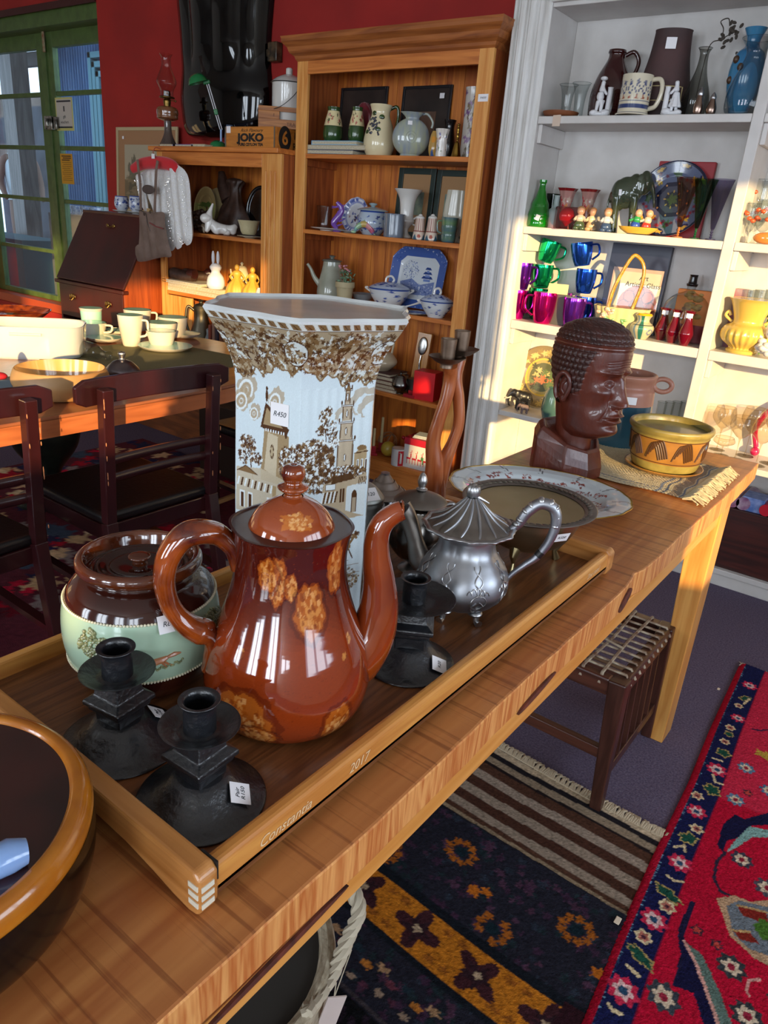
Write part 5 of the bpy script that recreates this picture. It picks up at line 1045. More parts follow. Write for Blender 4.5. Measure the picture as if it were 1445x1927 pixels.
cvp = Canvas(240, 240, 'c6cad4'); g = random.Random(8); cvp.ell(120, 120, 118, 118, '8b93bb')
for k in range(60): a = k*2*PI/60; cvp.ell(120+104*cos(a), 120+104*sin(a), 9, 6, g.choice(['4a5a9c', 'd5d8de']), 1, a, jag=.3)
cvp.ell(120, 120, 84, 84, 'ccd0d6'); [cvp.ell(130+g.gauss(0, 26), 140+g.gauss(0, 20), 8, 5, g.choice(['4a3a50', '7a4a5a', '4a5a9c', '2d2d44']), 1, g.uniform(0, 3), jag=.4) for _ in range(34)]
stand_plate('blue_flower_plate', 'blue and white flower plate standing behind the purple glass figure', P, r, cvp, .2, fn=lambda a: 1+.015*np.cos(12*a))
# purple glass figure and clear tumbler
P = put(634, 424, 3.28, z); t = thing('purple_glass_figure', 'purple and clear glass seahorse like figure on second shelf', 'ornament', P, face(P)); mgl = GLASS('purple_glass', 'b48ad8', .5); H = hgt(634, 358, 3.28, z)
MB().lathe([(.022, 0), (.024, .006), (.008, .012), (.006, .02)], 24).tube(bez([(0, 0, .015), (-.018, 0, .045), (.006, 0, .08), (.022, 0, .115), (.004, 0, .14), (-.008, 0, .150)], 40), [.010, .017, .019, .016, .013, .008], 14).build('glass_body', M('violet_glass', '8a5cc0', .06, coat=1, trans=.35), t)
k = MB(); [k.tube([(.012*sin(q), 0, .03+.024*q), (.036+.01*sin(q*2), -.005, .045+.024*q)], [.006, .001], 8) for q in range(5)]; [k.tube([(-.01, 0, .125), (-.034, -.004, .118+.01*q)], [.005, .0015], 8) for q in range(2)]; k.build('glass_fins', MATS['violet_glass'], t)
m_cg = GLASS('clear_glass', 'e6eaea', .62)
def glassware(lab, px, py, Y, z, w_, h_, prof, mat=None, nm='glass_tumbler', cat='glass', group=None, n=40, P=None, fn=None, r=None, H=None):
    P = P or put(px, py, Y, z); r = r or wpx(w_/2, P); H = H or hgt(px, py-h_, Y, z); t = thing(nm, lab, cat, P, face(P), group)
    pr = sm([(a*r, b*H) for a, b in prof], 40); MB().lathe(pr, n, fn=fn).build('glass', mat or m_cg, t); MB().tube([(pr[-1][0]*cos(a), pr[-1][0]*sin(a), pr[-1][1]) for a in np.linspace(0, 2*PI, n, endpoint=False)], .0012, 5, closed=True).build('rim', mat or m_cg, t); return t, r, H
glassware('clear glass tumbler at the left end of the second pine shelf', 610, 424, 3.36, z, 30, 36, [(.0, .02), (.85, .02), (.85, .3), (1, 1)])
# lidded pot
t, r, H = pvase('lidded_pot', 'round blue and white lidded pot behind the rainbow dolphin', 699, 437, 3.33, z, 56, 40, [(.6, 0), (.95, .3), (1, .6), (.82, 1)], bluewhite(1, seed=4, dens=60, base='a9b6c4'), cat='pot')
MB().lathe(sm([(r*1.02, H), (r*1.04, H+.004), (r*.8, H+.012), (r*.3, H+.020), (r*.12, H+.022), (r*.28, H+.034), (r*.2, H+.040)], 20)+[(.0003, H+.040)], 40).build('lid', cer('pale_blue_lid', '98a9ae'), t)
P = put(683, 436, 3.25, z); t = thing('rainbow_dolphin', 'rainbow striped dolphin ornament on the second pine shelf', 'ornament', P, face(P))
seg = bez([(-.045, 0, .012), (-.035, 0, .030), (-.012, 0, .048), (.015, 0, .050), (.038, 0, .034), (.052, 0, .014), (.058, 0, .004)], 48); cols = ['6fa09a', '8fb08a', 'b9a05c', 'c98a8a', 'b8607a', '7a6a9a']
V = []; 
for i in range(6): MB().tube(seg[i*8:min(i*8+9, 49)], [.004+.013*math.sin(PI*min(max((i*8+j)/48, .02), .98))**.8 for j in range(len(seg[i*8:min(i*8+9, 49)]))], 14).build('body_stripe', cer('dolphin_'+cols[i], cols[i]), t)
MB().ball((-.050, 0, .010), (.014, .005, .007)).tube([(0, 0, .06), (.01, 0, .076), (.018, 0, .062)], [.007, .004, .003], 8).tube([(.056, 0, .008), (.066, -.012, .002)], [.005, .002], 8).tube([(.056, 0, .008), (.064, .012, .003)], [.005, .002], 8).build('fins', cer('dolphin_8fb08a', '8fb08a'), t)
t, r, H = pot('glazed_beaker', 'blue grey drip glazed straight sided mug without handle', 'mug', 740, 442, 3.27, z, 39, 40, [(.86, 0), (.95, .04), (.96, .5), (.98, .93), (1, 1)], cer('drip_blue_grey', '5a6270', col2='75808c', scale=18, stretch=(2, 1, .5)), inside=cer('brown_glaze_in', '3b2a22'))
t, r, H = pot('white_urn_vase', 'white trumpet shaped urn vase with scroll handles', 'vase', 762, 444, 3.36, z, 52, 88, [(.42, 0), (.46, .03), (.24, .10), (.22, .2), (.5, .30), (.62, .36), (.5, .42), (.5, .6), (.62, .82), (1, 1)], m_wc, inside=m_wc)
for s_ in (-1, 1): handle(t, [(s_*r*.5, 0, H*.40), (s_*r*.85, 0, H*.46), (s_*r*.98, 0, H*.36), (s_*r*.8, 0, H*.27), (s_*r*.45, 0, H*.30)], .005, m_wc)
cvq = Canvas(160, 100, 'cbb9a8'); [cvq.line([(x, 0), (x, 60)], 3, '8a4a44') for x in range(4, 160, 10)]; cvq.rect(0, 56, 160, 62, '8a4a44'); [cvq.poly([(x, 100), (x+12, 70), (x+24, 100)], '35586a') for x in range(8, 160, 40)]; [cvq.ell(x+8, 82, 7, 9, 'a04a3a') for x in range(30, 160, 40)]
for px, lab in ((788, 'left red striped caster of the pair on the second pine shelf'), (811, 'right red striped caster of the pair on the second pine shelf')):
    t, r, H = pvase('striped_caster', lab, px, 447, 3.26, z, 25, 36, [(.95, 0), (1, .1), (.82, .5), (.66, 1)], cvq, 'pair of red striped casters', cat='caster'); MB().lathe(sm([(r*.72, H), (r*.6, H+.008), (r*.3, H+.014), (r*.28, H+.018)], 14)+[(.0003, H+.022)], 24).build('lid', m_wc, t)
t, r, H = pot('green_blue_mug', 'green and blue banded mug at the right end of second shelf', 'mug', 843, 453, 3.27, z, 32, 44, [(.7, 0), (.82, .06), (.9, .3), (.84, .34), (.95, .6), (.92, .66), (1, 1)], cer('mug_green', '5c7a4c', col2='2c4a78', scale=10, stretch=(.3, .3, 1.6)), inside=cer('mug_in', '55624a'))
handle(t, [(-r*.9, 0, H*.85), (-r*1.4, 0, H*.8), (-r*1.35, 0, H*.45), (-r*.9, 0, H*.35)], .004, MATS['mug_green'])
P = put(858, 450, 3.38, z); t = thing('shell_vase', 'white nautilus shell shaped vase behind the green mug', 'vase', P, face(P)); H = hgt(852, 358, 3.38, z); k = MB()
k.lathe(sm([(.030, 0), (.034, .006), (.014, .022), (.020, .04), (.048, .08), (.062, .12), (.060, .15)], 34)+[(.052, H)], 60, fn=lambda a, i: (1+.05*cos(14*a))*(1+(.25*cos(a+2.6))*(i/34)), sy=.55).build('shell', cer('cream_shell', 'b9b5a4'), t)

# ============ tall bookcase, third shelf
z = .952
t, r, H = pot('grey_coffee_pot', 'grey green stoneware coffee pot with lid and long left spout', 'coffee pot', 622, 556, 3.33, z, 52, 64, [(.85, 0), (1, .1), (.98, .3), (.8, .62), (.66, .86), (.62, 1)], cer('grey_green_glaze', '8d8f7e', col2='a3a493', scale=12))
MB().lathe(sm([(r*.64, H), (r*.74, H+.006), (r*.6, H+.012), (r*.2, H+.018), (r*.14, H+.022), (r*.26, H+.032)], 20)+[(.0003, H+.036)], 32).build('lid', cer('dark_band_grey', '6d6f66'), t)
handle(t, [(-r*.75, 0, H*.35), (-r*1.2, 0, H*.55), (-r*1.5, 0, H*.78), (-r*1.75, 0, H*.9)], [.018, .013, .009, .008], MATS['grey_green_glaze'], 'spout')
t, r, H = pot('flower_pot', 'cream ribbed flowerpot holding small pink artificial flowers', 'plant', 648, 558, 3.26, z, 36, 28, [(.72, 0), (.88, .7), (1, .75), (1, 1)], cer('stone_cream', 'ab9c78', rough=.6, coat=0), part='planter_pot')
g = random.Random(5); l = MB(); f = MB()
for _ in range(46): a, q = g.uniform(0, 2*PI), g.uniform(0, .05); p = Vector((q*cos(a), q*.7*sin(a), H+g.uniform(0, .06))); l.ball(p, (.012, .004, .006), 6, 4, Matrix.Rotation(g.uniform(0, 3), 3, 'X') @ Matrix.Rotation(g.uniform(0, 3), 3, 'Z'))
for _ in range(14): a, q = g.uniform(0, 2*PI), g.uniform(0, .04); f.ball((q*cos(a), q*.7*sin(a)-.01, H+g.uniform(.045, .085)), (.007, .007, .005), 8, 5)
l.build('foliage', M('leaf_dull', '4f6a4a', .7, col2='7c9478', scale=50), t); f.build('blossom', M('pink_petal', 'c98a90', .7), t)
P = put(776, 575, 3.44, z); r = wpx(66, P); octf = lambda a: np.minimum(1.18, 1/np.maximum(np.abs(np.cos(a)), np.abs(np.sin(a))))*.96
stand_plate('willow_platter', 'large octagonal blue willow pattern platter leaning at the back', P, r*.97, willow(460, 3, octo=True), .2, fn=octf, deep=.05, sy=.88)
def tureen(lab, px, py, Y, w_, h_, seed, dy=0):
    t, r, H = pvase('blue_tureen', lab, px, py, Y, z, w_, h_, [(.45, 0), (.5, .08), (.8, .5), (.92, .8), (1.0, 1)], bluewhite(1, seed=seed, dens=34, base='c9cbcc'), 'blue and white tureens', cat='tureen', sy=.8)
    l = plathe('lid', sm([(r*.98, H+.001), (r*.8, H+.014), (r*.4, H+.030), (r*.12, H+.034)], 20), bluewhite(2, seed=seed+5, dens=110, base='aab4c8'), m_vc, t, n=64, nv=30, sy=.8)
    MB().tube(bez([(-r*.2, 0, H+.032), (-r*.16, 0, H+.055), (r*.05, 0, H+.062), (r*.18, 0, H+.045), (r*.12, 0, H+.032)], 20), .006, 8).build('loop_knob', m_wc, l)
    for s_ in (-1, 1): handle(t, [(s_*r*.85, 0, H*.75), (s_*r*1.12, 0, H*.95), (s_*r*1.0, 0, H*.98)], .005, m_wc)
tureen('blue and white lidded tureen in front of the octagonal platter', 731, 572, 3.33, 80, 30, 1); tureen('blue and white lidded tureen at the right end of third shelf', 819, 600, 3.28, 64, 34, 2)
P = put(682, 560, 3.40, z); t = thing('plate_stack', 'grey china bowl beside the pink flowerpot', 'bowl', P, face(P)); MB().lathe(sm([(.03, 0), (.05, .02), (.07, .045), (.072, .047), (.05, .028)], 20)+[(.0003, .02)], 48).build('bowl', cer('grey_blue_china', '8b9498'), t)
plate('dark_dish', 'dark blue oval dish lying under the tureen ladle', 778, 588, 3.28, z, 60, cer('dark_blue_dish', '2d3a4c', col2='b6b2a8', scale=20), k=.08)
P = put(780, 572, 3.29, z+.02); t = thing('china_ladle', 'white china ladle resting beside the blue tureen', 'ladle', P, face(P)); MB().tube(bez([(-.05, 0, .01), (-.02, 0, .02), (.02, 0, .035), (.035, 0, .045)], 20), [.004, .004, .006, .008], 8).ball((-.055, 0, .006), (.02, .015, .01)).build('ladle', m_wc, t)

# ============ tall bookcase, fourth shelf
z = .517; bz = z
for k, (c, hh) in enumerate((('c4b7a8', .012), ('7b5a44', .022), ('6a4438', .022), ('5c3a33', .022), ('4c2f2c', .016))):
    nmz = ['pale board backed book, lowest of the brown pile on the fourth pine shelf', 'tan book, second from the bottom of the brown pile', 'brown book in the middle of the brown pile', 'dark brown book, second from the top of the brown pile', 'darkest book on top of the brown pile under the cream teapot'][k]
    book('book', nmz, oy(640+k*3, 720, 3.27).x, oy(748-k*3, 730, 3.27).x, 3.25, 3.42, bz, hh, M('bk_'+c, c, .6), m_pg, rad(2*(k % 2)), group='brown books under the cream teapot'); bz += hh+.0005
t, r, H = pot('cream_teapot', 'squat cream teapot with hooped handle on the brown books', 'teapot', 715, 692, 3.33, bz, 62, 32, [(.6, 0), (.95, .3), (1, .55), (.7, .9), (.4, 1.0)], cer('oat_glaze', 'b9a88c'))
handle(t, [(-r*.5, 0, H*.85), (-r*.3, 0, H*1.9), (r*.1, 0, H*2.4), (r*.55, 0, H*2.2), (r*.72, 0, H*1.5), (r*.62, 0, H*.8)], .007, MATS['oat_glaze'])
MB().lathe(sm([(r*.42, H), (r*.3, H+.01), (r*.1, H+.012), (r*.14, H+.022)], 12)+[(.0003, H+.024)], 24).build('lid', MATS['oat_glaze'], t)
t, r, H = pot('silver_sugar_bowl', 'small round silver pot with lid next to brown books', 'pot', 752, 738, 3.28, z, 32, 30, [(.5, 0), (.45, .08), (.95, .4), (1, .6), (.7, .95), (.6, 1)], METAL('silver_pot', '8c8a86', .2, '55524e', 20))
MB().lathe(sm([(r*.62, H), (r*.5, H+.008), (r*.12, H+.014), (r*.16, H+.024)], 14)+[(.0003, H+.028)], 24).build('lid', MATS['silver_pot'], t)
t, r, H = pot('pewter_cup', 'dull pewter beaker below the spoon plaque', 'cup', 776, 742, 3.33, z, 26, 30, [(.8, 0), (.85, .5), (1, 1)], METAL('dull_pewter', '5d5a58', .4), inside=MATS['dull_pewter'])
P = put(782, 735, 3.40, z); w_, H = wpx(28, P), hgt(786, 625, 3.40, z)
t = thing('spoon_plaque', 'upright yellow wooden plaque with a silver spoon mounted on it', 'plaque', P, tilt=(-.10, rad(3), rad(10))); MB().box(-w_/2, w_/2, -.01, .01, 0, H).build('wooden_board', WOOD('plaque_wood', 'c98a32', 'b0701f', 2, 2, .35, .3), t, smooth=False, bevel=.003)
MB().ball((0, -.016, H*.78), (w_*.33, .006, H*.15), 20, 14).tube(bez([(0, -.016, H*.62), (0, -.02, H*.5), (.003, -.016, H*.4), (0, -.018, H*.25), (0, -.016, H*.1)], 20), [.006, .004, .006, .004, .008], 8).build('mounted_spoon', METAL('spoon_silver', 'b0aeaa', .2), t)
for px, py, a, b, hh, lab in ((771, 745, 24, .03, .016, 'small flat red box lying in front of the pewter beaker'), (777, 741, 16, .03, .030, 'small red box tilted behind the flat red box')):
    P = put(px, py, 3.25 if hh < .02 else 3.29, z); tag(MB().box(-wpx(a/2, P), wpx(a/2, P), -b/2, b/2, 0, hh).build('small_red_box', M('red_card', 'a01c28', .5), smooth=False, bevel=.001, loc=P), lab, 'box', 'small red boxes on the fourth pine shelf'); bpy.context.view_layer.objects.active = None
P = put(802, 752, 3.30, z); tag(MB().box(-.062, .062, -.05, .05, 0, hgt(800, 698, 3.28, z)).build('red_box', M('bright_red_card', 'c4101c', .45), smooth=False, bevel=.002, loc=P), 'large plain bright red box behind the wooden candelabrum', 'box').rotation_euler = (0, 0, rad(8))

# ============ tall bookcase, bottom shelf
z = .125
P = put(701, 862, 3.28, z)
for dx, dy, hp_, lab in ((0, 0, 805, 'short cream candle in square red holder beside the vase'), (-.012, .09, 780, 'taller cream candle behind the short one on the lowest pine shelf')):
    q = P+Vector((dx, dy, 0)); t = thing('red_candle_holder', lab, 'candle', q, face(q), 'cream candles in red holders')
    MB().box(-.026, .026, -.022, .022, 0, .014).box(-.015, .015, -.015, .015, .014, .055).build('holder', M('red_paint_gloss', 'a3182a', .4), t, smooth=False, bevel=.002); MB().lathe([(.0085, .05), (.008, hgt(700, hp_, q.y, z)), (.0003, hgt(700, hp_, q.y, z)+.004)], 16).build('candle', M('cream_wax', 'c9b98a', .5), t)
P = put(729, 862, 3.33, z); r = wpx(14, P); tag(MB().ball((0, 0, r), r, 28, 18).build('yellow_ball', cer('yellow_wax', 'b9a03c', rough=.4), loc=P), 'round yellow ball candle beside the red and white mug', 'ball')
P = put(728, 846, 3.42, z); t = thing('cane_ball', 'loose open ball of bent cane strips behind the yellow ball', 'ornament', P+Vector((0, 0, .055)))
for k in range(5): Mx = Matrix.Rotation(k*.7, 3, 'Z') @ Matrix.Rotation(.5+k*.5, 3, 'X'); MB().tube([Mx @ Vector((.055*cos(a), .055*sin(a), 0)) for a in np.linspace(0, 2*PI, 36, endpoint=False)], .003, 6, closed=True).build('cane_strip', M('cane', '9a7a58', .6), t)
cvq = Canvas(160, 90, 'c6c2c0'); [cvq.rect(x, 8, x+24, 82, 'b0202a') for x in (10, 62, 118)]; [cvq.rect(x+8, 20, x+14, 70, 'c6c2c0') for x in (10, 62, 118)]
t, r, H = pvase('red_white_mug', 'white mug with broad red stripes on the lowest pine shelf', 748, 878, 3.25, z, 27, 36, [(.92, 0), (1, .06), (1, 1)], cvq, cat='mug'); handle(t, [(r*.2, -r*.95, H*.8), (r*.35, -r*1.5, H*.75), (r*.35, -r*1.5, H*.35), (r*.2, -r*.95, H*.25)], .004, m_wc); MB().lathe([(r, H), (r*.92, H), (r*.9, H*.5), (.0003, H*.45)], 32).build('inside', m_wc, t)
P = put(792, 888, 3.31, z); t = thing('reindeer_box', 'white gift box printed with red reindeer and red lid', 'box', P, rad(6)); H = hgt(786, 838, 3.27, z)
MB().box(-.088, .088, -.06, .06, 0, H).build('box', M('white_card', 'c4bfbc', .6), t, smooth=False, bevel=.002); MB().box(-.090, .090, -.062, .062, H, H+.038).build('lid', M('crimson_card', 'a5182c', .5), t, smooth=False, bevel=.002)
k = MB(); g = random.Random(4)
for x in (-.055, -.02, .015, .05): k.cbox((x, -.0605, H*.42), (.026, .001, .010)).cbox((x+.014, -.0605, H*.55), (.006, .001, .024)).cbox((x-.01, -.0605, H*.28), (.003, .001, .026)).cbox((x+.008, -.0605, H*.28), (.003, .001, .026)).cbox((x+.012, -.0605, H*.68), (.012, .001, .003)).cbox((x+.018, -.0605, H*.74), (.003, .001, .012))
k.build('printed_reindeer', M('print_red', 'b02030', .6), t, smooth=False)
k = MB(); k.cbox((.03, -.0605, H*.5), (.016, .001, .02)).cbox((.035, -.0605, H*.35), (.006, .001, .02)).build('printed_green', M('print_green', '3f8a52', .6), t, smooth=False)
P = P+Vector((0, 0, H+.0385)); t = thing('folded_napkins', 'folded pale napkins lying on the red lidded reindeer box', 'napkins', P, rad(14)); [MB().box(-.055+.004*q, .06-.003*q, -.04, .04+.003*q, .006*q, .006*q+.005).build('napkin', M('pale_cloth', 'a8b0b2', .9), t, smooth=False, bevel=.002) for q in range(3)]
P = put(758, 838, 3.43, z+.10); tag(MB().ball((0, 0, 0), .012).tube([(0, 0, -.012), (0, 0, -.100)], .0015, 6).build('red_bauble_pick', M('red_bauble', 'b01828', .2, coat=1), loc=P), 'tiny red bauble on a stick behind the striped mug', 'bauble')
# ================================================================== on and in the low bookcase
z = 1.712
# giant black bottle shaped display on the wall
bx = (oy(342, 258, 3.5).x+oy(500, 255, 3.5).x)/2; R = (oy(500, 255, 3.5).x-oy(342, 258, 3.5).x)/2; zb_ = oy(420, 264, 3.5).z
t = thing('bottle_display', 'giant glossy black fluted bottle shaped display fixed on the red wall', 'wall display', (bx, 3.545, zb_))
pr = sm([(R*.02, 0), (R*.72, .012), (R*.93, .06), (R*1.0, .16), (R*1.02, .26), (R*.97, .42), (R*.98, .58), (R*1.04, .80), (R*1.10, 1.1), (R*1.10, 1.40)], 70)
nA, nV = 220, len(pr); A = np.linspace(PI, 2*PI, nA); V = np.zeros((nV, nA, 3))
for i, (rr_, zz) in enumerate(pr):
    fl = 1+.13*np.abs(np.sin((A-PI)*5.5))*min(1, max(0, (zz-.36)/.12)); V[i, :, 0] = rr_*np.cos(A); V[i, :, 1] = rr_*.42*np.sin(A)*fl; V[i, :, 2] = zz
npmesh('bottle', V, nA, nV, M('black_gloss_plastic', '020203', .06, coat=.25, spec=.35, col2='070708', scale=30), t)
q = oy(512, 97, 3.5); MB().box(-.035, .04, -.05, 0, -.05, .05).box(-.075, -.035, -.03, -.01, -.02, .02).build('wall_bracket', M('black_metal_bracket', '17130f', .3, col2='5a4630', scale=30), t, bevel=.006, loc=(q.x-bx, 0, q.z-zb_))
# framed landscape standing on the bureau behind the cups
t_, w_, H_ = framed('cream framed landscape print standing behind the blue cups on the bureau', 214, 330, 238, 3.49, 1.312, M('cream_frame', 'b3a27c', .45), M('buff_mount', '9c7350', .7), None, .05, .022)
cv = Canvas(200, 200, 'a59a82'); g = random.Random(4); cv.rect(0, 110, 200, 200, '6b5a40'); cv.ell(40, 100, 22, 60, '4c4838', .8, jag=.2); [cv.ell(g.uniform(0, 200), g.uniform(100, 200), g.uniform(6, 20), 5, g.choice(['4a3c2a', '8a765a', '5c5a40']), .7, jag=.3) for _ in range(60)]
nu = 60; U = np.linspace(0, 1, nu); UU, VV = np.meshgrid(U, U); npmesh('landscape_print', np.stack([(-.36+.72*UU)*w_, -.008+0*UU, (.06+.74*VV)*H_], -1), nu, nu, M('print_surface', 'ffffff', .4, vcol=True), t_, col=sample(cv, nu, nu)); _mt(t_, -w_*.38, -.010, H_*.88, .020, .018, (PI/2, 0, 0))
# oil lamp
P = put(317, 277, 3.24, z); t = thing('oil_lamp', 'old clear and amber glass oil lamp with tall chimney', 'oil lamp', P, face(P)); h = lambda py: hgt(317, py, 3.24, z); u = mpp(P)
m_ag = M('amber_glass_lamp', '8a5a38', .08, coat=.8, trans=.35); m_smk = M('smoky_glass', '6b5c54', .08, coat=.8, trans=.5)
MB().lathe(sm([(19*u, 0), (18*u, .01), (11*u, h(262)), (7*u, h(248)), (6.5*u, h(228))], 24), 40).build('glass_foot', m_smk, t)
MB().lathe(sm([(7*u, h(228)), (18*u, h(224)), (19*u, h(218)), (19.5*u, h(208)), (16*u, h(202)), (6*u, h(199))], 30), 48).build('oil_font', m_ag, t)
MB().lathe(sm([(6*u, h(199)), (7*u, h(190)), (6*u, h(186)), (13*u, h(185)), (13*u, h(182)), (7*u, h(180)), (6*u, h(172)), (3*u, h(170))], 30), 36).tube([(6*u, -.004, h(188)), (14*u, -.01, h(189))], .0025, 8).ball((15*u, -.01, h(189)), .006).build('brass_burner', M('old_brass', '7a6234', .3, 1.0), t)
MB().lathe(sm([(11*u, h(182)), (12*u, h(170)), (17*u, h(158)), (17*u, h(150)), (10*u, h(130)), (8*u, h(120)), (8.5*u, h(108)), (12*u, h(101))], 50), 44).build('glass_chimney', GLASS('pinkish_clear_glass', 'f0e2dd', .6), t)
# thin books lying along the top
for a, b, c, nm, hh in ((315, 345, 'a8927a', 'tan', .012), (340, 378, '6f64a8', 'purple', .012), (374, 400, 'b6aa8c', 'cream', .014)):
    book('thin_book', 'thin %s covered book lying along the top edge of the low bookcase' % nm, oy(a, 278, 3.17).x, oy(b, 278, 3.17).x, 3.11, 3.20, z, hh, M('tb_'+nm, c, .5), m_pg, 0, group='thin books on the low bookcase')
# green desk lamp
P = put(410, 279, 3.22, z); t = thing('green_desk_lamp', 'green desk lamp with white twin rod arm in front of black bottle', 'desk lamp', P, face(P)); m_gl = M('gloss_green', '0d6b38', .25, coat=.6); u = mpp(P); h = lambda py: hgt(410, py, 3.22, z)
MB().lathe(sm([(16*u, 0), (16*u, .008), (15*u, .02), (12*u, .035), (5*u, .045)], 20)+[(.0003, .046)], 36).build('lamp_base', m_gl, t)
top_ = Vector((-18*u, 0, h(158))); bot = Vector((6*u, 0, h(243)))
MB().tube([bot, Vector((6*u, 0, .04))], .006, 8).build('lower_joint', M('pale_blue_plastic', '8fb0dc', .4), t)
for s_ in (-.006, .006): MB().tube([bot+Vector((s_, 0, 0)), top_+Vector((s_, 0, 0))], .0028, 8).build('arm_rod', M('white_rod', 'c9ccd0', .35), t)
mid = top_.lerp(bot, .62); MB().cbox(mid, (.022, .014, .030), Matrix.Rotation(-.25, 3, 'Y')).build('arm_clamp', m_gl, t, bevel=.003)
sh = MB(); Mx = Matrix.Rotation(rad(-18), 3, 'Y') @ Matrix.Rotation(rad(0), 3, 'X'); c0 = top_+Vector((-17*u, -.01, .004))
for i, (rr_, zz) in enumerate([(18*u, -.012), (17*u, 0), (14*u, .018), (9*u, .030), (2*u, .036)]): sh.v += [tuple(c0+Mx @ Vector((rr_*cos(a), rr_*.9*sin(a), zz))) for a in np.linspace(0, 2*PI, 28, endpoint=False)]
sh.f = [(i*28+k, i*28+(k+1) % 28, (i+1)*28+(k+1) % 28, (i+1)*28+k) for i in range(4) for k in range(28)]; so_ = sh.build('lamp_shade', m_gl, t); MB().cbox(top_+Vector((-.004, 0, .002)), (.04, .02, .02), Mx).build('shade_neck', m_gl, t, bevel=.005)
# JOKO tea crate
a = oy(424, 284, 3.135); b = oy(517, 286, 3.135); H = oy(470, 238, 3.135).z-z; w_ = b.x-a.x
m_cr = WOOD('tea_crate_wood', 'c77e30', 'a8641f', 0, 1.2, .5, .05); m_ink = M('crate_ink', '17110c', .7)
t = thing('tea_crate', 'orange wooden tea crate lettered JOKO Pure Ceylon Tea', 'crate', ((a.x+b.x)/2, 3.135+.13, z)); D = .13
MB().box(-w_/2, w_/2, -D, -D+.012, 0, H).box(-w_/2, w_/2, D-.012, D, 0, H).box(-w_/2, -w_/2+.012, -D+.012, D-.012, 0, H).box(w_/2-.012, w_/2, -D+.012, D-.012, 0, H).box(-w_/2+.012, w_/2-.012, -D+.012, D-.012, 0, .01).build('crate_box', m_cr, t, smooth=False, bevel=.0015)
for x in (-w_/2, w_/2-.008): MB().box(x, x+.008, -D-.002, -D, 0, H).build('metal_edging', METAL('tin_strip', '8a8478', .45), t, smooth=False)
text('JOKO', m_ink, t, H*.50, (.008, -D-.0006, H*.47), (PI/2, 0, 0), 0, 'brand_lettering', bold=.0028, sx=1.50); text('PURE CEYLON TEA', m_ink, t, H*.19, (.008, -D-.0006, H*.16), (PI/2, 0, 0), 0, 'small_lettering', bold=.001, sx=1.13); text('Rich Flavoury', m_ink, t, H*.22, (.015, -D-.0006, H*.82), (PI/2, 0, 0), .45, 'script_lettering', sx=1.35)
_mt(t, -w_/2+.028, -D-.0008, H*.86, .034, .034, (PI/2, 0, 0))
d_ = MB().prism([(x*.048, zz*.062+H*.52) for x, zz in circle(1, 36)], w_/2, w_/2+.0008, lambda x, y, zz: (zz, x-.055, y)); d_.build('number_disc', m_ink, t, smooth=False); text('6', m_cr, t, .095, (w_/2+.0016, -.055, H*.52), (PI/2, 0, PI/2), 0, 'number_lettering', bold=.002); text('1', m_ink, t, .05, (w_/2+.0012, .02, H*.7), (PI/2, 0, PI/2), 0, 'number_lettering'); text('R', m_ink, t, .05, (w_/2+.0012, .02, H*.2), (PI/2, 0, PI/2), 0, 'number_lettering')
# second crate, turned, on top
zc = z+H; q = oy(490, 240, 3.17); t = thing('open_wooden_crate', 'brown open wooden crate with oval handle hole stacked on the tea crate', 'crate', (q.x+.045, 3.17+.145, zc+.0015), rad(38)); H2 = oy(490, 199, 3.17).z-zc; m_c2 = WOOD('old_crate_wood', 'b0702f', '854d1f', 0, 1.2, .55, .05)
L1, L2 = .135, .105
MB().box(-L1, L1, -L2, -L2+.012, 0, H2*.42).box(-L1, -.02, -L2, -L2+.012, H2*.42, H2*.78).box(.085, L1, -L2, -L2+.012, H2*.42, H2*.78).box(-L1, L1, -L2, -L2+.012, H2*.78, H2).build('front_board', m_c2, t, smooth=False, bevel=.0012)
MB().box(-L1, L1, L2-.012, L2, 0, H2).build('back_board', m_c2, t, smooth=False); MB().box(-L1, -L1+.012, -L2+.012, L2-.012, 0, H2).build('end_board', WOOD('old_crate_dark', '7a5030', '5a361c', 1, 1.2, .6, 0), t, smooth=False); MB().box(L1-.012, L1, -L2+.012, L2-.012, 0, H2).build('end_board', m_c2, t, smooth=False); MB().box(-L1+.012, L1-.012, -L2+.012, L2-.012, 0, .01).build('crate_floor', m_c2, t, smooth=False)
text('1', m_ink, t, .02, (-.05, -L2-.0006, H2*.6), name='faint_stamp'); _mt(t, -L1-.0006, -.05, H2*.4, .020, .028, (PI/2, 0, -PI/2)); text('TRADE', M('faded_ink', '5f3a1c', .7), t, .026, (.06, -L2-.0006, H2*.2), name='faint_stamp'); text('GOODS', MATS['faded_ink'], t, .045, (-L1-.0006, .02, H2*.62), (PI/2, 0, -PI/2), name='faint_stamp')
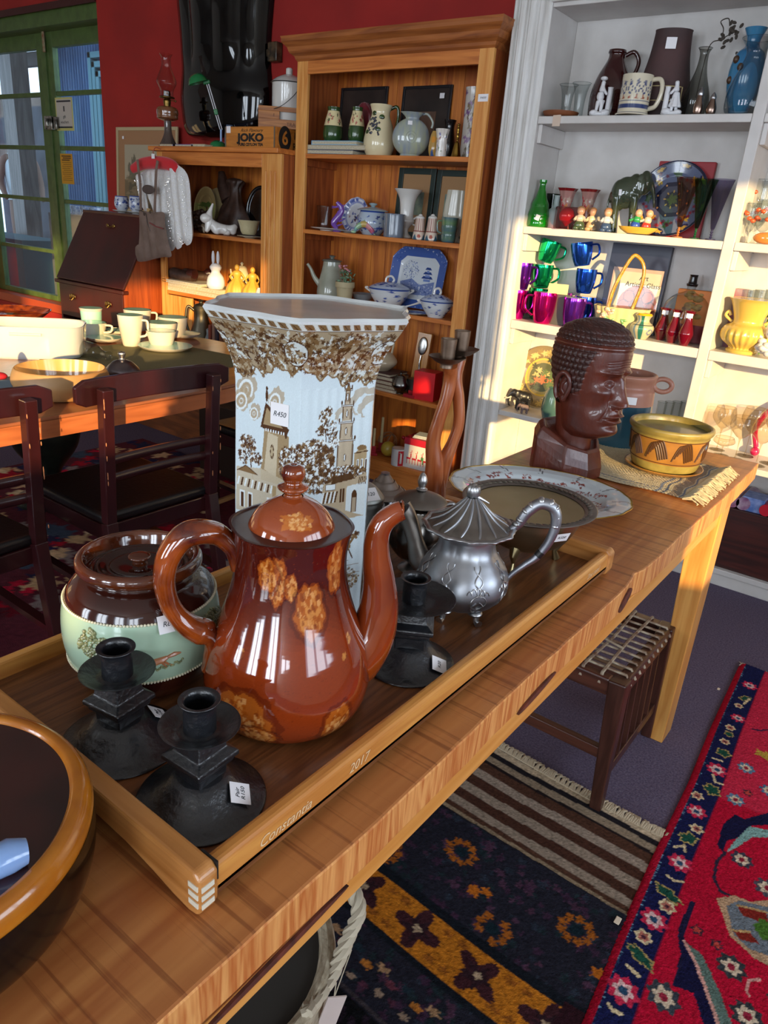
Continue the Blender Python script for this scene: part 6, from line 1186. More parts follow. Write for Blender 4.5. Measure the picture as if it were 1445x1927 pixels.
# enamel pot in the crate
q = Vector((t.location.x+.012, t.location.y+.012, zc+.012)); t = thing('enamel_pot', 'white enamel lidded pail with black rimmed lid and wire handle', 'pot', q, face(q)); u = mpp(q); Ht = oy(507, 155, q.y).z-q.z; m_en = cer('white_enamel', 'cbc8c2')
r = 31*u; MB().lathe([(r*.92, 0), (r*.97, .006), (r, Ht*.94)], 56).build('pail', m_en, t); l = MB().lathe(sm([(r*1.07, Ht*.94), (r*1.07, Ht*.955), (r*.75, Ht*1.05), (r*.35, Ht*1.12), (r*.22, Ht*1.13)], 20)+[(.0003, Ht*1.13)], 56).build('lid', m_en, t)
MB().tube([(r*1.07*cos(a), r*1.07*sin(a), Ht*.945) for a in np.linspace(0, 2*PI, 50, endpoint=False)], .0025, 6, closed=True).build('black_edge', m_blk, l); MB().lathe([(r*.2, Ht*1.12), (r*.2, Ht*1.25), (r*.15, Ht*1.27), (.0003, Ht*1.27)], 24).build('knob', m_en, l)
MB().tube(bez([(r*.55, -r*.86, Ht*.80), (r*.2, -r*1.2, Ht*.62), (-r*.4, -r*1.3, Ht*.42), (-r*1.0, -r*.9, Ht*.34), (-r*1.15, -r*.2, Ht*.40)], 30), .0018, 6).ball((r*.56, -r*.86, Ht*.82), .007).build('wire_handle', m_blk, t)
# small blue lamp head and cord behind the crate
P = put(432, 240, 3.40, z); tag(MB().lathe(sm([(.03, 0), (.032, .06), (.028, .12), (.02, .15)], 16)+[(.0003, .152)], 30).build('blue_glass_jar', M('blue_grey_glass', '5f7898', .1, coat=.8, trans=.4), loc=P), 'small blue grey glass jar behind the crates beside the desk lamp', 'jar')

# ---- shirt and leather shorts on a red padded hanger
P = put(302, 305, 3.03, 0); ht_ = lambda px, py: (oy(px, py, 3.03).x-P.x, oy(px, py, 3.03).z)
t = thing('padded_hanger', 'red padded clothes hanger hooked over the low bookcase corner', 'hanger', (P.x, 3.03, 0)); up_ = bez([(*ht_(250, 318), 0), (*ht_(270, 308), 0), (*ht_(295, 306), 0), (*ht_(320, 310), 0), (*ht_(336, 322), 0)], 30)
hk = bez([(*ht_(292, 306), 0), (*ht_(290, 293), 0), (*ht_(284, 286), 0), (*ht_(287, 277), 0), (*ht_(295, 280), 0)], 24)
MB().tube([Vector((p.x, 0, p.y)) for p in up_], [.026, .034, .036, .036, .034, .028], 16, flat=.7).build('red_padding', M('red_felt', 'c20e1c', .9, sheen=.3), t); MB().tube([Vector((p.x, .03*(i/24), p.y)) for i, p in enumerate(hk)], .0022, 6).build('wire_hook', M('red_wire', '9a3a30', .4), t); 
x_, z_ = ht_(296, 295); _mt(t, x_, -.03, z_, .030, .026, (PI/2, 0, 0))
def cloth(nm, outline, mat, parent, y0, th, res=26, wave=.006, bump_=None):
    """puffed flat garment panel: outline in pixels -> cushion-like solid"""
    pts = [ht_(*p) for p in outline]; pts = [Vector((p.x, p.y)) for p in bez([(a, b, 0) for a, b in pts+[pts[0]]], 90)[:-1]]; c = sum(pts, Vector((0, 0)))/len(pts); n = len(pts); k = 9; vs = []; fs = []
    for side in (-1, 1):
        for i in range(k+1):
            s_ = 1-(i/k); 
            for p in pts: q = c+(p-c)*max(s_, .001); b = math.sqrt(max(0, 1-s_**4)); vs.append((q.x, y0+side*th*b+wave*sin(q.x*90+q.y*12)*b, q.y))
    for sd in (0, 1):
        o_ = sd*(k+1)*n
        for i in range(k):
            for j in range(n):
                f = (o_+i*n+j, o_+i*n+(j+1) % n, o_+(i+1)*n+(j+1) % n, o_+(i+1)*n+j); fs.append(f if sd == 0 else f[::-1])
    return MB().add(vs, fs).build(nm, mat, parent)
m_sq = M('sequinned_knit', 'cfccc4', .45, col2='d9d9dc', scale=180, bump=.8, bscale=160, detail=1, spec=.8)
ts = thing('sequinned_top', 'white sequinned knitted top hanging under the leather shorts', 'top', (P.x, 3.03, 0))
cloth('bodice', [(258, 326), (275, 318), (300, 316), (322, 318), (332, 324), (330, 380), (326, 465), (300, 462), (285, 400), (268, 350)], m_sq, ts, .016, .020)
cloth('sleeve', [(322, 308), (334, 310), (350, 322), (358, 345), (361, 400), (363, 450), (354, 462), (346, 455), (342, 466), (332, 463), (330, 400), (322, 345)], m_sq, ts, -.006, .022)
cloth('sleeve', [(258, 328), (268, 330), (274, 360), (280, 395), (272, 396), (263, 360)], m_sq, ts, -.004, .014)
sq = MB(); g = random.Random(9)
for _ in range(95):
    a, b = g.choice([((322, 350), (330, 460)), ((350, 335), (358, 455)), ((262, 335), (274, 385)), ((326, 335), (318, 350)), ((340, 440), (352, 460)), ((345, 330), (357, 420))]); s_ = g.random(); x_, z_ = ht_(a[0]+(b[0]-a[0])*s_+g.uniform(-3, 3), a[1]+(b[1]-a[1])*s_); sq.ball((x_, -.028, z_), (.0035, .002, .0035), 6, 4)
so2 = sq.build('sequins', M('sequin', 'e8ecf0', .12, .6), ts); so2['kind'] = 'stuff'
m_lh = M('brown_suede', '7a655a', .85, col2='685449', scale=14, bump=.4, bscale=60)
tl = thing('leather_shorts', 'brown suede shorts with braces hanging in front of white top', 'shorts', (P.x, 3.03, 0))
cloth('shorts', [(273, 397), (300, 400), (320, 401), (322, 420), (328, 455), (334, 482), (318, 484), (300, 488), (284, 492), (269, 490), (266, 466), (273, 462), (274, 430)], m_lh, tl, -.045, .018, wave=.004)
def strap(pts, w_, nm='brace'): MB().tube([Vector((*[ht_(*p)[0]], -.052, ht_(*p)[1])) for p in pts], w_, 8, flat=.3).build(nm, m_lh, tl)
for o_ in range(1):
    for pts in ([(272, 302), (274, 322), (277, 345), (278, 397)], [(310, 304), (307, 322), (306, 345), (304, 400)]):
        b = MB(); q = [Vector((ht_(*p)[0], -.050, ht_(*p)[1])) for p in pts]
        for u_, v_ in zip(q[:-1], q[1:]): b.bar(u_, v_, .020, .004, up=(0, 1, 0))
        b.build('brace', m_lh, tl, smooth=False)
x_, z_ = ht_(294, 358); MB().ball((x_, -.058, z_), (.060, .006, .026), 24, 12).build('chest_strap', M('dark_suede', '4c3f3a', .8), tl)
for pp_ in ((288, 404), (299, 400)): x_, z_ = ht_(*pp_); MB().tube([(x_+.007*cos(a), -.064, z_+.007*sin(a)) for a in np.linspace(0, 2*PI, 16, endpoint=False)], .002, 6, closed=True).build('eyelet', M('dark_metal', '3a3430', .4, .8), tl)
x_, z_ = ht_(294, 396); MB().box(x_-.012, x_+.012, -.060, -.052, z_-.010, z_+.008).build('tan_tab', M('tan_leather', 'a8895c', .6), tl, smooth=False)
MB().tube([Vector((ht_(*p)[0], -.066, ht_(*p)[1])) for p in ((272, 396), (284, 398), (292, 404), (294, 420), (300, 436))], .0018, 6).build('lace', m_blk, tl); MB().tube([Vector((ht_(*p)[0], -.064, ht_(*p)[1])) for p in ((298, 420), (310, 427), (323, 431))], .004, 6).build('pocket_trim', M('dull_red_piping', '7a3a38', .7), tl)

# ---- low bookcase, first shelf
z = 1.24
P = put(391, 440, 3.33, z); r = wpx(30, P)
cv = Canvas(240, 240, 'b9a36b'); cv.rect(0, 90, 240, 240, 'a8b06a'); cv.ell(120, 95, 70, 14, '5c7a3c', jag=.2); cv.rect(0, 160, 240, 240, '8a8a4c'); cv.poly([(118, 130), (140, 120), (150, 200), (110, 200)], '22241f'); cv.ell(132, 112, 8, 10, '6b4a34'); cv.poly([(70, 170), (110, 165), (112, 210), (60, 210)], '1f1d18'); cv.ell(120, 120, 119, 119, 'c4b07c', ring=.06)
stand_plate('picture_plaque', 'oval cream plaque painted with a standing dark figure in a field', P+Vector((-.03, 0, .0)), r*1.02, cv, .12, cat='plaque', sy=1.3, deep=.03)
t = thing('oval_tray_edge', 'second cream plaque standing just behind the painted one', 'plaque', P+Vector((.02, .05, 0))); t.rotation_euler = (PI/2-.12, 0, .1); MB().lathe([(.0005, 0), (r*.98, 0), (r*1.02, .012), (r*.95, .014), (.0005, .006)], 60, c=(0, r*1.3, 0), sy=1.3).build('plaque', cer('old_cream', 'a8966c'), t)
m_dw = M('dark_carved_wood', '33221b', .5, col2='4a342a', scale=25, bump=.8, bscale=40)
P = put(441, 438, 3.40, z); t = thing('driftwood_carving', 'large dark brown rough wooden stump carving behind the white rabbit', 'carving', P); k = MB()
k.lathe(sm([(.16, 0), (.15, .05), (.11, .12), (.065, .2), (.052, .27), (.07, .31), (.04, .325)], 30)+[(.0003, .33)], 48, fn=lambda a, i: 1+.14*sin(3*a+i*.25)+.08*sin(7*a-i*.4), sy=.55); k.tube([(-.05, 0, .2), (-.10, 0, .28), (-.13, .01, .36)], [.05, .04, .02], 12); k.build('stump', m_dw, t)
P = put(487, 440, 3.43, z); r = wpx(24, P)*1.2; t = thing('oval_black_mirror', 'black oval framed mirror half hidden by the bookcase stile', 'mirror', P); t.rotation_euler = (PI/2-.08, 0, .2)
MB().tube([(r*cos(a), r*1.5*(1+sin(a)), 0) for a in np.linspace(0, 2*PI, 60, endpoint=False)], .012, 10, closed=True).build('frame', M('black_lacquer', '120f10', .25, coat=.5), t); MB().lathe([(.0005, 0), (r, 0)], 60, c=(0, r*1.5, 0), sy=1.5).build('mirror_glass', M('mirror', '8a929a', .05, 1.0), t)
def rabbit_lying(P, lab):
    t = thing('white_rabbit', lab, 'ornament', P, face(P)); skin_fig('body', [(-.045, 0, .052, .024), (-.01, 0, .030, .026), (.03, 0, .026, .024), (.062, 0, .028, .020), (.085, 0, .050, .011), (-.052, 0, .075, .020), (-.036, -.004, .115, .009), (-.026, -.004, .140, .004), (-.06, -.014, .008, .009), (-.02, -.02, .006, .009), (.05, -.02, .006, .009), (.078, 0, .008, .010)], [(0, 1), (1, 2), (2, 3), (3, 4), (0, 5), (5, 6), (6, 7), (0, 8), (1, 9), (2, 10), (3, 11)], m_wc, t, root=1); MB().ball((-.058, -.004, .070), (.030, .021, .023)).build('head', m_wc, t); return t
P = put(412, 437, 3.17, z); rabbit_lying(P, 'glazed white rabbit ornament lying down on the low bookcase shelf').scale = (1.25,)*3
P = put(384, 434, 3.15, z); t = thing('small_dog_figurine', 'tiny brown and white dog figurine in front of the rabbit', 'ornament', P, face(P)); skin_fig('body', [(0, 0, .022, .013), (.018, 0, .014, .012), (-.004, 0, .045, .013), (-.018, 0, .042, .006), (.0, -.008, .004, .006), (.02, -.01, .004, .006), (-.001, .007, .058, .004)], [(0, 1), (0, 2), (2, 3), (0, 4), (1, 5), (2, 6)], cer('dog_glaze', 'a89a82', col2='5a3a26', scale=60), t, root=0)
P = put(374, 436, 3.22, z); t = thing('pinecone_cluster', 'dark brown cluster of dried cones behind the small dog', 'ornament', P); k = MB(); g = random.Random(2); [k.ball((g.uniform(-.04, .04), g.uniform(-.02, .04), g.uniform(.01, .13)), (.018, .014, .014), 8, 6, Matrix.Rotation(g.uniform(0, 3), 3, 'X')) for _ in range(34)]; o = k.build('cones', m_dw, t); o['kind'] = 'stuff'
plate('cream_side_plate', 'cream plate under the small cream basket bowl', 470, 441, 3.20, z, 46, cer('ivory', 'c0b89c'), k=.12)
t, r, H = pot('cream_basket_bowl', 'small cream basket weave bowl standing on a cream plate', 'bowl', 468, 432, 3.21, z+.018, 42, 17, [(.55, 0), (.7, .2), (.85, .7), (1, 1)], cer('cream_weave', 'b8ac86', bump=.8, bscale=90), inside=MATS['ivory'], sy=.75)

# ---- low bookcase, second shelf (lit by the low sun)
z = .872
bk_ = [(313, 366, 3.13, z, .024, 'c2b596', 'cream book lying at the left end under the slippers'), (316, 370, 3.13, z+.0245, .024, 'b8ab8c', 'cream book lying upon another, left pile under the slippers'), (306, 376, 3.12, z+.049, .018, 'd2cbbc', 'white book on top of the left pile, carrying the slippers'), (368, 412, 3.13, z, .024, 'b9a988', 'cream book at the bottom of the right pile under the white rabbit'), (370, 414, 3.13, z+.0245, .028, 'b0a07e', 'cream book on top of the right pile, under the white rabbit')]
for a, b, y_, zz, hh, c, lab in bk_: book('book', lab, oy(a, 540, y_).x, oy(b, 548, y_).x, y_, y_+.20, zz, hh, M('bk_'+c, c, .6), m_pg, 0, group='pale books on the second low shelf')
def slipper(P, lab, rot):
    t = thing('leather_slipper', lab, 'shoe', P, rot, 'dark leather slippers'); k = MB(); k.tube(bez([(-.115, 0, .025), (-.07, 0, .034), (-.02, 0, .030), (.04, 0, .024), (.10, 0, .024)], 30), [.022, .038, .036, .034, .030], 16, flat=1.0); k.build('upper', m_dw, t); MB().tube([(.03, 0, .034), (.07, 0, .046), (.11, 0, .046)], [.012, .030, .030], 14).build('heel_cup', M('oxblood_leather', '3f1c18', .35, coat=.3), t); return t
q = put(343, 524, 3.19, z+.068); slipper(q, 'dark brown carved slipper on the left pile of books', rad(8)); q = put(370, 522, 3.28, z+.068); slipper(q, 'oxblood slipper lying behind the first on the pile', rad(60))
P = put(406, 530, 3.17, z+.053); t = thing('standing_rabbit', 'white standing rabbit figurine with upright ears', 'ornament', P, face(P)); s_ = hgt(406, 472, 3.17, z+.053)
MB().lathe(sm([(.20*s_, 0), (.25*s_, .10*s_), (.22*s_, .3*s_), (.12*s_, .44*s_), (.15*s_, .52*s_), (.16*s_, .58*s_), (.10*s_, .66*s_)], 30)+[(.0003, .68*s_)], 32).build('body', m_wb, t)
for o_ in (-1, 1): MB().ball((o_*.065*s_, 0, .82*s_), (.045*s_, .03*s_, .18*s_), 14, 10).build('ear', m_wb, t)
t, r, H = pot('cream_lidded_urn', 'small cream lidded teapot urn behind the white rabbit', 'urn', 437, 524, 3.22, z+.02, 30, 26, [(.5, 0), (.9, .3), (1, .6), (.6, 1)], cer('warm_cream', 'cfc2a0')); MB().lathe(sm([(r*.62, H), (r*.4, H+.012), (r*.12, H+.016), (r*.22, H+.026), (r*.1, H+.034)], 16)+[(.0003, H+.036)], 24).build('lid', MATS['warm_cream'], t); handle(t, [(-r*.8, 0, H*.4), (-r*1.25, 0, H*.7), (-r*1.4, 0, H*.95)], .005, MATS['warm_cream'], 'spout'); t.location.z = z+.0
t.location = (t.location.x, 3.30, z); t.scale = (1.0, 1.0, 1.0); MB().lathe([(r*.7, 0), (r*.7, -.0)], 8)
m_yc = cer('yellow_wax_ware', 'c99a3a', rough=.45, coat=.1)
for px, y_, sc, lab in ((446, 3.22, 1.0, 'yellow crinoline lady figurine, the left of two on the low bookcase'), (475, 3.20, .93, 'yellow crinoline lady figurine, the right of two on the low bookcase')):
    P = put(px, 556, y_, z); hh = hgt(px, 497, y_, z)*sc*1.0; t = thing('crinoline_lady', lab, 'figurine', P, face(P), 'yellow crinoline lady figurines'); w0 = wpx(21, P)
    MB().lathe(sm([(w0, 0), (w0*1.04, hh*.12), (w0*.85, hh*.38), (w0*.45, hh*.55), (w0*.28, hh*.62)], 30), 64, fn=lambda a, i: 1+.05*sin(9*a)).build('skirt', m_yc, t)
    MB().lathe(sm([(w0*.28, hh*.61), (w0*.4, hh*.72), (w0*.34, hh*.8), (w0*.12, hh*.84)], 14), 24).ball((0, 0, hh*.91), (w0*.22, w0*.2, hh*.085)).build('torso_and_head', m_yc, t)
    for s_ in (-1, 1): MB().tube([(s_*w0*.36, 0, hh*.76), (s_*w0*.62, -w0*.2, hh*.64), (s_*w0*.4, -w0*.5, hh*.56)], [w0*.10, w0*.07], 8).build('arm', m_yc, t)
P = put(489, 556, 3.17, z); tag(MB().lathe(sm([(.03, 0), (.034, .04), (.022, .08), (.014, .10)], 16)+[(.0003, .102)], 24).build('small_white_jug', m_wc, loc=P), 'small white pot partly hidden by the low bookcase stile', 'pot')

# ---- slant front bureau
BX0, BX1, BY0, BY1, BZT, BZL = -4.98, -4.225, 2.883, 3.53, 1.31, .861
YT = 3.12
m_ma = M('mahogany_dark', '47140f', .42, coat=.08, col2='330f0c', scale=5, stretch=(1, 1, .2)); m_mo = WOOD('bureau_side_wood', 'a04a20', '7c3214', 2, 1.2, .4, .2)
t = thing('slant_front_bureau', 'dark mahogany slant front bureau with brass pulls in front of the green door', 'bureau', ((BX0+BX1)/2, (BY0+BY1)/2, 0)); cx, cy = (BX0+BX1)/2, (BY0+BY1)/2; w_ = (BX1-BX0)/2
side = [(BY0-cy, 0), (BY1-cy, 0), (BY1-cy, BZT-.02), (YT-cy, BZT-.02), (BY0-cy, BZL)]
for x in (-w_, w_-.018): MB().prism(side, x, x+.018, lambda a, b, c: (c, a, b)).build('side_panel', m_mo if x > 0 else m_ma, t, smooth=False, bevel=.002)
MB().box(-w_-.012, w_+.012, YT-cy-.012, BY1-cy, BZT-.02, BZT).build('top_board', m_ma, t, smooth=False, bevel=.004)
dy, dz = YT-BY0, BZT-.02-BZL
MB().prism([(BY0-cy-.016, BZL+.004), (BY0-cy+.0, BZL-.004), (YT-cy+.004, BZT-.022), (YT-cy-.012, BZT-.014)], -w_-.004, w_+.004, lambda a, b, c: (c, a, b)).build('slant_lid', m_ma, t, smooth=False, bevel=.004)
MB().box(-w_-.015, w_+.015, BY0-cy-.025, BY0-cy+.02, BZL-.028, BZL-.004).build('lid_moulding', m_ma, t, smooth=False, bevel=.005)
m_br2 = M('brass_pull', 'a8884a', .3, 1.0)
for k_, (z0, z1) in enumerate(((.62, .85), (.36, .60), (.10, .34))):
    d_ = MB().box(-w_+.02, w_-.02, BY0-cy-.006, BY0-cy+.014, z0, z1).build('drawer', m_ma, t, smooth=False, bevel=.003)
    for s_ in (-1, 1):
        if k_ == 0: x_ = oy(139 if s_ < 0 else 206, 561 if s_ < 0 else 577, BY0).x-cx
        q = MB(); [q.ball((x_+o_*.022, BY0-cy-.010, .755-k_*.25+.004*(o_ == 0)), (.014, .004, .016), 12, 8) for o_ in (-1, 0, 1)]; q.tube([(x_-.02, BY0-cy-.014, .75-k_*.25), (x_-.012, BY0-cy-.024, .735-k_*.25), (x_+.012, BY0-cy-.024, .735-k_*.25), (x_+.02, BY0-cy-.014, .75-k_*.25)], .003, 8); q.build('handle', m_br2, d_)
MB().box(-w_, w_, BY1-cy-.01, BY1-cy, .0, BZT-.02).build('back_board', m_ma, t, smooth=False)
q = oy(212, 425, 3.08); fr = (q.z-BZL)/dz; MB().ball((-.035, 0, 0), (.014, .005, .012)).ball((.035, 0, 0), (.014, .005, .012)).tube(bez([(-.035, -.006, 0), (-.015, -.014, -.006), (.015, -.014, -.006), (.035, -.006, 0)], 14), .0035, 8).build('lid_handle', m_br2, t, loc=(q.x-cx, BY0+fr*dy-cy-.022, q.z))
for k_, (px, lab) in enumerate(((229, 'left blue and white cup on saucer at the bureau top'), (256, 'right blue and white cup on saucer beside the hanging shorts'))):
    P = put(px, 394, 3.22, BZT); t_, r_s = plate('saucer', ('left' if k_ == 0 else 'right')+' of two white saucers on the bureau top, each under a blue cup', px, 394, 3.22, BZT, 32, m_wc, k=.22, group='white saucers on the bureau')
    pvase('blue_cup', lab, px+.5, 389, 3.22, BZT+.013, 26, 20, [(.6, 0), (.98, .3), (1, .65), (.85, 1)], bluewhite(1, seed=11+k_, dens=90, base='c3cad6'), 'blue cups on the bureau', cat='cup')

# ---- pewter jug, books and bric-a-brac low beside the bookcase
P = put(383, 664, 3.02, .55); tag(boxobj('low_bench', P.x-.62, P.x+.72, 2.90, 3.095, 0, .548, WOOD('bench_wood', '8a4c22', '5e2f14', 0, 1, .5, .1), bevel=.003), 'low brown wooden bench in front of the low bookcase carrying the pewter jug', 'bench')
P = put(383, 664, 2.99, .55)
t, r, H = pot('pewter_flagon', 'tall bulbous pewter lidded flagon behind the dining table end', 'flagon', 380, 662, 2.99, .55, 46, 82, [(.7, 0), (.9, .08), (1, .3), (.8, .55), (.55, .8), (.6, 1)], METAL('flagon_pewter', '77705f', .38, '4c473c', 8)); MB().lathe(sm([(r*.66, H), (r*.5, H+.02), (r*.15, H+.03), (r*.2, H+.045)], 16)+[(.0003, H+.05)], 24).build('lid', MATS['flagon_pewter'], t); handle(t, [(-r*.55, 0, H*.95), (-r*1.05, 0, H*1.02), (-r*1.2, 0, H*.7), (-r*.9, 0, H*.4)], .008, MATS['flagon_pewter'])
P = put(398, 690, 2.96, .55); t = thing('grey_owl_figure', 'small grey stone animal figure beside the pewter flagon', 'figure', P, face(P)); MB().lathe(sm([(.03, 0), (.045, .05), (.035, .11), (.025, .14), (.028, .165)], 20)+[(.0003, .185)], 24, fn=lambda a, i: 1+.1*sin(3*a+i*.3)).build('body', M('grey_stone', '6b7278', .6, col2='9aa0a0', scale=30), t)
for k_, (px, c, hh) in enumerate(((408, '8a4030', .20), (415, 'a07a6a', .22), (421, '3c3448', .20), (428, '7a4a30', .19))):
    P = put(px, 690, 2.97, .55); t = thing('upright_book', ['rust red', 'pinkish tan', 'dark violet', 'brown'][k_]+' book standing upright beside the grey figure', 'book', P, 0, 'upright books on the low bench'); w2 = .010; MB().box(-w2, w2, -.055, .06, 0, hh).build('cover', M('ub_'+c, c, .6), t, smooth=False, bevel=.002)
P = put(440, 690, 2.98, .55); stand_plate('blue_plate', 'blue and white plate standing beside the upright books, mostly behind vase', P, .085, willow(160, 9), .1)
for px, py, r0, lab in ((437, 742, .035, 'silver lidded dish on the floor shelf beyond the dining chair'), (447, 752, .030, 'second small silver dish beyond the dining chair')):
    P = oz(px, py+6, .40); t = thing('silver_dish', lab, 'dish', P, face(P), 'silver dishes beyond the chair'); MB().lathe(sm([(r0*.6, 0), (r0, .03), (r0*1.25, .045), (r0*.9, .07), (r0*.2, .09)], 20)+[(.0003, .10)], 32, fn=lambda a, i: 1+.06*sin(8*a)).build('dish', MATS['bright_silver'], t)
P = oz(442, 758, .40); tag(boxobj('low_stand', P.x-.16, P.x+.2, P.y-.12, 2.89, 0, .399, M('dark_stool', '2a1a14', .5), bevel=.004), 'low dark stand holding two silver dishes beyond the chair', 'stand')
# ================================================================== built-in white shelving on the right
WX0, WX1, WYF, WYB = -1.86, 1.6, 3.28, 3.545
XL = -1.692; XDV = (-.808, -.765)
zA, zB, zC, zD = 1.870, 1.420, .998, oy(936, 770, 3.28).z
t = thing('white_shelving', 'white painted built in shelving with fluted pilaster and full of glassware', 'shelving', (0, 3.4, 0)); cy = 3.4
def WB(n, a, b, c, d, e, f, bv=.003): return MB().box(a, b, c-cy, d-cy, e, f).build(n, m_white, t, smooth=False, bevel=bv)
WB('side_panel', XL-.02, XL, WYF+.0, WYB, 0, 2.6); WB('divider', *XDV, WYF, WYB-.01, .08, 2.275); WB('side_panel', WX1-.03, WX1, WYF, WYB, 0, 2.6)
WB('back_board', XL, WX1-.03, WYB-.01, WYB, .08, 2.6); WB('top_board', XL, WX1-.03, WYF+.001, WYB-.01, 2.275, 2.33); WB('header', XL, WX1-.03, WYF-.02, WYF, 2.29, 2.9)
for z, th in ((zA, .030), (zB, .032), (zC, .040), (zD, .026)):
    for a, b in ((XL, XDV[0]), (XDV[1], .10), (.14, WX1-.03)):
        WB('shelf', a+.0005, b-.0005, WYF+.001, WYB-.011, z-th, z)
    if z > .9:
        WB('shelf_cleat', XL, XL+.02, WYF+.015, WYB-.011, z-th-.075, z-th-.0005); WB('shelf_cleat', XDV[1], XDV[1]+.02, WYF+.015, WYB-.011, z-th-.075, z-th-.0005)
WB('divider', .10, .14, WYF, WYB-.01, .08, 2.275)
WB('base_shelf', XL, WX1, WYF-.004, WYB-.011, .055, .080); WB('plinth', WX0, WX1, WYF+.004, WYF+.03, 0, .055)
xs = [(-1.862, -1.852, .010)]; pil = [(-1.862, 0), (-1.862, -.020), (-1.856, -.026), (-1.846, -.026), (-1.842, -.014), (-1.836, -.014), (-1.832, -.024), (-1.824, -.030), (-1.812, -.030), (-1.804, -.022), (-1.800, -.012), (-1.792, -.012), (-1.787, -.022), (-1.779, -.028), (-1.767, -.028), (-1.760, -.020), (-1.755, -.012), (-1.746, -.012), (-1.742, -.020), (-1.735, -.024), (-1.722, -.024), (-1.717, -.012), (-1.710, -.002), (-1.692, -.002), (-1.692, 0)]
MB().prism([(x, WYF+y-cy) for x, y in pil], 0, 2.6).build('fluted_pilaster', M('worn_white_paint', 'e6e6e4', .42, col2='b5b0a8', scale=38, amt=-.1, stretch=(1, 1, .12), bump=.4, bscale=30), t, smooth=False)
WB('jamb', -1.862, XL-.02, WYF, WYB, 0, 2.6, .001)
q = oy(1048, 222, WYF); MB().box(-.018, .018, -.0015, 0, -.032, .012).build('masking_tape', M('peach_tape', 'cdb7a4', .8), t, smooth=False, loc=(q.x, WYF-cy-.0005, q.z))
MB().box(-.03, .03, 0, .006, 0, .004)
def P_(px, py, Y, z): return put(px, py, Y, z)
# ---- shelf A (top)
z = zA
P = P_(1055, 214, 3.34, z); r = wpx(33, P); t = thing('brown_dish', 'shallow rust brown dish under the first glass vase', 'dish', P, face(P)); MB().lathe(sm([(r*.7, 0), (r*.9, .006), (r, .020), (r*.97, .021), (r*.8, .008)], 20)+[(.0003, .008)], 48).build('dish', M('rust_brown', '7a4424', .6), t)
tul = [(.0, .03), (.5, .03), (.52, .3), (.62, .65), (.8, .88), (1, 1)]
glassware('clear glass tulip vase standing on the rust brown dish', 1064, 207, 3.34, z+.010, 34, 47, tul, nm='glass_vase', cat='vase', group='pair of glass tulip vases'); glassware('clear glass tulip vase behind the rust brown dish', 1087, 213, 3.42, z, 34, 56, tul, nm='glass_vase', cat='vase', group='pair of glass tulip vases')
t, r, H = pot('brown_jug', 'big dark brown glazed flagon jug with ring handle', 'jug', 1143, 214, 3.44, z, 74, 118, [(.9, 0), (1, .1), (1, .38), (.8, .62), (.45, .84), (.38, .93), (.44, .96), (.42, 1)], cer('dark_brown_gloss', '33100f', rough=.1, coat=1))
handle(t, [(r*.40, 0, H*.93), (r*.8, 0, H*.98), (r*1.08, 0, H*.86), (r*1.0, 0, H*.70), (r*.78, 0, H*.62)], .009, MATS['dark_brown_gloss'])
def bisque(px, lab, girl, flip):
    P = P_(px, 214, 3.32, z); t = thing('bisque_figurine', lab, 'figurine', P, face(P), 'pair of white bisque figurines'); H = hgt(px, 141, 3.32, z); s_ = H/.22; f = -1 if flip else 1
    MB().ball((0, 0, .012*s_), (.062*s_, .036*s_, .016*s_), 24, 12).ball((f*.03*s_, -.01, .02*s_), (.030*s_, .024*s_, .020*s_)).ball((-f*.035*s_, -.01, .018*s_), (.026*s_, .02*s_, .016*s_)).build('rocky_base', m_wb, t)
    MB().lathe([(.016*s_, .02*s_), (.015*s_, .15*s_), (.018*s_, .155*s_), (.0003, .155*s_)], 20, c=(f*.042*s_, 0, 0)).build('column', m_wb, t)
    x0 = -f*.012*s_
    V = [(x0, 0, .105*s_, .020*s_), (x0+f*.004*s_, 0, .14*s_, .020*s_), (x0+f*.006*s_, 0, .165*s_, .010*s_), (x0+f*.010*s_, -.004, .190*s_, .018*s_), (x0+f*.02*s_, -.012, .135*s_, .009*s_), (x0+f*.038*s_, -.016, .112*s_, .007*s_), (x0-f*.008*s_, -.006, .07*s_, .013*s_), (x0-f*.012*s_, 0, .025*s_, .009*s_), (x0+f*.016*s_, -.008, .07*s_, .013*s_), (x0+f*.014*s_, -.010, .022*s_, .009*s_)]
    skin_fig('body', V, [(0, 1), (1, 2), (2, 3), (1, 4), (4, 5), (0, 6), (6, 7), (0, 8), (8, 9)], m_wb, t)
    if girl: MB().lathe(sm([(.034*s_, .045*s_), (.036*s_, .055*s_), (.024*s_, .09*s_), (.016*s_, .125*s_)], 20), 40, c=(x0, 0, 0), fn=lambda a, i: 1+.07*sin(9*a)).build('skirt', m_wb, t)
    else: MB().ball((x0+f*.008*s_, 0, .200*s_), (.021*s_, .021*s_, .012*s_)).build('cap', m_wb, t)
bisque(1128, 'white bisque boy figurine by a column in front of brown jug', False, False); bisque(1262, 'white bisque girl figurine in skirt in front of tall brown vase', True, True)
cvq = Canvas(300, 160, 'cfc6ae'); 
for x in range(0, 300, 22): cvq.line([(x, 58), (x+8, 34), (x+16, 58), (x+8, 80), (x, 58)], 3, '34406e'); cvq.ell(x+8, 34, 5, 9, '34406e', .8, jag=.3); cvq.poly([(x+2, 96), (x+8, 78), (x+14, 96)], '9a5038')
cvq.rect(0, 102, 300, 105, '2f3f6e'); cvq.rect(0, 116, 300, 130, '2a3a68'); cvq.rect(0, 148, 300, 152, '2f3f6e')
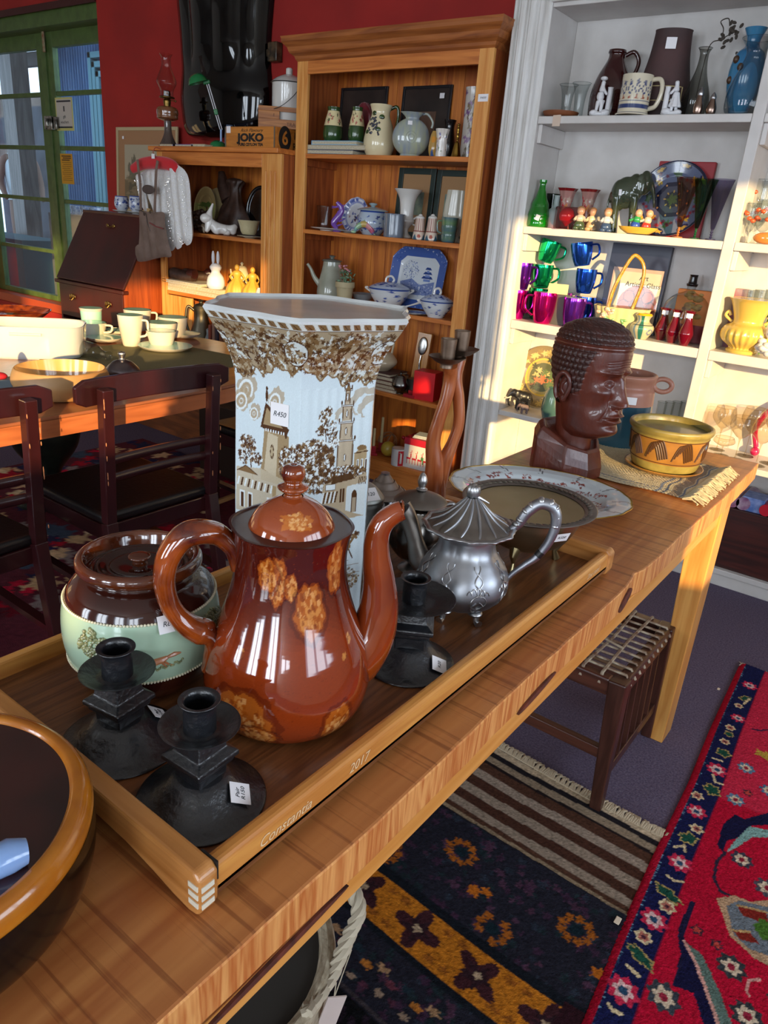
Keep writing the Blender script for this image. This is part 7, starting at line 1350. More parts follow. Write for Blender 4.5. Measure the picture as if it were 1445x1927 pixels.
t, r, H = pvase('tall_blue_mug', 'large cream mug with blue tree border and broad blue band', 1189, 215, 3.31, z, 60, 72, [(1.02, 0), (1.04, .03), (.92, .1), (.92, .5), (.93, 1)], cvq, cat='mug')
handle(t, [(r*.85, -.01, H*.9), (r*1.35, -.03, H*.88), (r*1.5, -.035, H*.6), (r*1.3, -.03, H*.25), (r*.92, -.01, H*.18)], .009, cer('mug_cream', 'cfc6ae')); MB().lathe([(r*.93, H), (r*.86, H), (r*.84, H*.5), (.0003, H*.45)], 40).build('inside', MATS['mug_cream'], t)
t, r, H = pot('tall_brown_vase', 'tall matt brown bottle vase with cream square line and price label', 'vase', 1240, 214, 3.445, z, 92, 154, [(.9, 0), (1, .1), (1.0, .35), (.78, .7), (.70, .95), (.71, 1)], M('matt_brown_clay', '4a302f', .7, col2='2e2424', scale=6, bump=.3), inside=M('dark_inside', '1c1412', .8), sy=.72)
for a_ in (-PI/2-.5, -PI/2+.38):
    k = MB(); rr_ = r*1.005; zz0, zz1 = H*.20, H*.36; A_ = [a_-.38, a_+.38]; loop = [(A_[0]+(A_[1]-A_[0])*u_, zz0) for u_ in np.linspace(0, 1, 8)]+[(A_[1]-(A_[1]-A_[0])*u_, zz1) for u_ in np.linspace(0, 1, 8)]
    k.tube([(rr_*cos(a), rr_*sin(a)*.72, q_) for a, q_ in loop], .002, 6, closed=True); k.build('cream_line', M('cream_line', 'c9b582', .7), t)
_mt(t, -.004, -r*.60, H*.83, .040, .042, (PI/2-.18, 0, 0))
t, r, H = glassware('smoky glass bottle vase holding one dried flower stem', 1303, 214, 3.40, z, 48, 122, [(.0, .02), (.7, .02), (1, .18), (.95, .35), (.45, .66), (.32, .9), (.5, 1)], mat=GLASS('smoky_clear', 'bfc0bc', .6), nm='glass_bottle_vase', cat='vase')
k = MB(); g = random.Random(3); k.tube(bez([(0, 0, H*.3), (.01, 0, H*1.0), (.05, 0, H*1.12), (.09, 0, H*1.22)], 20), .002, 6); k.tube(bez([(.05, 0, H*1.12), (.05, 0, H*1.26), (.035, 0, H*1.36), (.06, 0, H*1.40), (.07, 0, H*1.30)], 20), .0022, 6)
[k.ball((.085+g.gauss(0, .016), g.gauss(0, .01), H*1.2+g.gauss(0, .02)), (.010, .004, .006), 6, 4, Matrix.Rotation(g.uniform(0, 3), 3, 'Y')) for _ in range(22)]; k.build('dried_flower', M('dried_stem', '3c342c', .8), t)
for px, h_, lab in ((1311, 50, 'taller silver and glass pepper shaker before the smoky bottle vase'), (1336, 40, 'shorter silver and glass salt shaker left of the blue vase')):
    t, r, H = pot('silver_shaker', lab, 'shaker', px, 214, 3.31, z, 18, h_, [(.6, 0), (.9, .06), (1, .3), (.6, .62), (.5, .7)], METAL('rosy_silver', 'b0988a', .18, '8a7468'), group='silver shakers'); MB().lathe(sm([(r*.55, H*.7), (r*.6, H*.78), (r*.4, H*.9), (r*.1, H)], 12), 20).build('cap', m_sv, t)
t, r, H = pot('blue_glass_vase', 'tall blue mottled vase with brown spots behind clear vase', 'vase', 1388, 212, 3.42, z, 62, 156, [(.4, 0), (.6, .1), (.95, .35), (1, .55), (.8, .72), (.42, .8), (.38, .88), (.62, 1)], cer('mottled_blue', '2f6f9c', col2='4a8fb5', scale=6)); k = MB(); [k.ball((r*.97*cos(a), r*.97*sin(a), H*zz), (.012, .012, .014), 10, 8) for a, zz in ((-2.0, .55), (-2.6, .42), (-2.4, .64))]; k.build('brown_spot', M('brown_spot', '4a3424', .4), t)
glassware('large clear glass carafe vase at the right end of the top shelf', 1397, 214, 3.33, z, 72, 140, [(.0, .02), (.85, .02), (1, .2), (.9, .4), (.5, .72), (.48, .85), (.8, 1)], nm='clear_glass_vase', cat='vase')
# ---- shelf B
z = zB
m_grn = M('green_bottle_glass', '0f8a1c', .06, coat=1, trans=.45)
t, r, H = pot('green_bottle', 'bright green wavy glass bottle at the left end of shelf', 'bottle', 1011, 424, 3.35, z, 44, 86, [(.9, 0), (1, .06), (.95, .2), (.98, .26), (.76, .42), (.72, .50), (.45, .66), (.27, .86), (.27, .93), (.31, .94), (.31, 1)], m_grn); _mt(t, -.004, -r*1.0, H*.2, .020, .024, (PI/2, .3, 0))
t, r, H = pot('frosted_bottle', 'pale frosted glass bottle between green bottle and ruby vases', 'bottle', 1040, 427, 3.38, z, 26, 60, [(.9, 0), (1, .05), (1, .5), (.45, .66), (.4, .95), (.5, 1)], M('frosted_glass', 'a8b8b4', .4, trans=.4))
glassware('dark green glass tumbler behind the frosted bottle', 1034, 423, 3.47, z, 26, 58, [(0, .02), (.7, .02), (1, 1)], mat=GLASS('dark_green_glass', '3c6a44', .5))
cvq = Canvas(160, 90, 'a87a72'); g = random.Random(5); [cvq.ell(g.uniform(0, 160), g.uniform(20, 88), g.uniform(3, 8), g.uniform(3, 6), g.choice(['8a1422', 'a8202c', 'c47a3a', 'b8a090']), 1, g.uniform(0, 3), jag=.3) for _ in range(80)]; cvq.rect(0, 0, 160, 8, '7a1018')
for px, Y_, py, hh, lab in ((1058, 3.42, 424, 70, 'frilled ruby flashed glass vase behind the red glass cube'), (1099, 3.42, 428, 72, 'frilled ruby flashed glass vase right of the red glass cube')):
    pvase('ruby_vase', lab, px, py, Y_, z, 37, hh, [(.7, 0), (.62, .1), (.5, .3), (.55, .6), (.75, .88), (1, 1)], cvq, 'pair of frilled ruby vases', fn=lambda A, Z: 1+.05*np.cos(7*A)*(np.asarray(Z) > .12))
P = P_(1063, 430, 3.31, z); t = thing('red_heart_cube', 'clear glass block with ruby red heart shaped centre', 'ornament', P, face(P)+.15); b = wpx(21, P); MB().box(-b, b, -b*.7, b*.7, 0, b*1.85).build('glass_block', GLASS('block_glass', 'e0b0b0', .5), t, smooth=False, bevel=.006); MB().ball((0, 0, b*1.1), (b*.72, b*.45, b*.72)).tube([(0, 0, b*.7), (0, 0, b*.25)], [b*.6, b*.1], 16).build('ruby_heart', M('ruby', 'b00f2c', .06, coat=1, trans=.2), t)
def fused(parts, name, mat, parent, vox=.003):
    k = MB()
    for p in parts:
        if p[0] == 'b': k.ball(p[1], p[2], 20, 14)
        else: k.tube(bez(p[1], 24), p[2], 14)
    o = k.build(name, mat, parent); r_ = o.modifiers.new('fuse', 'REMESH'); r_.mode = 'VOXEL'; r_.voxel_size = vox; r_.use_smooth_shade = True; u_ = o.modifiers.new('soft', 'SMOOTH'); u_.iterations = 6; u_.factor = .6; return o
def eleparts(s, f, back=.80, trunk=None):
    P = [('b', (-f*.02*s, 0, .60*s), (.34*s, .21*s, .24*s)), ('b', (-f*.20*s, 0, .56*s), (.22*s, .20*s, .24*s)), ('b', (f*.18*s, 0, .66*s), (.22*s, .19*s, .22*s)), ('b', (f*.42*s, 0, .74*s), (.17*s, .14*s, .18*s))]
    for x in (-f*.26, f*.18):
        for y in (-.11, .11): P.append(('t', [(x*s, y*s, .55*s), (x*s, y*s, .28*s), (x*s+f*.01*s, y*s, .01*s)], [.12*s, .085*s, .085*s]))
    P.append(('t', trunk or [(f*.50*s, 0, .74*s), (f*.62*s, 0, .58*s), (f*.64*s, 0, .38*s), (f*.60*s, 0, .20*s), (f*.52*s, 0, .16*s)], [.12*s, .075*s, .055*s, .04*s, .03*s])); P.append(('t', [(-f*.38*s, 0, .62*s), (-f*.45*s, 0, .45*s), (-f*.43*s, 0, .28*s)], [.035*s, .018*s]))
    for y in (-1, 1): P.append(('b', (f*.30*s, y*.17*s, .70*s), (.12*s, .035*s, .17*s)))
    return P
def kid(px, py, Y, lab, c1, c2, zz=None, sc=1.0, group='small painted child figurines'):
    P = P_(px, py, Y, z if zz is None else zz); t = thing('child_figurine', lab, 'figurine', P, face(P), group, scale=sc)
    MB().ball((0, 0, .020), (.024, .020, .022)).ball((-.012, -.014, .008), (.014, .010, .009)).ball((.014, -.014, .008), (.014, .010, .009)).build('trousers', cer('fig_'+c1, c1), t); MB().ball((0, 0, .048), (.018, .015, .020)).tube([(-.015, 0, .055), (-.024, -.010, .040)], .006, 8).tube([(.015, 0, .055), (.024, -.010, .040)], .006, 8).build('torso', cer('fig_'+c2, c2), t)
    MB().ball((0, -.002, .078), (.0165, .016, .017)).build('head', cer('fig_flesh', 'c99a7c'), t); MB().ball((0, .004, .086), (.0175, .016, .014)).build('hair', cer('fig_hair', 'a8794a'), t)
kid(1088, 431, 3.30, 'painted child figurine seated right of the red glass cube', '3a4a34', 'b8a898'); kid(1110, 433, 3.37, 'painted child figurine holding a post, behind the seated one', 'b09878', 'c9b9a0'); kid(1138, 437, 3.32, 'painted figurine with pale blue hood near glass elephant feet', '34486a', 'b5b8bc')
# glass elephant
P = P_(1172, 436, 3.40, z); t = thing('glass_elephant', 'large smoky green glass elephant with raised back', 'elephant ornament', P, face(P)); s_ = hgt(1180, 320, 3.40, z); m_el = M('smoky_green_glass', '55604a', .04, coat=1, trans=.55, ior=1.35)
fused(eleparts(s_*1.0, 1, trunk=[(.46*s_, 0, .78*s_), (.58*s_, 0, .70*s_), (.66*s_, 0, .55*s_), (.70*s_, 0, .38*s_)]), 'glass_body', m_el, t, .004); t.scale = (.66, .85, 1.08); t.rotation_euler = (0, rad(-4), t.rotation_euler.z)
_mt(t, -.17*s_*1.0, -.20*s_, .60*s_, .018, .022, (PI/2, 0, 0))
# patterned plate and red box behind
P = P_(1266, 440, 3.50, z); tag(MB().box(-wpx(52, P), wpx(50, P), -.012, .012, 0, hgt(1266, 303, 3.5, z)).build('red_book_box', M('red_book_cloth', '9c1c26', .5), smooth=False, bevel=.004, loc=P), 'red flat box standing behind the dark patterned plate', 'box').rotation_euler = (-.06, 0, 0)
cv = Canvas(400, 400, '5a6480'); g = random.Random(7); cv.ell(200, 200, 199, 199, '1a1e38', ring=.06)
for k in range(8): a = k*PI/4+.2; cv.ell(200+176*cos(a), 200+176*sin(a), 34, 16, '20244a', rot=a+PI/2); cv.ell(200+178*cos(a), 200+178*sin(a), 22, 9, 'b8943a', rot=a+PI/2, jag=.2)
for k in range(8): a = k*PI/4; cv.ell(200+134*cos(a), 200+134*sin(a), 24, 15, 'b89a2c' if k % 2 else '3f5a3a', rot=g.uniform(0, 3), jag=.2)
for k in range(34): a = g.uniform(0, 2*PI); q = g.uniform(112, 160); cv.ell(200+q*cos(a), 200+q*sin(a), 9, 8, g.choice(['7a2034', '5a1c34', '8a2c3c']), 1, jag=.3)
cv.poly([(200+100*cos(a), 200+100*sin(a)) for a in np.linspace(.26, 2*PI+.26, 9)[:-1]], '23243a'); cv.poly([(200+76*cos(a), 200+76*sin(a)) for a in np.linspace(.26, 2*PI+.26, 9)[:-1]], '4a4c5c'); cv.ell(200, 200, 42, 42, '2a2c34'); [cv.ell(200+42*cos(k), 200+42*sin(k), 8, 4, 'b8944a', rot=k) for k in np.linspace(0, 2*PI, 9)[:-1]]; cv.ell(200, 200, 26, 26, '4c5a2c', jag=.2); [cv.ell(200+86*cos(k), 200+86*sin(k), 5, 5, 'c9925a') for k in np.linspace(.2, 2*PI+.2, 9)[:-1]]
P = P_(1249, 440, 3.455, z); stand_plate('patterned_plate', 'large dark blue patterned plate with yellow and red fruit, standing upright', P, wpx(66, P), cv, .16, deep=.06)
# boat with children
P = P_(1198, 443, 3.315, z); t = thing('boat_ornament', 'yellow boat shaped ornament carrying two painted children', 'ornament', P, face(P)); L_ = wpx(36, P)
V = []; nb = 30
b = MB(); pr = [(0, .002), (.6, .004), (.9, .018), (1, .030), (.93, .030), (.8, .018), (0, .014)]
b.lathe([(L_*a, zz) for a, zz in pr], 48, sy=.42, fn=lambda a, i: 1); b.build('hull', cer('boat_yellow', 'c29a3c'), t)
def kidpart(x, c1, c2):
    MB().ball((x, 0, .035), (.020, .016, .020)).build('child_trousers', cer('fig_'+c1, c1), t); MB().ball((x+.003, 0, .058), (.016, .014, .018)).tube([(x-.012, 0, .06), (x-.028, -.008, .052)], .005, 8).build('child_torso', cer('fig_'+c2, c2), t); MB().ball((x+.006, -.002, .084), (.0155, .015, .0165)).build('child_head', cer('fig_flesh', 'c99a7c'), t)
kidpart(-.014, '2c4a9c', '2f8a4a'); kidpart(.030, 'b5382c', 'c9b8a0')
fl = [(.42, 0), (.42, .02), (.08, .03), (.14, .05), (.07, .07), (.14, .09), (.07, .11), (.14, .13), (.08, .15), (.12, .18), (.2, .22), (.5, .55), (.8, .85), (1, 1)]
for px, py, hh, w__, c, cs, lab in ((1283, 446, 112, 44, 'cfae96', 'c07a3c', 'champagne flute with orange twisted stem, left of the three'), (1315, 449, 112, 42, '7fb48a', '1c5a30', 'green glass champagne flute in the middle of the three'), (1345, 451, 114, 42, 'b8b2c8', '3c3a60', 'pale flute with dark violet twisted stem, right of the three')):
    P = P_(px-9, py, 3.315, z); r = wpx(w__/2, P); H = hgt(px, py-hh, 3.315, z); t = thing('champagne_flute', lab, 'glass', P, face(P), 'champagne flutes with twisted stems')
    pr = sm([(a*r, b_*H) for a, b_ in fl], 70); i0 = int(len(pr)*.70); MB().lathe(pr[i0:], 40).build('bowl', GLASS('flute_'+c, c, .85), t); MB().lathe(pr[:i0+1], 32).build('twisted_stem', M('stem_'+cs, cs, .08, coat=1, trans=.35), t)
# right bay shelf B : glasses with orange decoration
for k_, (px, py, hh, Y_, w__) in enumerate(((1404, 452, 70, 3.34, 26), (1428, 456, 80, 3.34, 40), (1418, 446, 108, 3.46, 44), (1452, 452, 112, 3.44, 44), (1470, 456, 70, 3.33, 36))):
    t, r, H = glassware(['small clear glass at the left end of the right bay', 'clear stemmed goblet in front in the right bay', 'tall glass with red decoration at the back of the right bay', 'second tall red decorated glass at the frame edge', 'small goblet at the right frame edge'][k_], px, py, Y_, z, w__, hh, [(.6, 0), (.15, .04), (.12, .25), (.5, .34), (.95, .6), (1, .85), (.92, 1)], nm='decorated_glass', group='red and orange decorated glasses')
    k = MB(); g = random.Random(k_); [k.ball((r*.96*cos(a), r*.96*sin(a), H*(.62+g.uniform(-.15, .2))), (.010, .010, .008), 8, 6) for a in np.linspace(3.4, 6, 6)]; k.build('orange_decoration', M('orange_enamel', 'c9552c', .3), t)
P = P_(1440, 458, 3.31, z); tag(MB().ball((0, 0, .022), (.05, .02, .022), 20, 12).ball((.03, 0, .04), (.02, .014, .014)).build('orange_glass_ornament', M('orange_glass', 'd0823c', .1, coat=1), loc=P), 'small orange glass ornament lying in the right bay', 'ornament')
# ---- shelf C
z = zC
def mug(px, py, Y, w__, h_, col, lab, zz=None, rot=0, tilt=None, handle_a=0.0):
    P = P_(px, py, Y, z if zz is None else zz); r = wpx(w__/2, P); H = h_*mpp(P)*1.04; t = thing('metallic_mug', lab, 'mug', P, face(P)+rot, 'shiny coloured metallic mugs')
    if tilt: t.rotation_euler = (tilt[0], tilt[1], face(P)+rot)
    m_ = M('foil_'+col, col, .13, .92, col2=None); MB().lathe(sm([(r*.62, 0), (r*.72, H*.05), (r*.92, H*.4), (r*1.0, H*.85), (r*.98, H)], 24), 40).build('cup', m_, t); MB().lathe([(r*.98, H), (r*.93, H), (r*.86, H*.5), (.0003, H*.1)], 40).build('cream_inside', m_wc, t)
    ha_ = handle_a; MB().tube(bez([(r*.95*cos(ha_), r*.95*sin(ha_), H*.86), (r*1.5*cos(ha_), r*1.5*sin(ha_), H*.82), (r*1.55*cos(ha_), r*1.55*sin(ha_), H*.45), (r*.9*cos(ha_), r*.9*sin(ha_), H*.22)], 16), .005, 8).build('handle', m_, t); return t, H
# pile of metallic mugs: lower row then upper row
_, hm1 = mug(970, 607, 3.36, 34, 50, 'd4149a', 'magenta metallic mug at the bottom left corner of the pile'); mug(1018, 614, 3.33, 44, 54, 'e01a8c', 'hot pink metallic mug in the front row of the pile', handle_a=PI)
_, hm2 = mug(1074, 619, 3.33, 42, 52, '8a3ad0', 'violet metallic mug in the front row, right of hot pink', handle_a=.3); mug(1010, 604, 3.45, 40, 54, '0f9c5c', 'green metallic mug in the back row under the tilted green one', handle_a=PI)
mug(1048, 609, 3.47, 40, 52, '9a2ab8', 'purple metallic mug in the back row behind the cream card'); mug(1094, 614, 3.44, 40, 52, '1f4cc8', 'blue metallic mug in the back row under the tilted blue one', handle_a=.2)
zz_ = z+54*mpp(P_(1010, 604, 3.45, z))*1.04+.002
mug(978, 560, 3.36, 32, 46, '7a2ab0', 'purple metallic mug on top at the far left', zz=z+hm1+.002); mug(1014, 562, 3.45, 38, 40, '12a868', 'lower green metallic mug of the raised pair', zz=zz_); mug(1094, 572, 3.44, 38, 42, '2458d8', 'lower blue metallic mug of the raised pair', zz=zz_, handle_a=.2)
z2 = zz_+41*mpp(P_(1010, 604, 3.45, z))*1.04+.008
mug(1020, 522, 3.45, 38, 38, '15b06c', 'topmost green metallic mug, tipped sideways', zz=z2, tilt=(0, rad(14), 0)); mug(1090, 532, 3.44, 40, 40, '2a62e0', 'topmost blue metallic mug, tipped sideways', zz=z2, tilt=(0, rad(-10), 0), handle_a=.1)
P = P_(1047, 566, 3.35, z+hm1+.004); t = thing('tent_card', 'blank cream folded card standing among the metallic mugs', 'card', P, face(P)); MB().prism([(-.022, 0), (.022, 0), (.002, .044), (-.002, .044)], -.045, .045, lambda a, b_, c: (c, a, b_)).build('card', M('cream_card', 'cfc088', .7), t, smooth=False)
q_ = P_(1048, 614, 3.36, z); tag(MB().box(-.035, .035, -.02, .02, 0, hm1+.0035).build('clear_box', M('dim_glass_block', '5c5f58', .2, trans=.3), smooth=False, bevel=.003, loc=q_), 'small smoky block between the pink and violet mugs carrying the card', 'block')
# basket vase
P = P_(1166, 606, 3.34, z); t = thing('basket_vase', 'cream china basket with moulded flowers and tall arched handle', 'basket', P, face(P)); w1 = wpx(47, P); m_bk2 = cer('primrose_china', 'cbbd86'); Hb = wpx(50, P)
MB().lathe(sm([(w1*.42, 0), (w1*.5, .006), (w1*.82, Hb*.35), (w1*.95, Hb*.75), (w1*1.02, Hb)], 30), 96, fn=lambda a, i: 1+.03*sin(18*a)+.06*cos(2*a)*(i/30), sy=.62).build('basket_body', m_bk2, t); MB().lathe([(w1*1.0, Hb), (w1*.95, Hb), (w1*.85, Hb*.5), (.0003, Hb*.4)], 60, sy=.6).build('inside', cer('deep_yellow_glaze', 'b8922a'), t)
Ha = hgt(1178, 480, 3.34, z); MB().tube(bez([(-w1*.55, 0, Hb*.95), (-w1*.42, 0, Ha*.62), (-w1*.05, 0, Ha*.95), (w1*.18, 0, Ha), (w1*.50, 0, Ha*.88), (w1*.55, 0, Ha*.65), (w1*.35, 0, Hb*.9)], 50), .008, 10).build('arched_handle', cer('bamboo_yellow', 'c9a23c', col2='9a6a1c', scale=70), t)
k = MB(); g = random.Random(3); [k.ball((-w1*.55+g.gauss(0, .022), -w1*.50+g.gauss(0, .004), Hb*.82+g.gauss(0, .012)), (.010, .006, .009), 8, 6) for _ in range(16)]; k.build('moulded_flowers', cer('salmon_flower', 'c98a6c', col2='d9c9b0', scale=70), t); k = MB(); [k.ball((-w1*.4+g.gauss(0, .03), -w1*.55, Hb*.62+g.gauss(0, .012)), (.013, .003, .006), 8, 5, Matrix.Rotation(g.uniform(-1, 1), 3, 'Y')) for _ in range(8)]; k.build('moulded_leaves', cer('leaf_green_glaze', '6a9a5a'), t)
# book on glass
P = P_(1200, 600, 3.50, z); a = oy(1150, 470, 3.50); b = oy(1262, 480, 3.50); w2 = (b.x-a.x)/2; H = zB-.034-z
t = thing('glass_reference_book', 'book about artistic glass standing open faced behind the basket', 'book', ((a.x+b.x)/2, 3.50, z), 0, tilt=(-.07, 0, 0)); MB().box(-w2, w2, -.015, .01, 0, H*.985).build('cover', M('navy_cover', '1a1f38', .35), t, smooth=False, bevel=.001)
MB().box(-w2*.80, w2*.90, -.0165, -.015, .0, H*.72).build('pale_panel', M('pale_pink_panel', 'b59a8c', .5), t, smooth=False); MB().box(-w2*.74, w2*.84, -.0175, -.0165, .02, H*.68).build('cream_panel', M('cream_panel', 'bfb8a0', .5), t, smooth=False)
text('Art\nArtistic Glass', M('ink', '2b2d33'), t, .030, (.04, -.018, H*.58), (PI/2, 0, 0), .1, 'title_lettering'); cvq = Canvas(120, 120, 'bfb8a0'); cvq.ell(60, 60, 58, 58, '9a5c50'); [cvq.ell(60+38*cos(a_), 60+38*sin(a_), 17, 17, '4c3a38', ring=.14) for a_ in np.linspace(0, 2*PI, 9)[:-1]]; cvq.ell(60, 60, 22, 22, '6a4a44')
nu = 60; U = np.linspace(-1, 1, nu); UU, VV = np.meshgrid(U, U); npmesh('plate_picture', np.stack([.03+UU*.095, -.018+0*UU, H*.30+VV*.095], -1), nu, nu, m_vc, t, col=sample(cvq, nu, nu))
cvq = Canvas(160, 100, 'b9b290'); [cvq.rect(x, 0, x+12, 100, '2c6a5c') for x in (112, 32)]; [cvq.rect(x, 0, x+6, 100, '6a8a9a') for x in (100, 20)]; [cvq.ell(x, 66, 9, 12, '5a6a8a', ring=.4) for x in (60, 140, 80)]; cvq.rect(0, 40, 160, 44, '2f3a3a')
t, r, H = pvase('small_striped_vase', 'small cream vase with green stripe and yellow lid behind bust', 1203, 640, 3.31, z, 44, 52, [(.5, 0), (.6, .05), (.98, .35), (.9, .55), (.55, .68), (.55, .8), (.72, .92)], cvq); MB().lathe([(r*.72, H*.92), (r*.6, H*1.0), (.0003, H*1.02)], 32).build('lid', cer('yellow_lid', 'c9a21c'), t)
glassware('clear glass decanter with black stopper behind the ruby bottles', 1278, 648, 3.45, z, 84, 120, [(0, .01), (.9, .01), (1, .1), (1, .55), (.7, .75), (.22, .85), (.2, .95)], nm='glass_decanter', cat='decanter')[0]; dk_ = [o for o in bpy.data.objects if o.name.startswith('glass_decanter')][0]; r, H = .1, hgt(1278, 528, 3.45, z); MB().lathe(sm([(.022, H*.93), (.024, H*.97), (.018, H*.985), (.016, H*1.08), (.018, H*1.12)], 20)+[(.0003, H*1.12)], 28).build('stopper', M('black_gloss', '101013', .2, coat=.5), dk_)
P = P_(1306, 660, 3.44, z); w3 = oy(1345, 660, 3.44).x-oy(1268, 652, 3.44).x; t = thing('orange_picture_box', 'orange and red illustrated box beside the white divider', 'box', (XDV[0]-w3/2-.004, 3.46, z)); H = hgt(1300, 545, 3.44, z); MB().box(-w3/2, w3/2, -.02, .02, 0, H).build('box', M('orange_card', 'e07c14', .45), t, smooth=False, bevel=.002); MB().box(-w3/2, w3/2, -.0212, -.02, 0, H*.34).build('red_lower_panel', M('deep_red_card', '8c1420', .4), t, smooth=False)
k = MB(); g = random.Random(2); [k.ball((g.uniform(-w3*.45, w3*.1), -.021, g.uniform(H*.42, H*.95)), (g.uniform(.010, .024), .0015, g.uniform(.006, .014)), 8, 5) for _ in range(16)]; k.build('printed_picture', M('print_buff', 'c9a04c', .5, col2='7a4a1c', scale=40), t)
m_rb = M('ruby_glass_dark', '6e0a1e', .05, coat=1, trans=.3)
for px, py, Y_, lab in ((1243, 650, 3.38, 'ruby glass bottle at the left of the row of three'), (1264, 654, 3.34, 'ruby glass bottle in the middle of the row of three'), (1288, 656, 3.31, 'ruby glass bottle at the right of the row, with square label')):
    t, r, H = pot('ruby_bottle', lab, 'bottle', px-4, py, Y_, z, 28, 72, [(.55, 0), (.62, .06), (.95, .3), (.9, .42), (.55, .68), (.45, .85), (.75, 1)], m_rb, group='row of ruby glass bottles'); _mt(t, 0, -r*.62, H*.88, .026, .018, (PI/2, 0, 0))
# right bay, shelf C
t, r, H = pot('yellow_fluted_vase', 'large pale yellow vase with fluted bulb and fan shaped neck', 'vase', 1392, 668, 3.36, z, 84, 108, [(.62, 0), (.66, .05), (.55, .10), (.9, .22), (1, .34), (.9, .48), (.62, .56), (.66, .7), (.85, .92), (.98, 1)], cer('custard_glaze', 'cbaa50', rough=.2), inside=MATS['custard_glaze'], n=120, fn=lambda a, i: 1+(.03*sin(22*a) if 6 < i < 19 else .0)); [handle(t, [(s_*r*.66, 0, H*.56), (s_*r*.95, 0, H*.66), (s_*r*.86, 0, H*.74), (s_*r*.75, 0, H*.67)], .006, MATS['custard_glaze']) for s_ in (-1, 1)]
P = P_(1432, 676, 3.31, z); t = thing('white_flower_figurine', 'white china flower like figurine at the right frame edge', 'figurine', P, face(P)); k = MB(); g = random.Random(4); [k.ball((g.gauss(0, .02), g.gauss(0, .012), .012+.03*abs(g.gauss(0, 1))), (.016, .012, .013), 10, 7, Matrix.Rotation(g.uniform(0, 3), 3, 'X')) for _ in range(18)]; k.ball((.012, 0, .10), (.022, .018, .026)); k.build('china_petals', m_wc, t)
for k_, px in enumerate((1392, 1412, 1432)): glassware(['left', 'middle', 'right'][k_]+' clear tumbler standing behind the yellow fluted vase', px, 640, 3.49, z, 26, 96, [(0, .02), (.85, .02), (1, 1)], group='tumblers behind the yellow vase')
P = P_(1373, 640, 3.50, z); tag(MB().box(-.025, .025, -.02, .02, 0, hgt(1373, 541, 3.5, z)).build('small_carton', M('grey_red_card', '8c8c94', .6, col2='8c3040', scale=18), smooth=False, loc=P), 'small grey and red carton behind the yellow vase', 'carton')
P = P_(1445, 600, 3.40, z); t = thing('artificial_leaf_spray', 'dark flower with green leaves beside the yellow vase', 'plant', P); k = MB(); g = random.Random(9); [k.ball((g.uniform(-.07, .02), g.gauss(0, .01), hgt(1430, 585, 3.4, z)+g.gauss(0, .012)), (.018, .003, .008), 8, 5, Matrix.Rotation(g.uniform(-.8, .8), 3, 'Y')) for _ in range(12)]; k.tube([(0, 0, 0), (0, 0, hgt(1430, 585, 3.4, z))], .003, 6); k.build('leaves', M('leaf_bright', '5c8a2c', .6), t); MB().ball((.005, 0, hgt(1440, 570, 3.4, z)), .02).build('flower', M('dark_red_petal', '5a1018', .7), t)
# ---- shelf D
z = zD
cvq = Canvas(300, 300, '6a5c44'); g = random.Random(3); cvq.ell(150, 150, 149, 149, '7d6c4c'); [cvq.ell(150+118*cos(a_)+g.gauss(0, 5), 150+118*sin(a_)+g.gauss(0, 5), 14, 12, g.choice(['b89a58', '8a7648', 'c9ad70']), 1, jag=.3) for a_ in np.linspace(0, 2*PI, 34)]; cvq.ell(150, 150, 92, 92, 'c9a83c'); cvq.ell(150, 150, 84, 84, '9c8a4c'); cvq.ell(150, 150, 70, 70, '4c5030'); [cvq.ell(g.gauss(150, 30), g.gauss(150, 30), 14, 12, g.choice(['b8a468', '5a6a3c', '3a3c24', 'b0643c']), 1, jag=.3) for _ in range(34)]
P = P_(1007, 776, 3.49, z); stand_plate('brassy_plate', 'brown and gold rimmed plate leaning at the back behind the elephants', P, wpx(57, P), cvq, .18, deep=.05)
m_eb = M('ebony', '14151a', .35, coat=.2)
def elephant(P, lab, s_, mat, nm, f=-1, tusk=True):
    t = thing(nm, lab, 'elephant ornament', P, face(P)+.25)
    fused(eleparts(s_, f), 'body', mat, t, max(.0016, s_*.018))
    for s2 in (-1, 1):
        if tusk: MB().tube([(f*.54*s_, s2*.08*s_, .58*s_), (f*.68*s_, s2*.09*s_, .52*s_), (f*.80*s_, s2*.08*s_, .50*s_)], [.035*s_, .022*s_], 8).build('tusk', M('ivory_white', 'cfc8b0', .4), t)
P = P_(980, 772, 3.38, z); elephant(P, 'black carved elephant with white tusks on the lower shelf', hgt(975, 726, 3.38, z)*.98, m_eb, 'black_elephant'); P = P_(985, 777, 3.31, z); elephant(P, 'small grey elephant in front of the black elephant', hgt(985, 756, 3.31, z)*.95, M('grey_brown_stone', '6b5a58', .6), 'small_elephant', tusk=False)
t, r, H = pot('teal_vase', 'dull teal pottery vase partly hidden behind the carved head', 'vase', 1036, 790, 3.34, z, 42, 62, [(.8, 0), (1, .3), (.9, .7), (.6, 1)], cer('dull_teal', '3c5a58'))
for k_, px in enumerate((1236, 1250, 1264, 1279)): glassware('%s clear tumbler behind the blue two handled pot' % ['first', 'second', 'third', 'fourth'][k_], px, 806, 3.40+.03*(k_ % 2), z, 17, 52, [(0, .02), (.85, .02), (1, 1)], group='row of tumblers on the lower shelf')
wg = [(.75, 0), (.1, .03), (.07, .45), (.4, .55), (.95, .72), (1, .85), (.85, 1)]
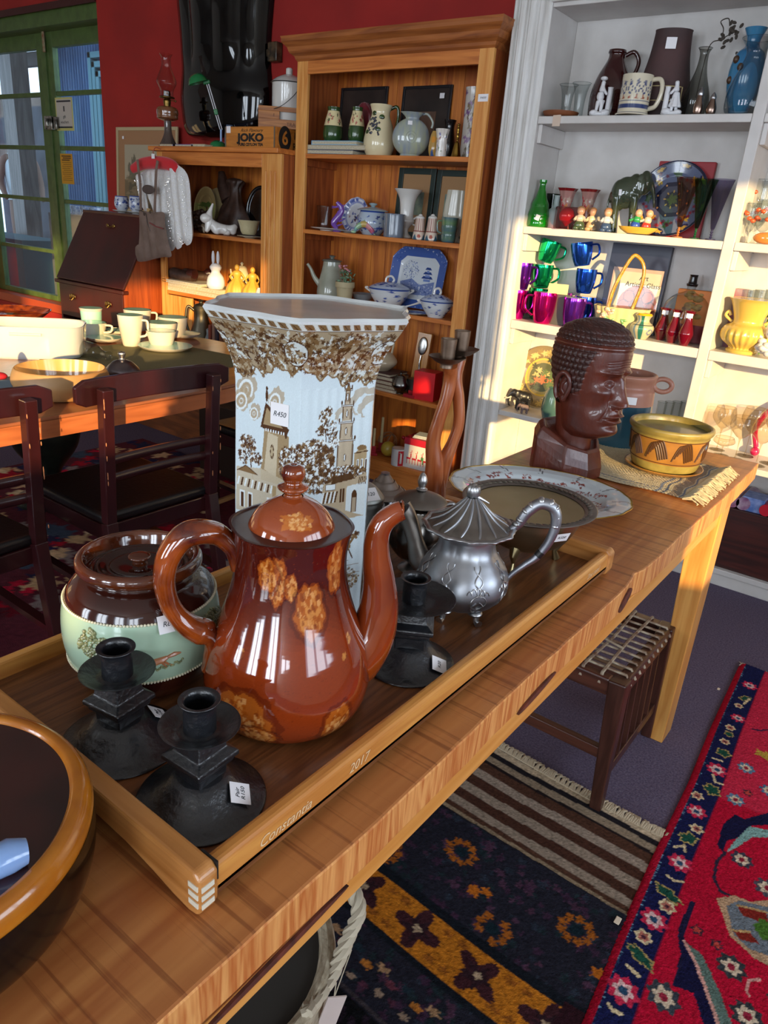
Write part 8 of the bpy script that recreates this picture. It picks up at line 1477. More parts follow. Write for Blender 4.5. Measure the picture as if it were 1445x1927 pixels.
for k_, (px, py, Y_, w__, hh) in enumerate(((1345, 858, 3.46, 40, 96), (1378, 880, 3.36, 44, 100), (1400, 860, 3.46, 42, 96), (1418, 888, 3.34, 46, 100), (1350, 880, 3.38, 38, 60), (1444, 878, 3.42, 44, 110))): glassware(['balloon wine glass at the back left of the lower right bay', 'large balloon wine glass behind the table runner', 'balloon wine glass in the back row of the lower right bay', 'large balloon wine glass near the frame edge', 'short clear goblet above the table corner', 'balloon wine glass at the right frame edge'][k_], px, py, Y_, z, w__, hh, wg, nm='wine_glass', cat='glass', group='balloon wine glasses', mat=GLASS('warm_clear', 'efe9dc', .6))
P = P_(1440, 830, 3.50, z); tag(MB().tube(bez([(-.03, 0, .04), (-.05, 0, .12), (-.02, 0, .2), (.03, 0, .25)], 24), .012, 10).ball((-.03, 0, .02), .02).build('pink_glass_curl', M('pink_glass', 'b81c50', .1, coat=1), loc=P), 'curved deep pink glass piece behind the wine glasses', 'ornament')
# ---- base shelf
z = .080
q = oy(1352, 1050, 3.30); x0 = oy(1360, 1060, 3.30).x-.12; t = thing('dark_wood_chest', 'dark red brown wooden chest on the base shelf under rolls', 'chest', (x0+.22, 3.42, z)); H = oy(1400, 962, 3.30).z-z; MB().box(-.22, .12, -.12, .11, 0, H).build('chest_body', WOOD('dark_red_wood', '4a1c14', '2c100c', 0, 1, .4, .2), t, smooth=False, bevel=.004); MB().box(-.19, -.17, -.124, -.12, H*.55, H*.68).build('paper_label', M('sticker_paper', 'e6e4e6'), t, smooth=False)
zt2 = z+H
for k_, (px, c, c2, lab) in enumerate(((1378, 'a88a98', '8c4a68', 'roll of pink and white paper on the dark chest'), (1399, 'b09aa8', '7a4a70', 'second roll of pink and white paper on the chest'))):
    p = oy(px, 955, 3.34); tag(MB().tube([(0, -.06, .030), (0, .14, .030)], .028, 20).build('paper_roll', M('roll_'+c, c, .3, col2=c2, scale=30), loc=(p.x, 3.36, zt2)), lab, 'roll', 'rolls on the dark chest')
p = oy(1420, 965, 3.33); tag(MB().box(-.06, .03, -.05, .06, 0, .062).build('blue_packet', M('blue_packet', '4a6aa8', .3, col2='8a9ac8', scale=34), smooth=False, bevel=.004, loc=(p.x, 3.36, zt2)), 'blue patterned packet lying on the dark chest', 'packet'); p = oy(1441, 965, 3.33); tag(MB().tube([(0, -.07, .026), (0, .14, .026)], .025, 20).build('red_roll', M('red_roll', 'c0142c', .35), loc=(p.x, 3.37, zt2)), 'shiny red roll at the right frame edge on the chest', 'roll')

# ================================================================== far end of the long table
# woven runner with fringe
yr0, yr1 = 1.835, 2.20; x0, x1 = -.78, -.405
cv = Canvas(300, 280, 'c4b694'); g = random.Random(8)
for y_, c, w__ in ((30, '8a8a8c', 3), (250, '6a7080', 4), (264, '8a8a8c', 3)): cv.line([(x, y_+g.uniform(-1.5, 1.5)) for x in range(0, 300, 10)], w__, c)
cv.poly([(262, 0), (282, 0), (282, 280), (262, 280)], '8a7a68'); cv.line([(252, 0), (252, 280)], 5, '4c5870'); cv.line([(286, 0), (286, 280)], 3, '6a7080'); cv.rect(236, 0, 242, 280, '7a8290'); cv.grain(.10)
U = np.linspace(0, 1, 150); UU, VV = np.meshgrid(U, U); zz = TOP+.0045+.0012*np.sin(UU*240)*np.sin(VV*200)
o = npmesh('table_runner', np.stack([x0+UU*(x1-x0)+.004*np.sin(VV*20), yr0+VV*(yr1-yr0)+.006*np.sin(UU*9), zz], -1), 150, 150, M('woven_cotton', 'ffffff', .95, vcol=True, bump=.6, bscale=300), None, col=sample(cv, 150, 150)); tag(o, 'cream woven runner with grey stripes and fringe under the patterned pot', 'table runner')
k = MB()
for i in range(190):
    y_ = yr0+(yr1-yr0)*i/189; k.tube([(x1-.004, y_, TOP+.005), (x1+.020, y_+g.uniform(-.006, .006), TOP+.010+g.uniform(0, .008)), (x1+.046+g.uniform(-.010, .008), y_-.010+g.uniform(-.014, .014), TOP+.004)], [.0022, .0014], 5)
fo = k.build('fringe', M('runner_fringe', 'c2b493', .95), o)
# patterned planter
P = Vector((-.527, 2.047, TOP+.0075)); t = thing('pot_saucer', 'speckled mustard saucer lying on the runner under the planter', 'saucer', P, face(P)); m_sp = M('speckled_mustard', '9a8a48', .35, coat=.3, col2='7a6c34', scale=30, amt=.3); m_or = M('honey_orange_glaze', '9a6c2c', .35, coat=.3, col2='7c5220', scale=14)
MB().lathe(sm([(.080, 0), (.088, .003), (.1035, .012), (.102, .015), (.086, .008)], 24)+[(.0003, .008)], 72).build('saucer', m_or, t)
P2 = P+Vector((0, 0, .0085)); t = thing('patterned_planter', 'round mustard and honey planter with combed wave pattern', 'planter', P2, face(P2))
MB().lathe(sm([(.080, 0), (.087, .006), (.093, .026)], 12), 80).build('foot_band', m_sp, t); MB().lathe(sm([(.093, .026), (.097, .045), (.100, .075), (.102, .094)], 16), 96).build('patterned_band', m_or, t); MB().lathe(sm([(.102, .094), (.104, .100), (.110, .108), (.1115, .116), (.108, .121), (.100, .119), (.096, .105)], 24), 96).build('rim', m_sp, t); MB().lathe([(.096, .106), (.092, .06), (.086, .02), (.0003, .018)], 80).build('inside', M('green_grey_glaze', '4c5238', .3, coat=.3, col2='6a6a40', scale=20), t)
wv = MB(); rr_ = lambda zz: float(np.interp(zz, [.026, .045, .075, .094], [.093, .097, .100, .102]))+.0006
for k_ in range(9):
    c0 = k_*2*PI/9-.35
    for j in range(5):
        wv.tube([((rr_(zz_))*cos(c0+dx), (rr_(zz_))*sin(c0+dx), zz_) for dx, zz_ in [(-.34+.055*j+u_*.17, .040+.008*j+(.044-.006*j)*sin(u_*PI/2)) for u_ in np.linspace(0, 1, 7)]+[(-.17+.055*j+u_*.19, .084+.002*j-(.046)*(u_**1.3)) for u_ in np.linspace(.05, 1, 7)]], .0024, 5)
for zz_ in (.030, .0925): wv.tube([(rr_(zz_)*cos(a), rr_(zz_)*sin(a), zz_) for a in np.linspace(0, 2*PI, 70, endpoint=False)], .0012, 5, closed=True)
wv.build('combed_waves', M('brown_combing', '452a12', .45), t); MB().ball((.098*cos(-.35), .098*sin(-.35), .080), (.006, .006, .013)).build('blue_emblem', M('blue_dab', '4a6488', .5), t)
# blue two handled pot
P = Vector((-.735, 2.235, TOP+.001)); t = thing('blue_stoneware_pot', 'tall blue glazed pot with terracotta rim and ring handles behind planter', 'pot', P, face(P)); m_tc = M('pinkish_terracotta', '9a6452', .45, coat=.2, col2='b58068', scale=8); m_bl = cer('petrol_blue', '1f3c50', col2='2c5564', scale=5)
MB().lathe(sm([(.080, 0), (.087, .006), (.090, .06), (.089, .130)], 20), 72).build('blue_body', m_bl, t); MB().lathe(sm([(.089, .130), (.088, .150), (.086, .170), (.080, .182), (.081, .194), (.086, .206), (.087, .216), (.080, .220), (.074, .212), (.072, .18)], 40), 72).build('terracotta_neck', m_tc, t); MB().lathe([(.073, .19), (.07, .1), (.0003, .02)], 60).build('inside', M('dark_clay', '2a1812', .7), t)
for s_ in (-1, 1): MB().tube([(s_*.104+.026*cos(a), 0, .192+.019*sin(a)) for a in np.linspace(0, 2*PI, 28, endpoint=False)], .0075, 10, closed=True).build('ring_handle', m_tc, t)
sticker(t, (.022, -.0895, .150), (PI/2, 0, .2), .034, .022, '', .008)
# ---- carved wooden head
P = Vector((-.703, 1.822, TOP)); fa = rad(-33)
t = thing('carved_wooden_head', 'dark carved wooden head of a person with textured hair, on block base', 'carving', P, face(P)+fa)
m_hd = M('carved_mahogany', '6a2c1a', .32, coat=.45, col2='451a10', scale=18, amt=.25, stretch=(1, 1, .35), bump=.35, bscale=120, noise_r=.15); m_hh = M('carved_hair_wood', '45211a', .45, coat=.15, col2='301510', scale=40)
zz = np.array([.112, .118, .124, .134, .146, .158, .172, .188, .205, .225, .250, .275, .300, .325, .345, .362, .378, .390, .400, .406, .408])
fr = np.array([.044, .072, .087, .093, .090, .091, .093, .092, .091, .089, .088, .091, .094, .095, .094, .090, .080, .066, .045, .020, .001])
bk = np.array([.040, .046, .050, .052, .053, .055, .058, .064, .074, .088, .102, .110, .113, .113, .111, .106, .095, .078, .053, .024, .001])
sd = np.array([.040, .048, .055, .060, .065, .067, .069, .071, .071, .0735, .076, .078, .080, .080, .0785, .075, .067, .056, .038, .018, .001])
NV, NU = 420, 420; Zg = np.linspace(.112, .408, NV)**1.0; Zg = np.r_[Zg[:-1], .408]; TH = np.linspace(-PI, PI, NU, endpoint=False); T_, Z_ = np.meshgrid(TH, Zg); k5 = lambda a: np.convolve(np.pad(np.interp(Zg, zz, a), 12, 'edge'), np.ones(25)/25, 'valid')
Fz, Bz, Sz = [np.where(Zg > .402, np.interp(Zg, zz, a), k5(a)) for a in (fr, bk, sd)]
ct, st = np.cos(T_), np.sin(T_); a_ = np.where(ct > 0, Fz[:, None], Bz[:, None]); rad_ = 1/np.sqrt((ct/a_)**2+(st/Sz[:, None])**2)
G_ = lambda c, s_: np.exp(-((T_-c[0])/s_[0])**2-((Z_-c[1])/s_[1])**2); At = np.abs(T_); G2 = lambda c, s_: np.exp(-((At-c[0])/s_[0])**2-((Z_-c[1])/s_[1])**2)
d = np.zeros_like(T_)
sg = lambda x: 1/(1+np.exp(-x))
nose_h = np.interp(Z_, [.196, .201, .208, .216, .232, .25, .268, .284], [0, .010, .026, .027, .020, .013, .007, 0]); d += nose_h*np.exp(-(np.abs(T_)/.165)**2.4)
d += .013*G2((.19, .2075), (.085, .0075)); d -= .006*G2((.11, .199), (.06, .004)); d -= .006*G2((.30, .215), (.06, .016))
d += .0085*G2((.33, .287), (.32, .0065)); d -= .005*G2((0, .283), (.10, .008))
d -= .0150*G2((.37, .2635), (.20, .0135)); d += .0105*G2((.39, .260), (.125, .0090)); d -= .0025*np.exp(-((Z_-.2605-.004*np.cos((At-.39)*8))/.0011)**2)*(np.abs(At-.39) < .13); d += .0022*np.exp(-((Z_-.266+.004*((At-.39)*7)**2)/.0016)**2)*(np.abs(At-.39) < .17); d += .002*np.exp(-((Z_-.2525-.004*((At-.39)*7)**2)/.0016)**2)*(np.abs(At-.39) < .17)
d += .0075*G2((.62, .237), (.28, .015)); d -= .005*G2((.72, .195), (.30, .022))
d += .0085*G2((0, .187), (.42, .017)); d += .0085*np.exp(-((Z_-.1795-.002*np.cos(T_*8))/.0042)**2-(T_/.30)**4); d += .0095*np.exp(-((Z_-.1655+.001*np.cos(T_*4))/.0052)**2-(T_/.27)**4); d -= .0080*np.exp(-((Z_-.1728)/.0018)**2-(T_/.32)**4); d -= .004*G2((0, .154), (.30, .005)); d += .007*G2((0, .140), (.34, .011)); d -= .002*G2((0, .190), (.04, .007))
fold = np.exp(-((At-(.30+(.205-Z_)*5.5))/.045)**2)*((Z_ < .208) & (Z_ > .165)); d -= .0030*fold
wr_ = sum(np.exp(-((Z_-z0-.003*np.cos(T_*5))/.0013)**2) for z0 in (.298, .304, .310, .316)); d -= .0018*wr_*np.exp(-(T_/.52)**6)
d -= .002*np.exp(-((Z_-.291)/.0012)**2)*(At < .5)*(At > .08)
band = np.exp(-((Z_-.344)/.0038)**4); d += .0035*band; d -= .0018*np.exp(-((Z_-.3385)/.001)**2); d -= .0018*np.exp(-((Z_-.3495)/.001)**2)
hair_top = sg((Z_-.351)/.0012); hairl = .90+.25*np.clip((.345-Z_)/.05, 0, 1)+.10*np.clip((.30-Z_)/.05, 0, 1); hair_side = sg((At-hairl)/.03)*sg((.3365-Z_)/.001)*sg((Z_-(.215+.03*np.clip(1.9-At, 0, 1)))/.004)
row = Z_/.0150; ph = (np.floor(row) % 2)*.5; ncol = 38*np.clip(np.interp(Z_, [.30, .37, .395, .408], [1, .85, .55, .2]), .2, 1); col_ = T_/(2*PI)*np.round(ncol)+ph; sc = np.abs(np.sin(PI*(row % 1)))**.5*np.abs(np.cos(PI*(col_ % 1)))**.45; d += .0050*(sc-.2)*np.clip(hair_top+hair_side*.9, 0, 1)
R2 = rad_+d; V = np.stack([R2*ct, R2*st, Z_], -1); V[..., 0] += .012+.0*Z_
o = npmesh('head', V, NU, NV, m_hd, t, True); o.data.materials.append(m_hh); hm_ = np.clip(hair_top+hair_side, 0, 1)[:-1] > .5; o.data.polygons.foreach_set('material_index', hm_.reshape(-1).astype(np.int32))
er = lambda s_: MB().tube([(-.010+.0175*cos(a)*(1 if a < PI else 1), s_*(.079+.010*abs(sin(a*.5))), .240+.034*sin(a)) for a in np.linspace(-1.3, 4.3, 34)], [.004, .0055, .0062, .006, .005, .006], 12, flat=1.2).ball((-.008, s_*.078, .238), (.016, .007, .028), 18, 12).tube([(-.002, s_*.083, .255), (-.010, s_*.086, .246), (-.012, s_*.085, .232), (-.004, s_*.083, .222)], [.003, .0035, .003], 8).ball((-.006, s_*.081, .210), (.010, .007, .010), 14, 10)
er(-1).build('ear', m_hd, t); er(1).build('ear', m_hd, t)
nk = MB(); nkp = [(.056, .045), (.052, .075), (.049, .10), (.050, .13), (.056, .16), (.062, .19)]
vs = []; n = 64; P6 = sm(nkp, 30)
for i, (r_, z_) in enumerate(P6): vs += [(r_*1.02*cos(a)-.012+.05*(z_-.1), r_*.98*sin(a), z_) for a in np.linspace(0, 2*PI, n, endpoint=False)]
nk.add(vs, [(i*n+k_, i*n+(k_+1) % n, (i+1)*n+(k_+1) % n, (i+1)*n+k_) for i in range(len(P6)-1) for k_ in range(n)]); nk.build('neck', m_hd, t)
# faceted shoulder block with a dished collar
oc = [(.072, -.030), (.072, .030), (.030, .082), (-.060, .090), (-.092, .060), (-.096, -.055), (-.060, -.090), (.030, -.082)]
ri = [(1.0, 0), (1.0, .055), (.98, .075), (.90, .096), (.80, .106), (.72, .098), (.62, .094)]
vs = []; nn = 8
for s_, z_ in ri: vs += [(x*s_+(-.004 if z_ > .06 else 0), y_*s_, z_+(.030*(-x/.09) if z_ > .05 else 0)+(.012*(-x/.09) if 0 else 0)) for x, y_ in oc]
MB().add(vs, [(i*nn+k_, i*nn+(k_+1) % nn, (i+1)*nn+(k_+1) % nn, (i+1)*nn+k_) for i in range(len(ri)-1) for k_ in range(nn)]+[tuple(range(nn))[::-1], tuple(range((len(ri)-1)*nn, len(ri)*nn))]).build('shoulder_block', m_hd, t, smooth=False, bevel=.005, seg=3)
# ================================================================== dining table, chairs, stool, basket
z = .755; m_dt = WOOD('dining_top_wood', '9a5c3c', '74402a', 1, .8, .3, .3); m_de = WOOD('dining_edge_wood', 'b5683c', '94502c', 1, .8, .35, .2)
t = thing('dining_table', 'long round ended brown wooden dining table laden with white and mint crockery', 'table', (-2.84, 1.2, 0))
pl = []
for k in range(72):
    a = 2*PI*k/72; c_, s_ = cos(a), sin(a); e = .62; x = .70*abs(c_)**e*(1 if c_ > 0 else -1); y = abs(s_)**e*(1 if s_ > 0 else -1)*(1.38 if s_ > 0 else 1.5); pl.append((x, y))
MB().prism(pl, z-.012, z).build('tabletop', m_dt, t, smooth=False, bevel=.004); MB().prism([(x*.995, y*.998) for x, y in pl], z-.068, z-.0125).build('table_edge', m_de, t, smooth=False)
m_bd = M('black_bronze', '1c1f1c', .3, .5, col2='34382f', scale=10)
for y in (.55, -.7): MB().lathe(sm([(.16, 0), (.15, .03), (.07, .08), (.06, .16), (.14, .28), (.155, .38), (.10, .48), (.08, .56), (.13, .66), (.14, .686)], 50), 48, c=(-.42, y, 0)).build('turned_pedestal', m_bd, t)
tag(boxobj('olive_placemat', -3.10, -2.42, 1.62, 2.34, z, z+.003, M('olive_cloth', '6b6440', .9, bump=.4, bscale=200)), 'olive green cloth mat under the mint lined cups', 'mat').rotation_euler = (0, 0, rad(6))
zc = z+.0035; m_mo = cer('off_white_ware', 'cfc8ba', rough=.3); m_mi = cer('mint_inside', 'a0d6c6', rough=.25)
def saucer(px, py, w_, lab, zz=zc, hh=.020):
    P = oz(px, py, zz); r = wpx(w_/2, P); t = thing('mint_saucer', lab, 'saucer', P, face(P), 'mint saucers'); MB().lathe(sm([(r*.6, 0), (r*.85, hh*.4), (r, hh), (r*.985, hh+.001)], 16), 48).build('underside', m_mo, t); MB().lathe(sm([(r*.985, hh), (r*.8, hh*.55), (r*.5, hh*.35)], 12)+[(.0003, hh*.35)], 48).build('mint_top', m_mi, t); return P, r
def cup(px, py, w_, h_, lab, zz=zc, prof=((.55, 0), (.72, .1), (.9, .5), (1, 1)), ha=None, nm='mint_cup', n=40, fn=None, cat='cup'):
    P = oz(px, py, zz); r = wpx(w_/2, P); H = onto(px, py-h_, P)-zz-.35*r*0; t = thing(nm, lab, cat, P, face(P), 'mint lined cups'); pr = sm([(a*r, b*H) for a, b in prof], 20); MB().lathe(pr, n, fn=fn).build('cup', m_mo, t); MB().lathe([(pr[-1][0], H), (pr[-1][0]*.93, H), (pr[-1][0]*.86, H*.5), (.0003, H*.12)], n, fn=fn).build('mint_inside', m_mi, t)
    if ha is not None: MB().tube(bez([(r*.9*cos(ha), r*.9*sin(ha), H*.85), (r*1.4*cos(ha), r*1.4*sin(ha), H*.8), (r*1.3*cos(ha), r*1.3*sin(ha), H*.4), (r*.75*cos(ha), r*.75*sin(ha), H*.3)], 16), .0055, 8).build('handle', m_mo, t)
    return t
saucer(311, 658, 100, 'largest mint saucer in front, under two stacked cups'); saucer(345, 634, 62, 'mint saucer at the right behind the stacked cups'); saucer(197, 642, 66, 'mint saucer on the left under the low cup'); saucer(222, 628, 50, 'mint saucer between the low cup and the tall mug')
cup(304, 652, 56, 30, 'lower of two stacked mint lined cups on the large saucer', zz=zc+.008, prof=((.55, 0), (.75, .2), (.95, .9), (.97, 1))); cup(304, 634, 58, 28, 'upper of two stacked mint lined cups', zz=zc+.030)
cup(326, 634, 54, 38, 'mint lined cup standing behind the stacked cups', zz=zc+.006); cup(247, 650, 46, 58, 'tall tapering mint lined mug with long handle', prof=((.62, 0), (.7, .1), (.9, .6), (1, 1)), ha=-.3, fn=lambda a, i: 1+.02*cos(5*a), nm='tall_mint_mug', cat='mug'); cup(260, 622, 50, 40, 'mint lined cup behind the tall mug', ha=.2)
cup(174, 632, 54, 26, 'low wide mint lined cup with handle on the left', zz=zc+.006, ha=-.4); cup(174, 626, 42, 47, 'mint lined cream jug at the far left of the tea set', prof=((.8, 0), (.95, .2), (.75, .6), (1.0, 1)), nm='mint_creamer', cat='jug')
# big white oval dish, amber dish, painted bowl
P = oz(60, 668, z); P = Vector((P.x-.02, P.y+.02, z)); t = thing('white_baking_dish', 'deep white oblong dish with slot handle on dining table', 'dish', P, rad(52)); fo_ = lambda a, i=0: 1/((abs(cos(a))**4+abs(sin(a)*1.0)**4)**.25)
R_ = .215; Hd = .13; MB().lathe(sm([(R_*.90, 0), (R_*.95, .02), (R_*1.0, Hd)], 10)+[(R_*.985, Hd+.003), (R_*.96, Hd), (R_*.92, .02), (.0003, .015)], 96, fn=fo_, sy=.66).build('dish', cer('bright_white_china', 'b9bbbc', rough=.15), t)
MB().tube([(-.06, -R_*.665, Hd*.80), (.06, -R_*.665, Hd*.80)], .006, 8).build('slot_handle', MATS['bright_white_china'], t)
P = oz(20, 598, z); t = thing('amber_dish', 'flat amber glazed oval dish at the far left of the dining table', 'dish', P, face(P)); MB().lathe(sm([(.13, 0), (.17, .012), (.205, .04), (.20, .042), (.16, .018)], 20)+[(.0003, .016)], 60, fn=lambda a, i: 1+.02*sin(7*a)).build('dish', cer('amber_glaze', 'a06a1c', col2='c9902c', scale=9), t)
P = oz(118, 744, z); t = thing('painted_bowl', 'round straw coloured bowl with painted red flowers inside', 'bowl', P, face(P)); r = .150; Hb = .098; cvq = Canvas(500, 160, 'c99a5c'); g = random.Random(5); [cvq.ell(g.uniform(0, 500), g.uniform(40, 150), g.uniform(8, 20), g.uniform(5, 12), g.choice(['a8341c', '8a9a4c', '7a9088', 'b8582c']), .9, g.uniform(0, 3), jag=.35) for _ in range(34)]
MB().lathe(sm([(r*.66, 0), (r*.85, .01), (r*1.03, Hb*.45), (r*1.04, Hb*.7), (r*.98, Hb*.95), (r*.95, Hb)], 24), 72).build('bowl', M('straw_wood', 'b08a5c', .45, col2='9c7448', scale=6), t); plathe('painted_inside', [(.002, .012), (r*.6, .014), (r*.85, Hb*.4), (r*.945, Hb)], cvq, m_vc, t, n=160, nv=50)
q0, q1 = oz(142, 655, z+.03), oz(203, 672, z+.03); t = thing('lying_glass_bottle', 'clear glass bottle lying on its side beside the white dish', 'bottle', q0.lerp(q1, .5)-Vector((0, 0, .0)), math.atan2(q1.y-q0.y, q1.x-q0.x)); L_ = (q1-q0).length/2
b = MB(); pr = sm([(.004, -L_*1.6), (.034, -L_*1.55), (.036, -L_*.5), (.034, L_*.2), (.018, L_*.6), (.015, L_*.9), (.019, L_), (.019, L_*1.05)], 30); b.lathe(pr, 36); b.v = [(q[2], q[1], q[0]+.006) for q in b.v]; b.build('glass', m_cg, t)
P = oz(232, 716, z); t = thing('dome_lid_jar', 'smoky silver domed lidded dish with knob behind the chair rail', 'dish', P, face(P)); MB().lathe(sm([(.05, 0), (.062, .004), (.060, .03), (.064, .036), (.058, .05), (.035, .072), (.014, .080)], 30), 48).build('domed_dish', METAL('smoky_silver', '8c8488', .25, '5c5458'), t); MB().lathe(sm([(.013, .079), (.010, .086), (.014, .10), (.012, .108), (.004, .11)], 14), 20).build('knob', m_sv, t)
P = oz(6, 728, z); t = thing('red_flower_box', 'small blue edged box with red flower at the left frame edge', 'box', P, face(P)); MB().box(-.04, .03, -.03, .03, 0, .03).build('box', M('slate_card', '5c6870', .6), t, smooth=False, bevel=.002); MB().ball((-.01, 0, .038), (.028, .022, .014)).build('red_flower', M('red_petal', 'a8182a', .7), t); MB().ball((-.03, .06, .05), (.02, .02, .05)).build('green_sprig', M('leaf_bright', '5c8a2c'), t)
# ---- chairs
m_ch = M('worn_dark_mahogany', '1f0b0e', .28, coat=.35, col2='381316', scale=9, amt=.2, stretch=(1, 1, .3)); m_sea = M('black_vinyl', '0e0e10', .38, coat=.15, bump=.3, bscale=80); m_wr = M('worn_edge', 'a86a44', .6)
def chair(lab, loc, rot, wd=.41, group='dark rail back dining chairs'):
    t = thing('dining_chair', lab, 'chair', loc, rot, group); h = wd/2
    for s_ in (-1, 1):
        lg = MB().bar((.075, s_*h, 0), (.005, s_*h, .44), .036, .040, up=(0, 1, 0)).bar((.005, s_*h, .44), (.030, s_*h, .875), .034, .036, up=(0, 1, 0)).build('back_leg', m_ch, t, smooth=False, bevel=.003); MB().bar((-.42, s_*(h+.01), 0), (-.42, s_*(h+.01), .40), .036, .036, up=(0, 1, 0)).build('front_leg', m_ch, t, smooth=False, bevel=.003)
        MB().bar((-.42, s_*(h+.01), .18), (.03, s_*h, .16), .02, .03, up=(0, 1, 0)).build('side_stretcher', m_ch, t, smooth=False)
        g = random.Random(int(s_*7+lab.__len__())); wv = MB(); [wv.ball((.047-.017*(1-zz_), s_*h+.017*g.choice((-1, 1)), zz_*.8+.08), (.002, .0016, g.uniform(.004, .014)), 6, 4) for zz_ in [g.uniform(.5, 1) for _ in range(9)]]; o = wv.build('worn_chips', m_wr, t); o['kind'] = 'stuff'
    V = []; n = 16; cr = MB(); x_of = lambda y: .002-.030*(1-(y/(h+.1))**2)
    ys_ = np.linspace(-(h+.085), h+.085, n+1)
    for (z0, z1, th, e) in ((.822, .902, .018, 1),):
        vs = []
        for i, y in enumerate(ys_):
            cut = .016 if i in (0, n) else 0
            for (dx, zz_) in ((0, z0+cut), (th, z0+cut), (th, z1-cut), (0, z1-cut)): vs.append((x_of(y)+dx-.004, y, zz_))
        cr.add(vs, [(i*4+k_, i*4+(k_+1) % 4, (i+1)*4+(k_+1) % 4, (i+1)*4+k_) for i in range(n) for k_ in range(4)]+[(3, 2, 1, 0), (n*4, n*4+1, n*4+2, n*4+3)])
    cr.build('top_rail', m_ch, t, smooth=False, bevel=.004)
    for z0 in (.640, .582):
        c2 = MB(); c2.tube([(x_of(y)+.012, y, z0) for y in np.linspace(-h+.015, h-.015, 12)], .0155, 10, flat=.7); c2.build('back_slat', m_ch, t)
    MB().box(-.45, .0, -h-.015, h+.015, .375, .43).build('seat_frame', m_ch, t, smooth=False, bevel=.004)
    MB().box(-.455, -.0, -h-.018, h+.018, .431, .468).build('padded_seat', m_sea, t, bevel=.014, seg=4); return t
c1 = chair('dark mahogany rail back dining chair with its back nearest the vase', (-1.955, 1.435, 0), 0)
c2 = chair('dark mahogany rail back dining chair at the left edge behind the jar', (-1.955, .795, 0), rad(3))
c3 = chair('black seated dining chair tucked under the far end, behind the vase', (-2.165, 2.42, 0), rad(0), wd=.42)
a, b = oz(403, 947, .12), oz(470, 922, .12); t = thing('wooden_rod', 'pale wooden rod lying low above the patterned rug behind chair', 'rod', a.lerp(b, .5)); t.location.z = 0; MB().bar(a-t.location, b+(b-a)*.5-t.location, .016, .02).build('rod', M('pale_rod', '9a7448', .6), t, smooth=False); MB().bar((a-t.location).lerp(b-t.location, .0)+Vector((0, 0, -.12)), a-t.location, .016, .016, up=(0, 1, 0)).bar(b+(b-a)*.5-t.location+Vector((0, 0, -.12)), b+(b-a)*.5-t.location, .016, .016, up=(0, 1, 0)).build('rod_supports', m_ch, t, smooth=False)
P = oz(135, 860, .0)
# ---- thonged stool under the long table
m_st = WOOD('stool_wood', '4c2a20', '33180f', 2, 1.5, .4, .25); m_sth = WOOD('stool_wood_h', '5a3224', '3c1d14', 0, 1.5, .4, .25)
t = thing('thonged_stool', 'low dark wooden stool with leather thong seat under the long table', 'stool', (-.60, 1.81, 0)); hx, hy, hz = .215, .205, .385
for sx in (-1, 1):
    for sy in (-1, 1): MB().bar((sx*(hx-.004), sy*(hy-.004), 0), (sx*(hx-.020), sy*(hy-.020), hz), .030, .030, up=(0, 1, 0), w2=.046, t2=.046).build('leg', m_st, t, smooth=False, bevel=.004)
for s_ in (-1, 1):
    MB().bar((s_*(hx-.018), -hy+.04, hz-.024), (s_*(hx-.018), hy-.04, hz-.024), .032, .048, up=(0, 0, 1)).build('seat_rail', m_st, t, smooth=False, bevel=.005); MB().bar((-hx+.04, s_*(hy-.018), hz-.024), (hx-.04, s_*(hy-.018), hz-.024), .032, .048, up=(0, 0, 1)).build('seat_rail', m_sth, t, smooth=False, bevel=.005)
    MB().bar((s_*(hx-.008), -hy+.02, .11), (s_*(hx-.008), hy-.02, .11), .022, .032, up=(0, 0, 1)).build('stretcher', m_st, t, smooth=False, bevel=.003); MB().bar((-hx+.02, s_*(hy-.008), .17), (hx-.02, s_*(hy-.008), .17), .022, .032, up=(0, 0, 1)).build('stretcher', m_sth, t, smooth=False, bevel=.003)
for k in range(5): y = -.115+.0575*k; MB().bar((hx-.009, y, .125), (hx-.018, y, hz-.045), .008, .020, up=(1, 0, 0)).build('side_slat', m_st, t, smooth=False)
th = MB()
for k in range(10): q = -.160+.0355*k; j = .006*sin(k*2.3); th.tube([(-hx+.002, q, hz-.02), (-hx+.014, q, hz+.004), (0, q+j, hz+.001), (hx-.014, q, hz+.004), (hx+.001, q, hz-.02)], .0035, 6, flat=1.3)
for k in range(7): q = -.150+.05*k; j = .008*sin(k*1.7); th.tube([(q, -hy+.002, hz-.02), (q, -hy+.014, hz+.006), (q+j, 0, hz+.004), (q, hy-.014, hz+.006), (q, hy-.002, hz-.02)], .0035, 6, flat=1.3)
th.tube([(.15, -.05, hz+.010), (.06, -.03, hz+.012), (-.02, -.06, hz+.012)], .0035, 6); th.build('leather_thongs', M('raw_thong', 'a89a84', .7, col2='6a4c38', scale=50), t)
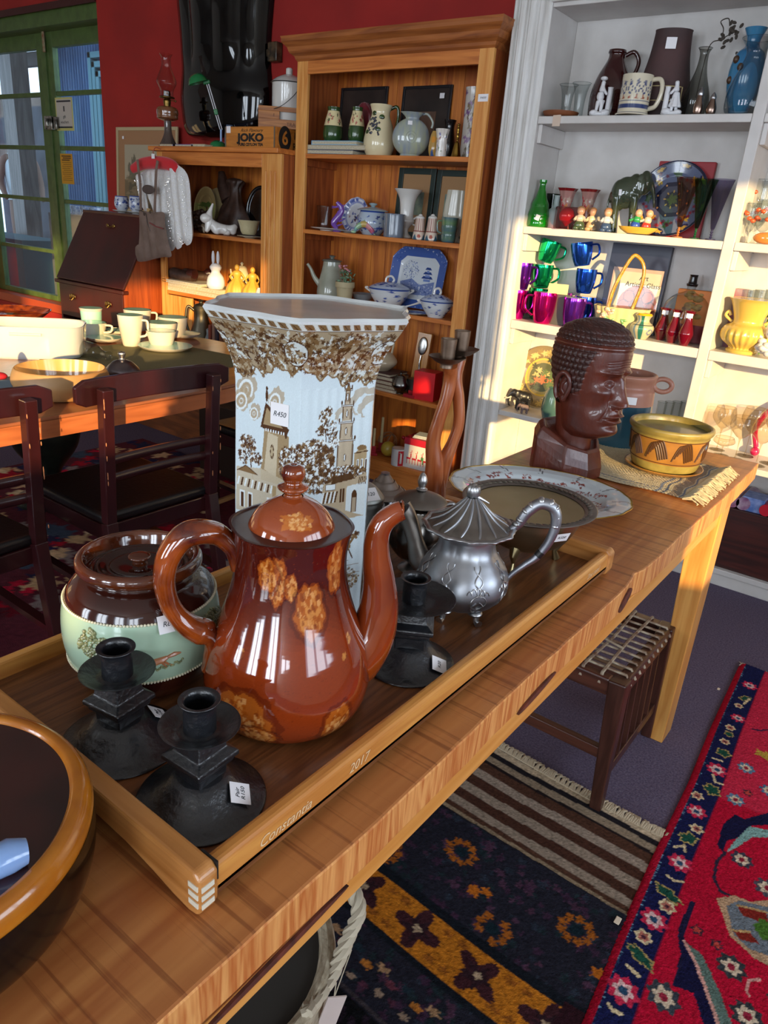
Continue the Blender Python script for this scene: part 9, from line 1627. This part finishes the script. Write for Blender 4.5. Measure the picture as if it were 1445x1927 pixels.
# ---- basket with rope handle below the table
m_bw = M('pale_seagrass', 'b0a48c', .85, col2='8a7c64', scale=60, stretch=(1, 1, 5), bump=.8, bscale=90); XB = -.47
q0, q1, q2, q3 = ox(674, 1706, XB+.02), ox(652, 1770, XB+.03), ox(618, 1845, XB+.04), ox(575, 1905, XB+.05); P = Vector((XB-.12, q3.y-.02, 0)); hr = q3.z-.01
t = thing('rope_handled_basket', 'woven seagrass basket with pale rope handle and paper tag under table', 'basket', P); R_ = .17
MB().lathe(sm([(R_*.8, 0), (R_*.95, hr*.3), (R_*1.02, hr*.7), (R_, hr)], 24), 60, fn=lambda a, i: 1+.012*sin(a*40+i*2)).build('basket_wall', m_bw, t); MB().lathe([(R_*.96, hr), (R_*.93, hr*.4), (.001, .01)], 48).build('dark_interior', M('basket_dark', '2c2822', .9), t)
MB().tube([(R_*cos(a), R_*sin(a), hr) for a in np.linspace(0, 2*PI, 50, endpoint=False)], .012, 8, closed=True).build('rim_braid', m_bw, t)
def rope(pts, r):
    c = bez(pts, 80); k = MB()
    for ph in (0, 2*PI/3, 4*PI/3): k.tube([p+Vector((r*.55*cos(i*.55+ph), r*.55*sin(i*.55+ph), r*.3*cos(i*.55+ph))) for i, p in enumerate(c)], r*.62, 6)
    return k
L = lambda v: tuple(Vector(v)-P)
rope([L(q3), L(q2), L(q1), L(q0), L(q0+Vector((-.06, .02, .005))), L(q0+Vector((-.14, 0, -.06))), L(q3+Vector((-.20, .10, 0)))], .0105).build('rope_handle', M('pale_rope', 'b5aa94', .9), t)
tg = ox(627, 1895, XB+.055); u = L(tg); k = MB().box(-.001, .001, -.014, .014, -.034, .020).build('paper_tag', M('tag_card', 'c4b4ac', .7), t, smooth=False, loc=u); k.rotation_euler = (rad(-14), 0, rad(-35)); MB().tube([L(q2+Vector((.01, .005, 0))), (u[0], u[1], u[2]+.016)], .0009, 5).tube([L(q1+Vector((.01, 0, -.01))), (u[0], u[1], u[2]+.017)], .0009, 5).build('tag_string', M('pale_rope', 'b5aa94'), t)
